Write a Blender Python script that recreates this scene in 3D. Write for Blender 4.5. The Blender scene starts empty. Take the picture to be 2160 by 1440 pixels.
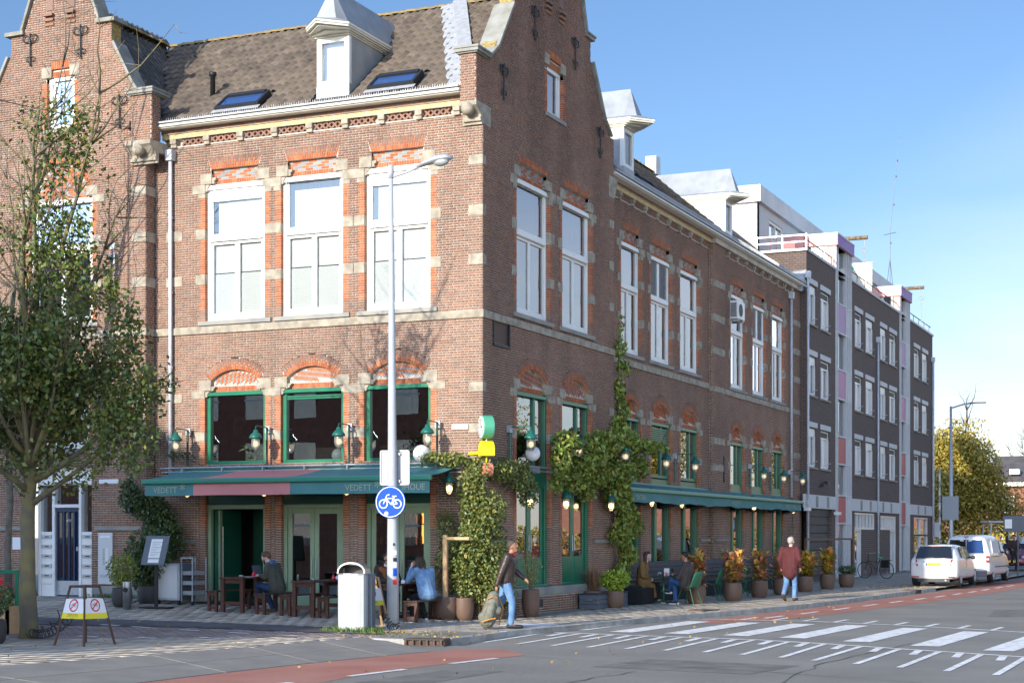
import bpy, bmesh, math, random
import numpy as np
from mathutils import Vector, Matrix
random.seed(7); rng = np.random.default_rng(7)
S = bpy.context.scene
COL = S.collection
R = math.radians
# ------------------------------------------------------------------ camera, sky, sun, exposure
CAM = Vector((14.5398, -31.2873, 1.8)); YAW = R(23.878)
cd = bpy.data.cameras.new('camera'); cam = bpy.data.objects.new('camera', cd); COL.objects.link(cam)
cam.location = CAM; cam.rotation_euler = (R(90), 0, YAW)
cd.sensor_width = 36; cd.lens = 3392/2160*36; cd.shift_y = (1128-720)/2160; cd.clip_end = 3000; cd.clip_start = .1
S.camera = cam
SUN_EL = R(17.0); SDX, SDY = .185, .983
sd = bpy.data.lights.new('sun', 'SUN'); sd.energy = 2.0; sd.angle = R(.5); sd.color = (1, .91, .78)
so = bpy.data.objects.new('sun', sd); COL.objects.link(so)
dirv = Vector((SDX*math.cos(SUN_EL), SDY*math.cos(SUN_EL), -math.sin(SUN_EL)))
so.rotation_euler = dirv.to_track_quat('-Z', 'Y').to_euler(); so.location = (-5, -30, 30)
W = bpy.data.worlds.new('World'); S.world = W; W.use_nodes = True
nt = W.node_tree; nt.nodes.clear()
o_ = nt.nodes.new('ShaderNodeOutputWorld'); bg = nt.nodes.new('ShaderNodeBackground')
sk = nt.nodes.new('ShaderNodeTexSky'); sk.sky_type = 'NISHITA'; sk.sun_disc = False
sk.sun_elevation = SUN_EL; sk.sun_rotation = math.atan2(-SDX, -SDY); sk.air_density = 1.0; sk.dust_density = .6; sk.ozone_density = 2.2
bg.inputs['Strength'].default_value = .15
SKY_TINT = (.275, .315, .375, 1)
# thin high cloud that thickens towards the horizon and to the right; its unseen eastern part is added to light the shaded facade
tc = nt.nodes.new('ShaderNodeTexCoord'); mp = nt.nodes.new('ShaderNodeMapping')
mp.inputs['Scale'].default_value = (1.2, 1.6, 5.0); mp.inputs['Rotation'].default_value = (.25, .35, .4)
nz = nt.nodes.new('ShaderNodeTexNoise'); nz.inputs['Scale'].default_value = 1.8; nz.inputs['Detail'].default_value = 7; nz.inputs['Roughness'].default_value = .55
sx = nt.nodes.new('ShaderNodeSeparateXYZ')
def mth(op, a, b=None, clamp=False):
    n = nt.nodes.new('ShaderNodeMath'); n.operation = op; n.use_clamp = clamp
    for i, v in enumerate((a, b)):
        if v is None: continue
        if isinstance(v, (int, float)): n.inputs[i].default_value = v
        else: nt.links.new(v, n.inputs[i])
    return n.outputs[0]
L = nt.links.new
L(tc.outputs['Generated'], mp.inputs['Vector']); L(mp.outputs[0], nz.inputs['Vector']); L(tc.outputs['Generated'], sx.inputs[0])
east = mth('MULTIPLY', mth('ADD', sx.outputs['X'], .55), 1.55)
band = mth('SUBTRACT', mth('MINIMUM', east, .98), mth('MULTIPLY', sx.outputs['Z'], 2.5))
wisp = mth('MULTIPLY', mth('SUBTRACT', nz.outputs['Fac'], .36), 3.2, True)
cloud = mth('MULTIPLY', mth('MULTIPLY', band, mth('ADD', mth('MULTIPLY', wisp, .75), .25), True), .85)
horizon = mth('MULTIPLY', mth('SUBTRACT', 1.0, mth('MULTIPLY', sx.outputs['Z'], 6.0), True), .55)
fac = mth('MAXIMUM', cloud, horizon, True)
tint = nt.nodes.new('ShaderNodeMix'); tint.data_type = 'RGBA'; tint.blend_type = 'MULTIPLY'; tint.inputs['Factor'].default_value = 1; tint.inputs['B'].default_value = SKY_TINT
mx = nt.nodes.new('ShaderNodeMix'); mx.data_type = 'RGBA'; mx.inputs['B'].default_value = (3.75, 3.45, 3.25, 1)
L(fac, mx.inputs['Factor']); L(sk.outputs[0], tint.inputs['A']); L(tint.outputs['Result'], mx.inputs['A']); # sky brightened smoothly towards the sun, added to lift the shaded facade
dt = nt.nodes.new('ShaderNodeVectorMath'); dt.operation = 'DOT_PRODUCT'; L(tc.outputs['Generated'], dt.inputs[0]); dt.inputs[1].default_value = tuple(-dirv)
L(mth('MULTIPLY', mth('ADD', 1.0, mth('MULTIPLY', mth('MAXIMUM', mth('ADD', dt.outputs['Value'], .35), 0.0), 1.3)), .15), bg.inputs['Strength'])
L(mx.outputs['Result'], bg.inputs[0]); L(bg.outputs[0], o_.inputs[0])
S.view_settings.view_transform = 'Standard'; S.view_settings.look = 'None'; S.view_settings.exposure = 1.68; S.view_settings.gamma = 1
S.view_settings.use_curve_mapping = False
S.render.engine = 'CYCLES'; S.cycles.max_bounces = 7; S.cycles.transparent_max_bounces = 12
S.cycles.caustics_reflective = False; S.cycles.caustics_refractive = False

# ------------------------------------------------------------------ materials
MATS = {}
def mat(name, col=(.5, .5, .5), rough=.7, metal=0, var=0., vscale=3., bump=0., bscale=40., col2=None, ramp=None, rand=None,
        emit=None, spec=.5, coat=0, streak=None, sub=0, det=4):
    """col/col2 mixed by noise (var scale vscale); ramp: list of colours picked by random: rand='island' | 'object'"""
    if name in MATS: return MATS[name]
    m = bpy.data.materials.new(name); m.use_nodes = True; n = m.node_tree.nodes; l = m.node_tree.links.new
    b = n['Principled BSDF']; b.inputs['Roughness'].default_value = rough; b.inputs['Metallic'].default_value = metal
    b.inputs['Specular IOR Level'].default_value = spec
    if coat: b.inputs['Coat Weight'].default_value = coat; b.inputs['Coat Roughness'].default_value = .05
    g = n.new('ShaderNodeNewGeometry')
    pos = g.outputs['Position']
    src = None
    if ramp:
        r_ = n.new('ShaderNodeValToRGB'); r_.color_ramp.interpolation = 'LINEAR'
        el = r_.color_ramp.elements
        while len(el) > 1: el.remove(el[-1])
        for i, c in enumerate(ramp):
            if i == 0: el[0].position = 0; el[0].color = (*c, 1)
            else: e = el.new(i/(len(ramp)-1)); e.color = (*c, 1)
        if rand == 'object': oi = n.new('ShaderNodeObjectInfo'); l(oi.outputs['Random'], r_.inputs[0])
        elif rand == 'noise':
            nn = n.new('ShaderNodeTexNoise'); nn.inputs['Scale'].default_value = vscale; nn.inputs['Detail'].default_value = det; l(pos, nn.inputs[0])
            ma = n.new('ShaderNodeMapRange'); ma.inputs['From Min'].default_value = .3; ma.inputs['From Max'].default_value = .7; l(nn.outputs[0], ma.inputs[0]); l(ma.outputs[0], r_.inputs[0])
        else: l(g.outputs['Random Per Island'], r_.inputs[0])
        src = r_.outputs[0]
    if var or col2:
        nn = n.new('ShaderNodeTexNoise'); nn.inputs['Scale'].default_value = vscale; nn.inputs['Detail'].default_value = det
        if streak:
            mpp = n.new('ShaderNodeMapping'); mpp.inputs['Scale'].default_value = streak; l(pos, mpp.inputs[0]); l(mpp.outputs[0], nn.inputs[0])
        else: l(pos, nn.inputs[0])
        ma = n.new('ShaderNodeMapRange'); ma.inputs['From Min'].default_value = .35; ma.inputs['From Max'].default_value = .65; l(nn.outputs[0], ma.inputs[0])
        mixn = n.new('ShaderNodeMix'); mixn.data_type = 'RGBA'
        if col2:
            l(ma.outputs[0], mixn.inputs['Factor'])
            if src: l(src, mixn.inputs['A'])
            else: mixn.inputs['A'].default_value = (*col, 1)
            mixn.inputs['B'].default_value = (*col2, 1)
            if src:
                mm = n.new('ShaderNodeMath'); mm.operation = 'MULTIPLY'; mm.inputs[1].default_value = var or .4; l(ma.outputs[0], mm.inputs[0]); l(mm.outputs[0], mixn.inputs['Factor'])
        else:
            mixn.blend_type = 'MULTIPLY'; mixn.inputs['Factor'].default_value = 1
            if src: l(src, mixn.inputs['A'])
            else: mixn.inputs['A'].default_value = (*col, 1)
            mr = n.new('ShaderNodeMapRange'); mr.inputs['To Min'].default_value = 1-var; mr.inputs['To Max'].default_value = 1+var*.5; l(ma.outputs[0], mr.inputs[0])
            l(mr.outputs[0], mixn.inputs['B'])
        src = mixn.outputs['Result']
    if src: l(src, b.inputs['Base Color'])
    else: b.inputs['Base Color'].default_value = (*col, 1)
    if bump:
        nb = n.new('ShaderNodeTexNoise'); nb.inputs['Scale'].default_value = bscale; nb.inputs['Detail'].default_value = 5; l(pos, nb.inputs[0])
        bp = n.new('ShaderNodeBump'); bp.inputs['Strength'].default_value = min(1, bump); bp.inputs['Distance'].default_value = .01*max(1, bump); l(nb.outputs[0], bp.inputs['Height']); l(bp.outputs[0], b.inputs['Normal'])
    if emit: b.inputs['Emission Color'].default_value = (*emit[:3], 1); b.inputs['Emission Strength'].default_value = emit[3]
    if sub: b.inputs['Subsurface Weight'].default_value = sub; b.inputs['Subsurface Radius'].default_value = (.02, .01, .005)
    MATS[name] = m; return m
BR = [(.23, .13, .092), (.275, .14, .094), (.30, .148, .092), (.255, .155, .118), (.33, .165, .10), (.255, .142, .10), (.215, .135, .108), (.30, .18, .13)]
mat('brick', ramp=BR, rand='island', rough=.85, var=.26, vscale=.8, streak=(1, 1, .4), det=7, bump=.4, bscale=90)
mat('brick_one', ramp=BR, rand='object', rough=.85, var=.26, vscale=.8, streak=(1, 1, .4), det=7, bump=.4, bscale=90)
mat('brick_orange', ramp=[(.44, .125, .045), (.36, .10, .035), (.50, .165, .06), (.40, .14, .065)], rand='island', rough=.8, var=.22, vscale=10)
mat('brick_grey', ramp=[(.24, .25, .26), (.30, .31, .31), (.20, .20, .22)], rand='island', rough=.7)
mat('brick_yellow', ramp=[(.60, .45, .20), (.66, .52, .28), (.52, .40, .20)], rand='island', rough=.7)
mat('brick_pale', ramp=[(.70, .68, .64), (.78, .76, .72), (.62, .60, .57)], rand='island', rough=.8)
mat('mortar', (.56, .505, .42), .9, var=.22, vscale=2.5)
mat('mortar_dark', (.10, .09, .085), .9, var=.2, vscale=2)
mat('sandstone', (.37, .325, .25), .85, var=.3, vscale=5, bump=.3, bscale=60)
mat('bluestone', (.22, .23, .22), .7, col2=(.34, .32, .27), vscale=1.6, bump=.2)
mat('coping', (.30, .30, .27), .85, col2=(.20, .19, .15), vscale=3, bump=.3)
mat('lichen_brick', (.45, .33, .07), .9, col2=(.2, .15, .1), vscale=12)
mat('white_paint', (.80, .79, .75), .35, var=.05, vscale=2)
mat('white_wall', (.72, .72, .71), .7, var=.08, vscale=1)
mat('cream_paint', (.70, .66, .54), .45, var=.08, vscale=4)
mat('green_paint', (.012, .17, .09), .3, var=.12, vscale=3)
mat('dark_green_paint', (.006, .055, .038), .4, var=.1)
mat('sage_paint', (.27, .36, .225), .4, var=.08)
mat('blue_paint', (.010, .028, .085), .35)
mat('zinc', (.30, .32, .33), .5, metal=.2, col2=(.38, .40, .41), vscale=2.5, bump=.1, bscale=8)
mat('lead', (.46, .47, .47), .5, metal=.15, col2=(.36, .37, .38), vscale=7, bump=.8, bscale=9)
mat('gutter_paint', (.72, .70, .62), .4, var=.08)
mat('pipe_grey', (.55, .57, .60), .4, var=.1, vscale=4)
mat('roof_tile', ramp=[(.10, .076, .056), (.135, .104, .078), (.085, .067, .052), (.15, .12, .088)], rand='island', rough=.8, var=.35, vscale=2.5)
mat('roof_tile_one', ramp=[(.10, .076, .056), (.135, .104, .078), (.085, .067, .052), (.15, .12, .088)], rand='object', rough=.8)
mat('ridge_tile', ramp=[(.26, .185, .06), (.17, .14, .09), (.30, .20, .05), (.15, .12, .09)], rand='noise', vscale=3.2, rough=.85)
mat('iron', (.012, .013, .015), .5)
mat('dark_metal', (.035, .037, .04), .4, metal=.4)
mat('steel', (.34, .35, .36), .35, metal=.85)
mat('galvanised', (.46, .48, .50), .45, metal=.4, var=.1, vscale=12)
mat('lamp_grey', (.40, .43, .46), .4, var=.08, vscale=3)
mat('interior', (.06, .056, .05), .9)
mat('interior_warm', (.16, .09, .04), .8, var=.6, vscale=2.5)
mat('interior_green', (.01, .10, .06), .6)
mat('blind_white', (.80, .80, .78), .8)
mat('blind_cream', (.78, .77, .74), .8)
mat('curtain', (.17, .215, .33), .9, var=.3, vscale=9, streak=(6, 6, .3))
mat('teal_canvas', (.075, .225, .22), .75, var=.10, vscale=2)
mat('pink_canvas', (.62, .235, .22), .75, var=.08, vscale=2)
mat('awning_green', (.05, .24, .16), .35)
mat('lettering', (.40, .45, .33), .7)
mat('asphalt', (.215, .20, .172), .85, col2=(.27, .252, .215), vscale=.45, bump=.9, bscale=160, det=8)
mat('asphalt_dark', (.10, .10, .105), .85, var=.3, vscale=1.2, bump=.8, bscale=150)
mat('red_asphalt', (.38, .14, .095), .85, col2=(.43, .20, .145), vscale=.8, bump=.8, bscale=160, det=8)
mat('road_paint', (.82, .80, .75), .7, var=.26, vscale=7, det=10)
PV = [(.42, .37, .30), (.455, .40, .325), (.40, .35, .285), (.44, .385, .31)]
mat('paver', ramp=PV, rand='island', rough=.85, var=.25, vscale=1.4, bump=.4, bscale=120)
mat('paver_one', ramp=PV, rand='object', rough=.85, var=.25, vscale=1.4, bump=.4, bscale=120)
mat('paver_plum', ramp=[(.25, .20, .185), (.27, .215, .195), (.24, .19, .18)], rand='island', rough=.85, var=.2, vscale=2)
mat('slab_dark', (.215, .20, .175), .85, col2=(.27, .25, .215), vscale=1.5, bump=.8, bscale=150)
mat('paving_joint', (.30, .265, .215), .95, var=.3, vscale=5)
mat('kerb', (.38, .37, .34), .85, var=.25, vscale=4, bump=.4)
mat('rust', (.12, .075, .055), .9, var=.4, vscale=12)
mat('bark', (.13, .115, .085), .95, col2=(.20, .17, .07), vscale=4, bump=1, bscale=30)
mat('bark_pale', (.16, .14, .11), .95, var=.3, vscale=8)
mat('leaf_green', ramp=[(.06, .11, .022), (.10, .155, .025), (.045, .085, .02), (.20, .19, .025), (.08, .125, .03), (.13, .14, .025)], rand='island', rough=.5, sub=0)
mat('leaf_autumn', ramp=[(.38, .27, .035), (.25, .235, .04), (.42, .23, .03), (.15, .18, .03), (.42, .32, .05), (.30, .26, .04)], rand='island', rough=.6)
mat('leaf_vine', ramp=[(.15, .24, .035), (.23, .33, .045), (.09, .15, .028), (.36, .38, .05), (.14, .20, .04), (.24, .18, .05)], rand='island', rough=.5)
mat('leaf_ivy', ramp=[(.08, .13, .03), (.14, .18, .04), (.21, .24, .06), (.075, .105, .03), (.38, .33, .07)], rand='island', rough=.45)
mat('leaf_dark', ramp=[(.035, .08, .025), (.06, .11, .03), (.045, .075, .03), (.11, .14, .03)], rand='island', rough=.45)
mat('leaf_lime', ramp=[(.30, .42, .03), (.22, .34, .03), (.40, .46, .06)], rand='island', rough=.5)
mat('leaf_croton', ramp=[(.75, .16, .10), (.80, .58, .12), (.14, .18, .05), (.62, .10, .08), (.82, .40, .28), (.24, .28, .05), (.72, .42, .12)], rand='island', rough=.35)
mat('leaf_croton_yellow', ramp=[(.85, .64, .05), (.16, .28, .04), (.72, .16, .07), (.88, .70, .14), (.30, .36, .05)], rand='island', rough=.35)
mat('grass_dry', ramp=[(.25, .16, .07), (.18, .12, .05), (.30, .10, .08), (.14, .16, .05)], rand='island', rough=.7)
mat('flower_red', (.60, .02, .03), .5)
mat('leaf_fallen', ramp=[(.40, .26, .06), (.30, .16, .05), (.45, .34, .10)], rand='island', rough=.8)
mat('grass', ramp=[(.07, .14, .02), (.10, .19, .03), (.16, .20, .05)], rand='island', rough=.7)
mat('hedge_green', (.05, .085, .02), .9, var=.5, vscale=6, bump=1, bscale=8)
mat('pot_brown', (.155, .092, .062), .6, var=.12, vscale=2)
mat('pot_dark', (.045, .04, .04), .6)
mat('soil', (.035, .025, .018), .95)
mat('wood_dark', (.085, .028, .016), .5, var=.35, vscale=6, streak=(1, 1, 8))
mat('wood_top', (.075, .035, .022), .4, var=.35, vscale=7)
mat('wood_pale', (.55, .34, .17), .7, var=.15, vscale=5)
mat('wood_pole', (.20, .14, .08), .8, var=.5, vscale=9)
mat('frame_brown', (.085, .045, .03), .6)
mat('bench_blue', (.028, .04, .065), .5, var=.15)
mat('chair_green', (.02, .13, .075), .35, metal=.2)
mat('board_grey', (.10, .12, .145), .5)
mat('paper', (.78, .78, .76), .8)
mat('black_rubber', (.012, .012, .013), .6)
mat('tyre', (.02, .02, .021), .8)
mat('car_white', (.68, .68, .67), .25, coat=.7)
mat('car_red', (.20, .012, .03), .3, coat=.6)
mat('car_glass', (.012, .014, .016), .05, spec=.8)
mat('car_trim', (.03, .03, .032), .5)
mat('bumper_grey', (.16, .16, .165), .6)
mat('plate_yellow', (.75, .48, .02), .5)
mat('tail_red', (.45, .01, .012), .2, coat=.5)
mat('headlight', (.6, .62, .64), .1, coat=.6)
mat('sign_blue', (.004, .07, .50), .6, spec=.2)
mat('sign_white', (.80, .80, .80), .5)
mat('sign_red', (.62, .02, .03), .5)
mat('sign_yellow', (.82, .68, .02), .5)
mat('ink', (.02, .02, .025), .6)
mat('letter_black', (.002, .002, .002), .9, spec=.1)
mat('asphalt_patch', (.19, .178, .155), .88, var=.25, vscale=2, bump=.9, bscale=150)
mat('tar', (.13, .125, .11), .6)
mat('bin_white', (.44, .455, .455), .45, var=.05)
mat('sign_grey', (.36, .38, .40), .6)
mat('lantern_green', (.012, .12, .09), .35)
mat('lantern_glass', (.72, .72, .68), .25, emit=(1, .85, .6, .03))
mat('bulb', (1, .8, .5), .5, emit=(1, .72, .35, 2.6))
mat('sky_lantern', (.8, .8, .8), .4)
mat('clock_face', (.78, .77, .72), .5, col2=(.08, .08, .08), vscale=16)
mat('yellow_paint', (.82, .66, .01), .35)
mat('coral_paint', (.72, .25, .16), .45)
mat('mint_paint', (.08, .36, .22), .4)
mat('modern_brick', (.06, .045, .042), .85)
mat('lilac_panel', (.40, .22, .40), .5, var=.06)
mat('pinkish_panel', (.46, .19, .32), .5, var=.06)
mat('red_panel', (.44, .075, .085), .5, var=.06)
mat('salmon_paint', (.80, .36, .33), .5)
mat('purple_paint', (.25, .12, .40), .5)
mat('grey_white', (.60, .60, .59), .6, var=.04)
mat('shutter_grey', (.055, .052, .052), .6, var=.2, vscale=2)
mat('louvre', (.32, .33, .33), .5)
mat('house_red', (.30, .13, .085), .85, var=.2, vscale=3)
mat('house_roof', (.10, .088, .085), .85, var=.25, vscale=1.5)
mat('skin_mid', (.34, .17, .10), .5, sub=.05)
mat('skin_pale', (.62, .38, .29), .5, sub=.05)
mat('skin_tan', (.42, .21, .12), .5, sub=.05)
mat('hair_dark', (.014, .010, .009), .6, var=.4, vscale=60)
mat('hair_brown', (.05, .026, .014), .6, var=.4, vscale=50)
mat('hair_light', (.11, .062, .03), .6, var=.4, vscale=50)
mat('hair_grey', (.36, .33, .29), .7)
mat('hair_short', (.075, .05, .04), .8)
mat('lips', (.35, .10, .08), .5)
mat('eye_white', (.7, .7, .7), .3)
mat('leather_brown', (.045, .028, .022), .38, var=.3, vscale=10, bump=1, bscale=14)
mat('jeans', (.09, .19, .36), .85, col2=(.15, .27, .46), vscale=8, bump=1, bscale=14)
mat('jeans_dark', (.018, .045, .12), .85, var=.25, vscale=9, bump=1, bscale=14)
mat('jeans_bright', (.035, .11, .30), .85, var=.25, vscale=9, bump=1, bscale=14)
mat('maroon_cloth', (.085, .017, .02), .85, var=.2, vscale=6, bump=1, bscale=10)
mat('olive_cloth', (.058, .06, .042), .85, var=.2, vscale=9, bump=1, bscale=14)
mat('denim_pale', (.16, .28, .46), .85, var=.2, vscale=12, bump=1, bscale=14)
mat('camel_cloth', (.22, .125, .04), .85, var=.15, vscale=8, bump=1, bscale=12)
mat('tweed', (.07, .055, .05), .9, var=.2, vscale=30)
mat('rust_suede', (.22, .07, .022), .9)
mat('dark_suede', (.035, .022, .018), .9)
mat('fleece', (.62, .56, .45), .95, bump=1, bscale=60)
mat('black_cloth', (.012, .012, .014), .85)
mat('navy_cloth', (.012, .016, .035), .7)
mat('red_cloth', (.40, .02, .025), .8)
mat('blue_cloth', (.05, .12, .25), .85)
mat('shoe_brown', (.09, .045, .022), .6)
mat('pack_olive', (.17, .17, .13), .8, var=.25, vscale=12, bump=1, bscale=20)
mat('pack_orange', (.50, .22, .05), .8)
mat('juice', (.80, .50, .02), .3)
mat('red_glass', (.50, .01, .03), .2)
mat('porcelain', (.75, .77, .80), .3)
mat('trunk_far', (.05, .04, .03), .95)
def glass_mat(name, tint=(.85, .9, .92), refl=.12, rough=.0):
    m = bpy.data.materials.new(name); m.use_nodes = True; n = m.node_tree.nodes; l = m.node_tree.links.new; n.clear()
    o = n.new('ShaderNodeOutputMaterial'); mixs = n.new('ShaderNodeMixShader'); t = n.new('ShaderNodeBsdfTransparent'); g = n.new('ShaderNodeBsdfGlossy')
    fr = n.new('ShaderNodeFresnel'); fr.inputs[0].default_value = 1.5; mr = n.new('ShaderNodeMapRange')
    mr.inputs['From Min'].default_value = .04; mr.inputs['From Max'].default_value = 1; mr.inputs['To Min'].default_value = refl; mr.inputs['To Max'].default_value = 1
    t.inputs[0].default_value = (*tint, 1); g.inputs['Roughness'].default_value = rough; g.inputs['Color'].default_value = (.95, .97, 1, 1)
    nn = n.new('ShaderNodeTexNoise'); nn.inputs['Scale'].default_value = 1.3; bp = n.new('ShaderNodeBump'); bp.inputs['Strength'].default_value = .04; bp.inputs['Distance'].default_value = .01
    gg = n.new('ShaderNodeNewGeometry'); l(gg.outputs['Position'], nn.inputs[0]); l(nn.outputs[0], bp.inputs['Height']); l(bp.outputs[0], g.inputs['Normal'])
    l(fr.outputs[0], mr.inputs[0]); l(mr.outputs[0], mixs.inputs[0]); l(t.outputs[0], mixs.inputs[1]); l(g.outputs[0], mixs.inputs[2]); l(mixs.outputs[0], o.inputs[0])
    MATS[name] = m
glass_mat('glass', refl=.16); glass_mat('glass_dark', (.55, .62, .64), .32); glass_mat('glass_side', (.55, .6, .65), .30); glass_mat('clear_glass', (.9, .93, .93), .08)
M = MATS

# ------------------------------------------------------------------ mesh helpers
WM = {}
def wmat(o): return WM.get(o.name, Matrix.Identity(4))
def tag(o, label=None, cat=None, group=None, kind=None):
    if label: o['label'] = label
    if cat: o['category'] = cat
    if group: o['group'] = group
    if kind: o['kind'] = kind
    return o
def thing(name, label, cat, loc=(0, 0, 0), rz=0, group=None, scale=1):
    o = bpy.data.objects.new(name, None); COL.objects.link(o); o.location = loc; o.rotation_euler = (0, 0, rz); o.empty_display_size = .1
    if scale != 1: o.scale = (scale,)*3
    WM[o.name] = Matrix.LocRotScale(Vector(loc), o.rotation_euler, Vector((scale,)*3))
    return tag(o, label, cat, group)
def adopt(c, p):
    c.parent = p; c.matrix_parent_inverse = wmat(p).inverted()
def link(name, me, parent=None, world=False):
    o = bpy.data.objects.new(name, me); COL.objects.link(o)
    if parent:
        o.parent = parent
        if world: o.matrix_parent_inverse = wmat(parent).inverted()
        WM[o.name] = Matrix.Identity(4) if world else wmat(parent).copy()
    return o
def dup(root, loc, rz=0, label=None, group=None, scale=None):
    def cp(o, par):
        c = o.copy(); COL.objects.link(c)
        if par: c.parent = par
        for ch in KIDS.get(o.name, []): cp(ch, c)
        return c
    r = cp(root, None); r.location = loc; r.rotation_euler = (0, 0, rz)
    if scale: r.scale = (scale,)*3
    if label: r['label'] = label
    if group: r['group'] = group
    return r
KIDS = {}
def index_kids(root):
    for o in COL.objects:
        if o.parent: KIDS.setdefault(o.parent.name, [])
    for o in COL.objects:
        if o.parent and o not in KIDS[o.parent.name]: KIDS[o.parent.name].append(o)
class MB:
    def __init__(s, P=None): s.v = []; s.f = []; s.m = []; s.P = P or (lambda a, b, c: (a, b, c)); s.mi = 0
    def add(s, vs, fs):
        n = len(s.v); s.v += [s.P(*p) for p in vs]; s.f += [tuple(n+i for i in f) for f in fs]; s.m += [s.mi]*len(fs); return s
    def box(s, a0, a1, b0, b1, c0, c1):
        return s.add([(a0, b0, c0), (a1, b0, c0), (a1, b1, c0), (a0, b1, c0), (a0, b0, c1), (a1, b0, c1), (a1, b1, c1), (a0, b1, c1)],
                     [(0, 3, 2, 1), (4, 5, 6, 7), (0, 1, 5, 4), (1, 2, 6, 5), (2, 3, 7, 6), (3, 0, 4, 7)])
    def quad(s, *p): return s.add(p, [tuple(range(len(p)))])
    def prism(s, poly, c0, c1):
        n = len(poly); return s.add([(a, b, c0) for a, b in poly]+[(a, b, c1) for a, b in poly],
            [tuple(range(n))[::-1], tuple(range(n, 2*n))]+[(i, (i+1) % n, n+(i+1) % n, n+i) for i in range(n)])
    def hexa(s, bot, top):
        return s.add(list(bot)+list(top), [(0, 3, 2, 1), (4, 5, 6, 7), (0, 1, 5, 4), (1, 2, 6, 5), (2, 3, 7, 6), (3, 0, 4, 7)])
    def tube(s, pts, r, n=8, cap=True):
        pts = [Vector(p) for p in pts]; rs = r if isinstance(r, (list, tuple)) else [r]*len(pts)
        vs = []; up = Vector((0, 0, 1)); prev = None
        for i, p in enumerate(pts):
            d = (pts[min(i+1, len(pts)-1)]-pts[max(i-1, 0)]);
            d = d.normalized() if d.length > 1e-9 else Vector((0, 0, 1))
            if prev is None: a = d.cross(up if abs(d.z) < .95 else Vector((1, 0, 0))).normalized()
            else: a = (prev-d*prev.dot(d)); a = a.normalized() if a.length > 1e-6 else d.cross(Vector((1, .3, 0))).normalized()
            prev = a; b = d.cross(a)
            for k in range(n):
                t = 2*math.pi*k/n; vs.append(tuple(p+a*(rs[i]*math.cos(t))+b*(rs[i]*math.sin(t))))
        fs = []
        for i in range(len(pts)-1):
            for k in range(n): fs.append((i*n+k, i*n+(k+1) % n, (i+1)*n+(k+1) % n, (i+1)*n+k))
        if cap: fs += [tuple(range(n))[::-1], tuple(range((len(pts)-1)*n, len(pts)*n))]
        return s.add(vs, fs)
    def lathe(s, prof, c=(0, 0, 0), n=16, axis='z', cap=True):
        vs = []
        for r, h in prof:
            for k in range(n):
                t = 2*math.pi*k/n; a, b = r*math.cos(t), r*math.sin(t)
                p = (a, b, h) if axis == 'z' else ((a, h, b) if axis == 'y' else (h, a, b))
                vs.append((c[0]+p[0], c[1]+p[1], c[2]+p[2]))
        fs = []
        for i in range(len(prof)-1):
            for k in range(n): fs.append((i*n+k, i*n+(k+1) % n, (i+1)*n+(k+1) % n, (i+1)*n+k))
        if cap: fs += [tuple(range(n))[::-1], tuple(range((len(prof)-1)*n, len(prof)*n))]
        return s.add(vs, fs)
    def ball(s, c, r, n=12, m=8):
        rx, ry, rz = r if isinstance(r, (tuple, list)) else (r, r, r); vs = []; fs = []
        for i in range(m+1):
            th = math.pi*i/m
            for k in range(n):
                t = 2*math.pi*k/n; vs.append((c[0]+rx*math.sin(th)*math.cos(t), c[1]+ry*math.sin(th)*math.sin(t), c[2]-rz*math.cos(th)))
        for i in range(m):
            for k in range(n): fs.append((i*n+k, i*n+(k+1) % n, (i+1)*n+(k+1) % n, (i+1)*n+k))
        return s.add(vs, fs)
    def mesh(s, name, mats, smooth=False):
        me = bpy.data.meshes.new(name); me.from_pydata(s.v, [], s.f)
        for m_ in ([mats] if isinstance(mats, str) else mats): me.materials.append(M[m_])
        if max(s.m, default=0) > 0: me.polygons.foreach_set('material_index', s.m)
        bm = bmesh.new(); bm.from_mesh(me); bmesh.ops.recalc_face_normals(bm, faces=bm.faces); bm.to_mesh(me); bm.free()
        if smooth: me.polygons.foreach_set('use_smooth', [True]*len(me.polygons))
        me.update(); return me
    def build(s, name, mats, parent=None, smooth=False, world=False, bevel=0):
        o = link(name, s.mesh(name, mats, smooth), parent, world)
        if bevel:
            b = o.modifiers.new('bevel', 'BEVEL'); b.width = bevel; b.segments = 2; b.limit_method = 'ANGLE'
        return o
def np_mesh(name, V, F, mats, mi=None, smooth=False):
    """V (n,3), F (m,k) arrays"""
    V = np.asarray(V, dtype=np.float32); F = np.asarray(F, dtype=np.int32); k = F.shape[1]
    me = bpy.data.meshes.new(name); me.vertices.add(len(V)); me.vertices.foreach_set('co', V.ravel())
    me.loops.add(F.size); me.loops.foreach_set('vertex_index', F.ravel()); me.polygons.add(len(F))
    me.polygons.foreach_set('loop_start', np.arange(0, F.size, k, dtype=np.int32)); me.polygons.foreach_set('loop_total', np.full(len(F), k, dtype=np.int32))
    for m_ in ([mats] if isinstance(mats, str) else mats): me.materials.append(M[m_])
    if mi is not None: me.polygons.foreach_set('material_index', np.asarray(mi, dtype=np.int32))
    if smooth: me.polygons.foreach_set('use_smooth', [True]*len(F))
    me.update(calc_edges=True); return me
def wall_frame(ox, oy, side):
    """u along the wall, v up, w out of the wall. 'A' faces -Y, 'B' faces +X"""
    if side == 'A': return lambda u, v, w: (ox+u, oy-w, v)
    if side == 'D': return lambda u, v, w: (ox-u, oy+w, v)
    return lambda u, v, w: (ox+w, oy+u, v)
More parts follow.
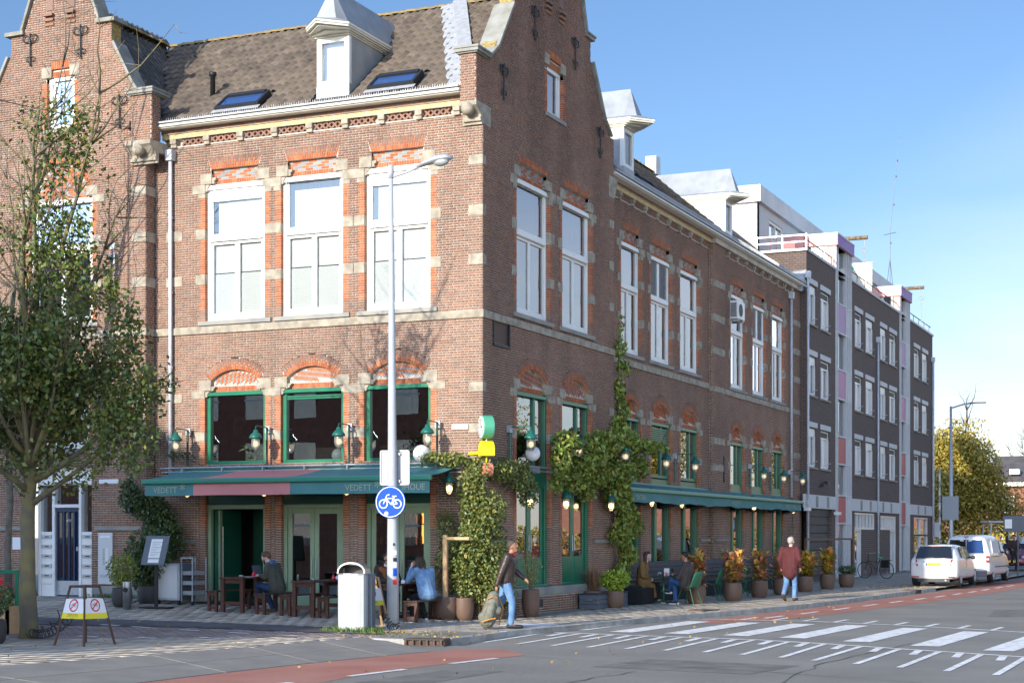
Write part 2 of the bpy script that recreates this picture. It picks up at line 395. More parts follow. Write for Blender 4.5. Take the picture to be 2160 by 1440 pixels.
def brick_mesh(name, rects, P, m, depth=.010):
    """rects (n,4) u0,u1,v0,v1 -> five-sided bricks standing proud of the mortar"""
    r = np.asarray(rects, float); n = len(r); w1 = rng.uniform(-.0035, .0025, n); w0 = np.full(n, -depth-.004)
    pts = []
    for (a, b, w) in ((0, 2, w0), (1, 2, w0), (1, 3, w0), (0, 3, w0), (0, 2, w1), (1, 2, w1), (1, 3, w1), (0, 3, w1)):
        x, y, z = P(r[:, a], r[:, b], w); pts.append(np.stack([np.broadcast_to(x, n), np.broadcast_to(y, n), np.broadcast_to(z, n)], 1))
    V = np.stack(pts, 1).reshape(-1, 3)
    f = np.array([(4, 5, 6, 7), (0, 1, 5, 4), (1, 2, 6, 5), (2, 3, 7, 6), (3, 0, 4, 7)])
    F = (np.arange(n)[:, None, None]*8+f[None]).reshape(-1, 4)
    return np_mesh(name, V, F, m)
CH = .0545; BL = .166; BH = .077; JT = .0125
def sub_iv(ivs, a, b):
    out = []
    for x, y in ivs:
        if b <= x or a >= y: out.append((x, y)); continue
        if a > x: out.append((x, a))
        if b < y: out.append((b, y))
    return out
def courses(v0, v1, outline, holes):
    """brick rectangles and mortar strips for a wall: outline(v)->list of (a,b); holes: list of f(v)->(a,b) or None"""
    br = []; mo = []; k = 0; v = v0
    while v < v1-1e-6:
        vt = min(v+CH, v1); vm = (v+vt)/2; ivs = list(outline(vm))
        for h in holes:
            q = h(vm)
            if q: ivs = sub_iv(ivs, *q)
        for a, b in ivs:
            if b-a < .02: continue
            mo.append((a, b, v, vt))
            L_ = BH if k % 2 else BL; pitch = L_+JT; off = .25*pitch*(k % 2)+(.5*pitch if k % 4 == 2 else 0)
            u = math.floor((a-off)/pitch)*pitch+off
            while u < b:
                c0, c1 = max(u, a+.003), min(u+L_, b-.003)
                if c1-c0 > .022: br.append((c0, c1, v+JT*.5, vt-JT*.5))
                u += pitch
        v = vt; k += 1
    return br, mo
def mortar_mesh(name, mo, P, w=-.011):
    r = np.asarray(mo, float); n = len(r); pts = []
    for a, b in ((0, 2), (1, 2), (1, 3), (0, 3)):
        x, y, z = P(r[:, a], r[:, b], np.full(n, w)); pts.append(np.stack([np.broadcast_to(x, n), np.broadcast_to(y, n), np.broadcast_to(z, n)], 1))
    return np_mesh(name, np.stack(pts, 1).reshape(-1, 3), np.arange(n*4).reshape(-1, 4), 'mortar')
def rect_hole(a, b, v0, v1): return lambda v: (a, b) if v0 <= v <= v1 else None
def leaves_mesh(name, pts, size, m, up=.3, aspect=.6, fold=True, normal=None, mi=None):
    """leaf-sized pointed blades at pts"""
    pts = np.asarray(pts, float); n = len(pts)
    sz = rng.uniform(.65, 1.25, n)*size
    d = rng.normal(size=(n, 3)); d[:, 2] -= up; d /= np.linalg.norm(d, axis=1)[:, None]
    nr = rng.normal(size=(n, 3))*.8
    if normal is not None: nr += np.asarray(normal)*1.3
    nr[:, 2] += .5
    s_ = np.cross(d, nr); s_ /= np.linalg.norm(s_, axis=1)[:, None]+1e-9
    nn = np.cross(s_, d)
    L_ = sz[:, None]; a = pts-d*L_*.5; t = pts+d*L_*.5
    l_ = pts-s_*L_*aspect*.5+nn*L_*.12; r_ = pts+s_*L_*aspect*.5+nn*L_*.12
    V = np.stack([a, r_, t, l_], 1).reshape(-1, 3); F = np.arange(n*4).reshape(-1, 4)
    return np_mesh(name, V, F, m)
def blob_pts(blobs):
    out = []
    for (c, r, n) in blobs:
        p = rng.normal(size=(n, 3)); p /= np.linalg.norm(p, axis=1)[:, None]; rad = rng.uniform(.25, 1, n)**.6
        out.append(np.asarray(c)+p*rad[:, None]*np.asarray(r))
    return np.concatenate(out)
def text_mesh(body, size, name='lettering', m='lettering', depth=.0):
    cu = bpy.data.curves.new(name, 'FONT'); cu.body = body; cu.size = size; cu.align_x = 'CENTER'; cu.align_y = 'CENTER'; cu.extrude = depth; cu.resolution_u = 2
    t = bpy.data.objects.new('t', cu); COL.objects.link(t); bpy.context.view_layer.update()
    dg = bpy.context.evaluated_depsgraph_get(); me = bpy.data.meshes.new_from_object(t.evaluated_get(dg)); bpy.data.objects.remove(t); bpy.data.curves.remove(cu)
    me.name = name; me.materials.clear(); me.materials.append(M[m]); return me
def text_on(body, size, P, u, v, w, parent, name='lettering', m='lettering', world=True, sx=1.0, slant=0):
    me = text_mesh(body, size, name, m)
    for vt in me.vertices: vt.co = P(u+vt.co.x*sx+slant*vt.co.y, v+vt.co.y, w)
    return link(name, me, parent, world)
def gz(x, y):
    return .036*max(0, min(9, -x))*max(0, min(1, (y+9.5)/7))
# ------------------------------------------------------------------ ground
def sheet(name, pts, z, m, kind='structure', sub=0):
    mb = MB(); mb.quad(*[(x, y, z) for x, y in pts]); o = mb.build(name, m); tag(o, kind=kind); return o
def terrain_patch(name, x0, x1, y0, y1, m, dz=0, n=24, clip=None):
    V = []; F = []
    nx = max(2, int((x1-x0)/1.0)+1); ny = max(2, int((y1-y0)/1.0)+1)
    for j in range(ny):
        for i in range(nx):
            x = x0+(x1-x0)*i/(nx-1); y = y0+(y1-y0)*j/(ny-1); V.append((x, y, gz(x, y)+dz))
    for j in range(ny-1):
        for i in range(nx-1): a = j*nx+i; F.append((a, a+1, a+nx+1, a+nx))
    o = link(name, np_mesh(name, V, F, m)); tag(o, kind='structure'); return o
sheet('ground', [(-900, -900), (900, -900), (900, 900), (-900, 900)], -.35, 'asphalt')
sheet('road', [(-60, -120), (120, -120), (120, 300), (6.5, 300), (5.9, 40), (5.0, 14), (4.2, 7), (3.1, 1.4), (2.3, -4.0), (2.6, -6.3), (1.1, -6.6), (.5, -11), (.1, -14.5), (-1.5, -22), (-60, -60)], -.10, 'asphalt')
# pavement body: edge polygon follows the kerb; a ramp of dark slabs on the left drops to the road
EDGE = [(-1.6, -22), (-.75, -14.4), (.15, -10.6), (.72, -6.35), (1.05, -5.95), (2.35, -6.15), (2.3, -4.3), (2.75, -1.2), (3.05, 1.35), (3.6, 4.2), (4.2, 7), (4.65, 10.5), (4.95, 14.2), (5.5, 23), (5.9, 31), (6.6, 60), (7, 110)]
def edge_x(y):
    e = EDGE
    for (xa, ya), (xb, yb) in zip(e, e[1:]):
        if ya <= y <= yb and yb > ya: return xa+(xb-xa)*(y-ya)/(yb-ya)
    return e[-1][0]
V = []; F = []
ys = list(np.arange(-22, 12, .5))+list(np.arange(12, 111, 3.0)); nx = 34
for y in ys:
    xe = edge_x(y) if not (-6.3 < y < -5.8) else edge_x(-5.8)
    for i in range(nx+1):
        x = -34+(xe+34)*i/nx if i < 10 else -34+(xe+34)*i/nx
        V.append((x, y, gz(x, y)-.012))
for j in range(len(ys)-1):
    for i in range(nx): a = j*(nx+1)+i; F.append((a, a+1, a+nx+2, a+nx+1))
tag(link('pavement', np_mesh('pavement', V, F, 'paving_joint')), kind='structure')
# paving slabs, 30 x 30 cm, laid with open joints
def slabs(name, test, x0, x1, y0, y1, m, sx=.30, sy=.30, rot=0.0, near=0, m_one=None, gap=.006):
    P_ = []; c, s = math.cos(rot), math.sin(rot)
    for j in range(int((y1-y0)/sy)):
        for i in range(int((x1-x0)/sx)+1):
            a = x0+(i+.5*(j % 2))*sx; b = y0+j*sy
            X, Y = a*c-b*s, a*s+b*c
            if test(X+.15, Y+.15): P_.append((X, Y))
    P_ = np.array(P_); n = len(P_)
    if n == 0: return
    d = np.hypot(P_[:, 0]-CAM.x, P_[:, 1]-CAM.y); order = np.argsort(d); P_ = P_[order]
    def geo(pp):
        k = len(pp); g = np.array([gz(a, b) for a, b in pp]); z1 = g+rng.uniform(-.0025, .0025, k); z0 = g-.02
        X, Y = pp[:, 0], pp[:, 1]; u = np.array([(gap, gap), (sx-gap, gap), (sx-gap, sy-gap), (gap, sy-gap)])
        co = []
        for z in (z0, z1):
            for (a, b) in u: co.append(np.stack([X+a*c-b*s, Y+a*s+b*c, z], 1))
        Vv = np.stack(co, 1).reshape(-1, 3); f = np.array([(4, 5, 6, 7), (0, 1, 5, 4), (1, 2, 6, 5), (2, 3, 7, 6), (3, 0, 4, 7)])
        return Vv, (np.arange(k)[:, None, None]*8+f[None]).reshape(-1, 4)
    if near:
        root = thing(name, None, None); root['kind'] = 'structure'
        mb = MB(); mb.box(gap, sx-gap, gap, sy-gap, -.02, 0); me = mb.mesh('paving_slab', m_one)
        for (x, y) in P_[:near]:
            o = link('paving_slab', me, root); o.location = (x, y, gz(x, y)+random.uniform(-.0025, .0025)); o.rotation_euler = (0, 0, rot)
        Vv, Ff = geo(P_[near:]); o = link('paving_slabs', np_mesh('paving_slabs', Vv, Ff, m), root); tag(o, kind='stuff')
    else:
        Vv, Ff = geo(P_); o = link(name, np_mesh(name, Vv, Ff, m)); tag(o, kind='structure')
def lane(x, y):   # the brick cycle lane that crosses the pavement on the left, boundaries in metres
    lo = -8.9+.55*(x+4); hi = -4.1-.28*(x+2)
    return lo, hi
# boundaries along y for a given x on the left forecourt
def y_ramp(x):   # start of ramp slabs (towards the camera)
    return np.interp(x, [-1.6, -1.5, -1.05, -.2, .15, .45, .75, .8], [-60, -17.6, -14.6, -11.4, -9.3, -7.6, -6.3, -6])
def y_dark0(x): return np.interp(x, [-14, -5.9, -3.3, -.4, .5], [-7.2, -6.7, -5.95, -5.65, -5.5])
def y_dark1(x): return np.interp(x, [-14, -6.8, -4.1, -1.2, .5], [-6, -5.5, -4.86, -4.4, -4.9])
def y_plum(x): return np.interp(x, [-14, -4, -1.2, .4], [-10.5, -9.0, -7.4, -6.3])
def in_front(x, y): return x < edge_x(y)-.16 and not (x > 2.2 and y < -4.3)
def t_pave(x, y):
    if not in_front(x, y): return False
    if y > 46: return False
    if x > 0.6 and y > -4.6: return not (y > 0 and x < -.1)
    if x <= .6 and y > y_dark1(x): return y < .05 and x > -14
    return False
def t_plum(x, y): return x < .9 and y_dark0(x) > y > y_plum(x) and in_front(x, y)
def t_near(x, y): return x < .5 and y <= y_plum(x) and y > y_ramp(x) and in_front(x, y) and y > -19
slabs('pavement_slabs', t_pave, -14, 6.5, -7, 46, 'paver', near=160, m_one='paver_one')
slabs('forecourt_slabs', t_near, -9, 1.5, -19, -5, 'paver', near=140, m_one='paver_one')
slabs('cycle_lane_bricks', t_plum, -14, 1.2, -12, -3.2, 'paver_plum', sx=.20, sy=.10)
def strip(name, fn_lo, fn_hi, xs, m, dz=.004):
    V = []; F = []
    for x in xs:
        for k in range(5):
            y = fn_lo(x)+(fn_hi(x)-fn_lo(x))*k/4; V.append((x, y, gz(x, y)+dz))
    for i in range(len(xs)-1):
        for k in range(4): a = i*5+k; F.append((a, a+5, a+6, a+1))
    tag(link(name, np_mesh(name, V, F, m)), kind='structure')
strip('dark_asphalt_band', y_dark0, y_dark1, list(np.arange(-14, 1.3, .5)), 'asphalt_dark')
# ramp: large dark concrete slabs falling to the road, one by one
RL = [(-1.5, -17.6), (-1.05, -14.6), (-.2, -11.4), (.15, -9.3), (.45, -7.6), (.75, -6.3)]
RR = [(1.7, -18.2), (1.75, -15.4), (1.95, -12.6), (2.2, -10.6), (2.5, -9.0), (2.75, -7.9)]
ramp = thing('ramp_slabs', None, None); ramp['kind'] = 'structure'
for i in range(5):
    a, b, c, d = Vector((*RL[i], .006)), Vector((*RR[i], -.088)), Vector((*RR[i+1], -.088)), Vector((*RL[i+1], .006))
    for k in range(2):
        e0, e1 = a.lerp(b, k*.5+.006), a.lerp(b, k*.5+.494); f0, f1 = d.lerp(c, k*.5+.006), d.lerp(c, k*.5+.494)
        s0 = (d-a).normalized()*.014
        mb = MB(); mb.hexa([e0+s0-Vector((0, 0, .1)), e1+s0-Vector((0, 0, .1)), f1-s0-Vector((0, 0, .1)), f0-s0-Vector((0, 0, .1))], [e0+s0, e1+s0, f1-s0, f0-s0])
        mb.build('concrete_slab', 'slab_dark', ramp)
MB().add([(*RL[0], -.012), (*RR[0], -.1), (*RR[5], -.1), (*RL[5], -.012)]+[], [(0, 1, 2, 3)])
mb = MB(); n = len(RL)
for i in range(n-1): mb.quad((*RL[i], -.006), (*RR[i], -.098), (*RR[i+1], -.098), (*RL[i+1], -.006))
tag(mb.build('ramp_joint', 'paving_joint'), kind='structure')
# red cycle path
Z1 = -.096
RP1 = [((1.75, -19.5), (4.1, -19.5)), ((1.75, -15.4), (4.0, -15)), ((1.95, -12.6), (3.85, -12.5)), ((2.2, -10.6), (3.9, -10.9)), ((2.5, -9), (4.15, -9.2)), ((2.75, -7.9), (4.45, -7.9))]
mb = MB()
for (a, b), (c, d) in zip(RP1, RP1[1:]): mb.quad((*a, Z1), (*b, Z1), (*d, Z1), (*c, Z1))
mb.quad((2.75, -7.9, Z1), (4.45, -7.9, Z1), (3.6, -6.9, Z1), (2.9, -7.1, Z1))
tag(mb.build('red_cycle_path', 'red_asphalt'), kind='structure')
RP2 = [((3.72, 1.5), (3.9, 1.4)), ((4.0, 3.4), (5.4, 3.6)), ((4.4, 7), (6.0, 8)), ((5.15, 14), (6.9, 15)), ((5.75, 23), (7.55, 23)), ((6.1, 31), (8.0, 31)), ((6.6, 42), (8.5, 42)), ((7.3, 80), (9.2, 80))]
mb = MB()
for (a, b), (c, d) in zip(RP2, RP2[1:]): mb.quad((*a, Z1), (*b, Z1), (*d, Z1), (*c, Z1))
tag(mb.build('red_cycle_path', 'red_asphalt'), kind='structure')
# painted markings
Z2 = -.092
paint = thing('road_markings', None, None); paint['kind'] = 'structure'
def stroke(name, p, q, w, w2=None, z=Z2, par=None):
    p, q = Vector((*p, 0)), Vector((*q, 0)); d = (q-p).normalized(); s = Vector((-d.y, d.x, 0))*w*.5
    mb = MB()
    a, b, c, e = p-s, q-s, q+s, p+s
    mb.quad((a.x, a.y, z), (b.x, b.y, z), (c.x, c.y, z), (e.x, e.y, z)); return mb.build(name, 'road_paint', par or paint)
for i, (x, ya, yb) in enumerate([(2.75, -1.35, 3.2), (3.85, -1.7, 2.75), (5.0, -1.75, 2.72), (6.2, -1.85, 2.65), (7.35, -2.1, 2.58), (8.65, -2.65, 2.05), (9.95, -3.3, 1.3), (11.25, -3.95, .3), (12.6, -4.7, -.6)]):
    stroke('zebra_stripe', (x-.09, ya), (x+.14, yb), .50)
NL = [(1.85, -2.15), (4.04, -2.5), (6.83, -2.85), (8.2, -3.4), (9.54, -4.11), (11.69, -5.16), (14.5, -6.6)]
FL = [(2.7, 3.5), (4.4, 3.75), (6.26, 3.75), (8.5, 2.9), (10.96, 1.5), (13.5, .1)]
for ln in (NL, FL):
    for a, b in zip(ln, ln[1:]): stroke('edge_line', a, b, .13)
def yline(ln, x): return float(np.interp(x, [p[0] for p in ln], [p[1] for p in ln]))
for i in range(16):
    x = 2.5+i*.71; y = yline(NL, x); stroke('tick_mark', (x, y-.1), (x+.1*(i < 9)-.02, y-3.25-.02*i), .105, z=Z2+.0)
    x2 = x+.36; y2 = yline(NL, x2); stroke('tick_mark', (x2, y2-.1), (x2+.06, y2-1.05), .13)
    if i < 14 and x > 4.3:
        y3 = yline(FL, x); stroke('tick_mark', (x, y3+.1), (x+.06, y3+1.2), .11)
for a, b in (((4.95, 4.59), (5.07, 5.88)), ((5.23, 6.9), (5.33, 8.3)), ((5.49, 9.3), (5.58, 10.75)), ((5.73, 11.8), (5.83, 13.15)), ((5.98, 14.25), (6.07, 15.65)), ((6.25, 16.6), (6.32, 18.0)), ((6.47, 18.9), (6.54, 20.3)), ((6.66, 21.2), (6.73, 22.5)), ((6.82, 23.5), (6.88, 24.8)), ((6.95, 25.8), (7.0, 27.1)), ((7.08, 28.2), (7.14, 29.5)), ((7.2, 30.5), (7.3, 31.8)),
             ((3.42, -14.9), (3.55, -13.5)), ((3.78, -12.4), (3.95, -11.1)), ((4.1, -9.95), (4.3, -8.75))):
    stroke('lane_dash', a, b, .13)
# give-way dashes of the cycle lane crossing the forecourt
def on_terrain_dash(x, y, dx, dy):
    mb = MB(); n = Vector((-dy, dx)).normalized()*.055
    q = [(x-n.x, y-n.y), (x+dx-n.x, y+dy-n.y), (x+dx+n.x, y+dy+n.y), (x+n.x, y+n.y)]
    mb.quad(*[(a, b, gz(a, b)+.012) for a, b in q]); mb.build('lane_dash', 'road_paint', paint)
for x, y in ((-5.1, -6.35), (-4.3, -6.45), (-3.1, -6.6), (-1.95, -6.7), (-.9, -6.75), (-3.9, -8.5), (-2.75, -8.35), (-1.75, -7.9)): on_terrain_dash(x, y, .45, -.04)
mb = MB(); mb.box(1.35, 2.25, -2.1, -1.2, .0, .004); tag(mb.build('tactile_paving', 'white_wall'), kind='structure')
# kerb stones one by one along the pavement edge
kb = thing('kerb', None, None); kb['kind'] = 'structure'
def kerb_line(pts, L_=1.0, top=.012, w=.16):
    path = [Vector((*p, 0)) for p in pts]
    for a, b in zip(path, path[1:]):
        n = max(1, round((b-a).length/L_)); d = (b-a)/n; s = Vector((-d.y, d.x, 0)).normalized()*w
        for i in range(n):
            p = a+d*i; q = a+d*(i+1); e = d.normalized()*.006; t = top+random.uniform(-.003, .003)
            mb = MB(); mb.hexa([p+e+Vector((0, 0, -.2)), q-e+Vector((0, 0, -.2)), q-e+s+Vector((0, 0, -.2)), p+e+s+Vector((0, 0, -.2))],
                               [p+e+Vector((0, 0, t-.0)), q-e+Vector((0, 0, t)), q-e+s+Vector((0, 0, t)), p+e+s+Vector((0, 0, t))])
            mb.build('kerb_stone', 'kerb', kb)
kerb_line([(.72, -6.35), (1.05, -6.75), (1.75, -6.75)])
kerb_line([(2.3, -6.2), (2.4, -5.2), (2.35, -4.0), (2.72, -1.2), (3.05, 1.35), (3.6, 4.2), (4.2, 7), (4.65, 10.5), (4.95, 14.2), (5.5, 23), (5.6, 24.5)])
# the raised corner of the pavement with the drain
mb = MB(); mb.prism([(.72, -6.3), (1.05, -6.7), (1.75, -6.7), (2.3, -6.15), (2.35, -4.3), (1.2, -4.3), (.6, -5.3)], -.2, .006)
o = MB(); o.v = [(x, y, z) for x, y, z in mb.v]; o.f = mb.f; o.m = mb.m; tag(o.build('kerb_corner', 'slab_dark'), kind='structure')
def drain(x, y, rz, label):
    t = thing('street_drain', label, 'drain', (x, y, -.1), rz)
    MB().box(-.36, .36, 0, .42, -.1, .122).build('drain_cover', 'rust', t, bevel=.01)
    mb = MB(); mb.box(-.36, .36, -.05, 0, -.1, .02); mb.box(-.36, .36, -.05, 0, .105, .125); mb.build('drain_mouth', 'iron', t)
    for k in range(6): MB().box(-.33+k*.125, -.30+k*.125, -.05, -.02, .02, .105).build('bar', 'rust', t)
drain(2.02, -6.72, R(12), 'rusty brown drain cover with barred mouth in the kerb corner by the lamp post')
drain(3.35, 5.7, R(78), 'small iron drain in the kerb opposite the seated couple')
drain(5.42, 21.9, R(86), 'iron drain in the kerb just before the parked white hatchback')
mb = MB(); mb.lathe([(0, 0), (.42, 0), (.42, .004)], (2.95, -14.6, -.096), n=28); o = mb.build('manhole_cover', 'rust'); tag(o, 'round iron manhole cover set in the road at the bottom edge', 'manhole cover')
# fallen leaves and weeds
pts = []
for _ in range(300):
    x = random.uniform(-6, 6); y = random.uniform(-15, 25)
    if y > .3 and x < .2: continue
    z = gz(x, y)+.006 if (x < edge_x(y)-.2 if y > -22 else False) else -.09
    pts.append((x, y, z))
for _ in range(90): x = random.uniform(.2, 2.4); pts.append((x, random.uniform(-6.4, -4.4), .012))
for _ in range(60): pts.append((random.uniform(3.2, 5.3), random.uniform(24, 26.5), .012))
o = link('fallen_leaves', leaves_mesh('fallen_leaves', pts, .075, 'leaf_fallen', up=0)); tag(o, kind='stuff')
def grass_tuft(name, cx, cy, rx, ry, n, h, m='grass', lab=None):
    V = []; F = []
    for i in range(n):
        a = random.uniform(0, 6.28); r = random.random()**.5; x = cx+rx*r*math.cos(a); y = cy+ry*r*math.sin(a); z = gz(x, y); hh = h*random.uniform(.4, 1)
        t = random.uniform(0, 6.28); dx, dy = math.cos(t), math.sin(t); l = random.uniform(.1, .6)*hh; w = .006
        V += [(x-dy*w, y+dx*w, z), (x+dy*w, y-dx*w, z), (x+dx*l*.4, y+dy*l*.4, z+hh*.7), (x+dx*l, y+dy*l, z+hh)]; k = i*4; F += [(k, k+1, k+2, k+3)]
    o = link(name, np_mesh(name, V, F, m)); tag(o, kind='stuff'); return o
grass_tuft('weeds', -.15, -5.15, .55, .25, 500, .13); grass_tuft('weeds', -.6, -5.2, .35, .15, 160, .09); grass_tuft('weeds', 1.3, -5.6, .9, .6, 300, .035)
grass_tuft('weeds', -9.4, -.55, .8, .1, 250, .12)

# repaired patches and tarred seams in the carriageway
for nm, pts in (('road_patch', [(6.2, -9.6), (8.6, -9.9), (8.9, -8.2), (6.5, -7.9)]), ('road_patch', [(9.5, 7.5), (12.5, 8.3), (12.1, 12.0), (9.2, 11.2)]), ('road_patch', [(4.3, -13.2), (5.2, -13.1), (5.35, -10.8), (4.5, -10.9)])):
    sheet(nm, pts, -.0965, 'asphalt_patch')
def seam(pts, w=.02):
    mb = MB(); P_ = [Vector((*p, 0)) for p in pts]; Q = []
    for a, b in zip(P_, P_[1:]):
        for k in range(8): Q.append(a.lerp(b, k/8)+Vector((random.gauss(0, .035), random.gauss(0, .035), 0)))
    for a, b in zip(Q, Q[1:]):
        d = (b-a).normalized(); n = Vector((-d.y, d.x, 0))*w*random.uniform(.3, .8); mb.quad((a.x-n.x, a.y-n.y, -.0935), (b.x-n.x, b.y-n.y, -.0935), (b.x+n.x, b.y+n.y, -.0935), (a.x+n.x, a.y+n.y, -.0935))
    tag(mb.build('tar_seam', 'tar'), kind='structure')
seam([(4.4, -8.2), (8, -9.2), (13, -11)]); seam([(5.5, 5.2), (9, 6), (14, 6.5)]); seam([(9.4, -12), (9.1, -7.5), (9.6, -2)]); seam([(7.4, 13), (9.8, 25), (11, 40)]); seam([(4.6, -16), (6.8, -12.2), (7.1, -9.8)])
# ------------------------------------------------------------------ the old brick building on the corner
A_FR = wall_frame(0, 0, 'A'); G_FR = wall_frame(0, 0, 'B'); B2_FR = wall_frame(-.40, 0, 'B'); B3_FR = wall_frame(-.30, 0, 'B')
bld = thing('corner_building', 'tall old purple-brown brick building on the street corner with stepped gable and green cafe front', 'building')
class Fac:
    def __init__(s, P, parent):
        s.P = P; s.par = parent; s.holes = []
        for k in ('orange', 'grey', 'brown', 'stone', 'sill', 'back', 'yellow'): setattr(s, k, MB(P))
    def bricks(s, u0, u1, v0, v1, w, kind, w0=None):
        getattr(s, kind).box(u0, u1, v0, v1, w-.05 if w0 is None else w0, w)
    def done(s, tagn=''):
        for k, nm, m in (('orange', 'orange_brickwork', 'brick_orange'), ('grey', 'grey_brickwork', 'brick_grey'), ('brown', 'trim_brickwork', 'brick'), ('yellow', 'yellow_brickwork', 'brick_yellow')):
            mb = getattr(s, k)
            if mb.v: tag(mb.build(nm, m, s.par, world=True), kind='stuff')
        for k in range(0, len(s.sill.v), 8): q = MB(); q.add(s.sill.v[k:k+8], [(0, 3, 2, 1), (4, 5, 6, 7), (0, 1, 5, 4), (1, 2, 6, 5), (2, 3, 7, 6), (3, 0, 4, 7)]); q.build('sill', 'bluestone', s.par, world=True, bevel=.008)
        if s.back.v: tag(s.back.build('mortar_bed', 'mortar', s.par, world=True), kind='stuff')
SJ = 0
def stone(F, a, b, v0, v1, w=.008, w0=-.17, parent=None):
    global SJ; SJ = (SJ+1) % 7; j = SJ*.0006
    MB(F.P).box(a, b, v0+j, v1+j, w0, w+j).build('stone_block', 'sandstone', parent or F.par, world=True, bevel=.006)
def jamb(F, u, side, v0, v1, stones=(), ws=.17, deep=-.16, brown_foot=0):
    """column of alternating long and short orange bricks beside an opening; side=+1: bricks lie at u..u+ws"""
    v = v0; k = 0
    while v < v1-.01:
        t = min(v+CH, v1); inside = any(a-.001 <= (v+t)/2 <= b+.001 for a, b in stones)
        if not inside:
            kind = 'brown' if v < v0+brown_foot-.01 else 'orange'
            L_ = ws if k % 2 else ws*.66; e = .055 if side > 0 else .055
            a, b = (u, u+L_) if side > 0 else (u-L_, u)
            F.bricks(a+(.0 if side > 0 else .005), b-(.005 if side > 0 else 0), v+.005, t-.005, 0, kind, deep)
            if k % 2 == 0:
                a2, b2 = (u+L_+.006, u+ws) if side > 0 else (u-ws, u-L_-.006)
                F.bricks(a2, b2, v+.005, t-.005, 0, 'brown')
        v = t; k += 1
    F.back.box(*((u+.004, u+ws) if side > 0 else (u-ws, u-.004)), v0, v1, deep+.004, -.009)
def console(F, u, side, v0, v1):
    """small curved stone console under the stepped block"""
    h = v1-v0; pr = [(0, 0), (.05, .0), (.07, .03), (.055, h*.45), (.09, h*.6), (.11, h*.9), (.11, h), (0, h)]
    mb = MB(F.P); mb.prism([(u+side*p, v0+q) for p, q in pr][::(1 if side > 0 else -1)], -.15, -.012); mb.build('console', 'sandstone', F.par, world=True)
def white_window(F, u0, u1, v0, v1, kind='blind', roller=False, tr=None, louvre=False):
    P = F.P; w = thing('window', None, None); adopt(w, F.par)
    if tr is None: tr = v0+(v1-v0)*.60
    fr = MB(P); t = .085
    fr.box(u0, u0+t, v0, v1, -.20, -.085); fr.box(u1-t, u1, v0, v1, -.20, -.085); fr.box(u0+t, u1-t, v1-t, v1, -.20, -.085); fr.box(u0+t, u1-t, v0, v0+t, -.20, -.085)
    fr.box(u0-.01, u1+.01, v1-.13, v1-.02, -.085, -.035); fr.box(u0+t, u1-t, tr-.06, tr+.08, -.20, -.05)
    fr.build('window_frame', 'white_paint', w, world=True, bevel=.012)
    um = (u0+u1)/2; s = MB(P); b0, b1, c0, c1 = u0+t, u1-t, v0+t, tr-.06
    for x0, x1 in ((b0, um), (um, b1)):
        s.box(x0+.004, x0+.066, c0+.004, c1-.004, -.175, -.115); s.box(x1-.066, x1-.004, c0+.004, c1-.004, -.175, -.115)
        s.box(x0+.066, x1-.066, c1-.07, c1-.004, -.175, -.115); s.box(x0+.066, x1-.066, c0+.004, c0+.09, -.175, -.115)
    s.box(b0+.002, b1-.002, tr+.082, tr+.125, -.17, -.12); s.box(b0+.002, b0+.05, tr+.125, v1-t-.002, -.17, -.12); s.box(b1-.05, b1-.002, tr+.125, v1-t-.002, -.17, -.12)
    s.box(b0+.05, b1-.05, v1-t-.05, v1-t-.002, -.17, -.12)
    s.build('sash', 'white_paint', w, world=True, bevel=.006)
    if roller: r = MB(P); r.box(u0+.1, u1-.1, v1-.34, v1-.14, -.17, -.075); r.box(u0+.1, u1-.1, v1-.40, v1-.345, -.16, -.085); r.build('blind_box', 'white_paint', w, world=True, bevel=.008)
    gm = 'glass' if kind != 'side' else 'glass_side'
    for a, b, c, d in ((b0+.066, um-.066, c0+.09, c1-.07), (um+.066, b1-.066, c0+.09, c1-.07), (b0+.05, b1-.05, tr+.125, v1-t-.05)):
        MB(P).quad((a, c, -.145), (b, c, -.145), (b, d, -.145), (a, d, -.145)).build('pane', gm, w, world=True)
    if louvre:
        lv = MB(P); 
        for x0, x1 in ((b0+.05, um-.1), (um+.1, b1-.05)):
            n = 18
            for i in range(n): y = tr+.14+(v1-t-.2-tr)*i/n; lv.box(x0, x1, y, y+.02, -.14, -.10)
        lv.build('louvre', 'louvre', w, world=True); MB(P).box(um-.1, um+.1, tr+.1, v1-t, -.16, -.10).build('sash', 'white_paint', w, world=True)
    # what hangs behind the glass
    if kind == 'blind':
        bl = MB(P); bl.box(b0+.16, b1, tr+.1, v1-.18-(.2 if roller else .12), -.205, -.195); bl.build('blind', 'blind_white', w, world=True)
        bl = MB(P)
        n = 26; z1 = c0+(c1-c0)*.58; 
        for i in range(n): y = c0+(z1-c0)*i/n; bl.box(b0+.03, b1-.03, y, y+(z1-c0)/n*.9, -.195, -.185)
        bl.build('blind', 'blind_white', w, world=True)
        MB(P).box(b0+.02, b1-.01, z1+.02, c1-.03, -.205, -.195).build('blind', 'blind_cream', w, world=True)
        MB(P).box(b0-.1, b1+.1, v0, v1, -.46, -.45).build('curtain', 'curtain', w, world=True)
    else:
        MB(P).box(b0, b1, tr+.05, v1-.1, -.30, -.29).build('blind', 'curtain', w, world=True)
        cb = MB(P); n = 14
        for x0, x1 in ((b0, b0+(b1-b0)*.42), (b1-(b1-b0)*.30, b1)):
            for i in range(n):
                a = x0+(x1-x0)*i/n; b = x0+(x1-x0)*(i+1)/n; wa = -.30+.03*math.sin(i*2.1); wb = -.30+.03*math.sin((i+1)*2.1)
                cb.quad((a, c0, wa), (b, c0, wb), (b, c1, wb), (a, c1, wa))
        cb.build('curtain', 'curtain', w, world=True)
    return w
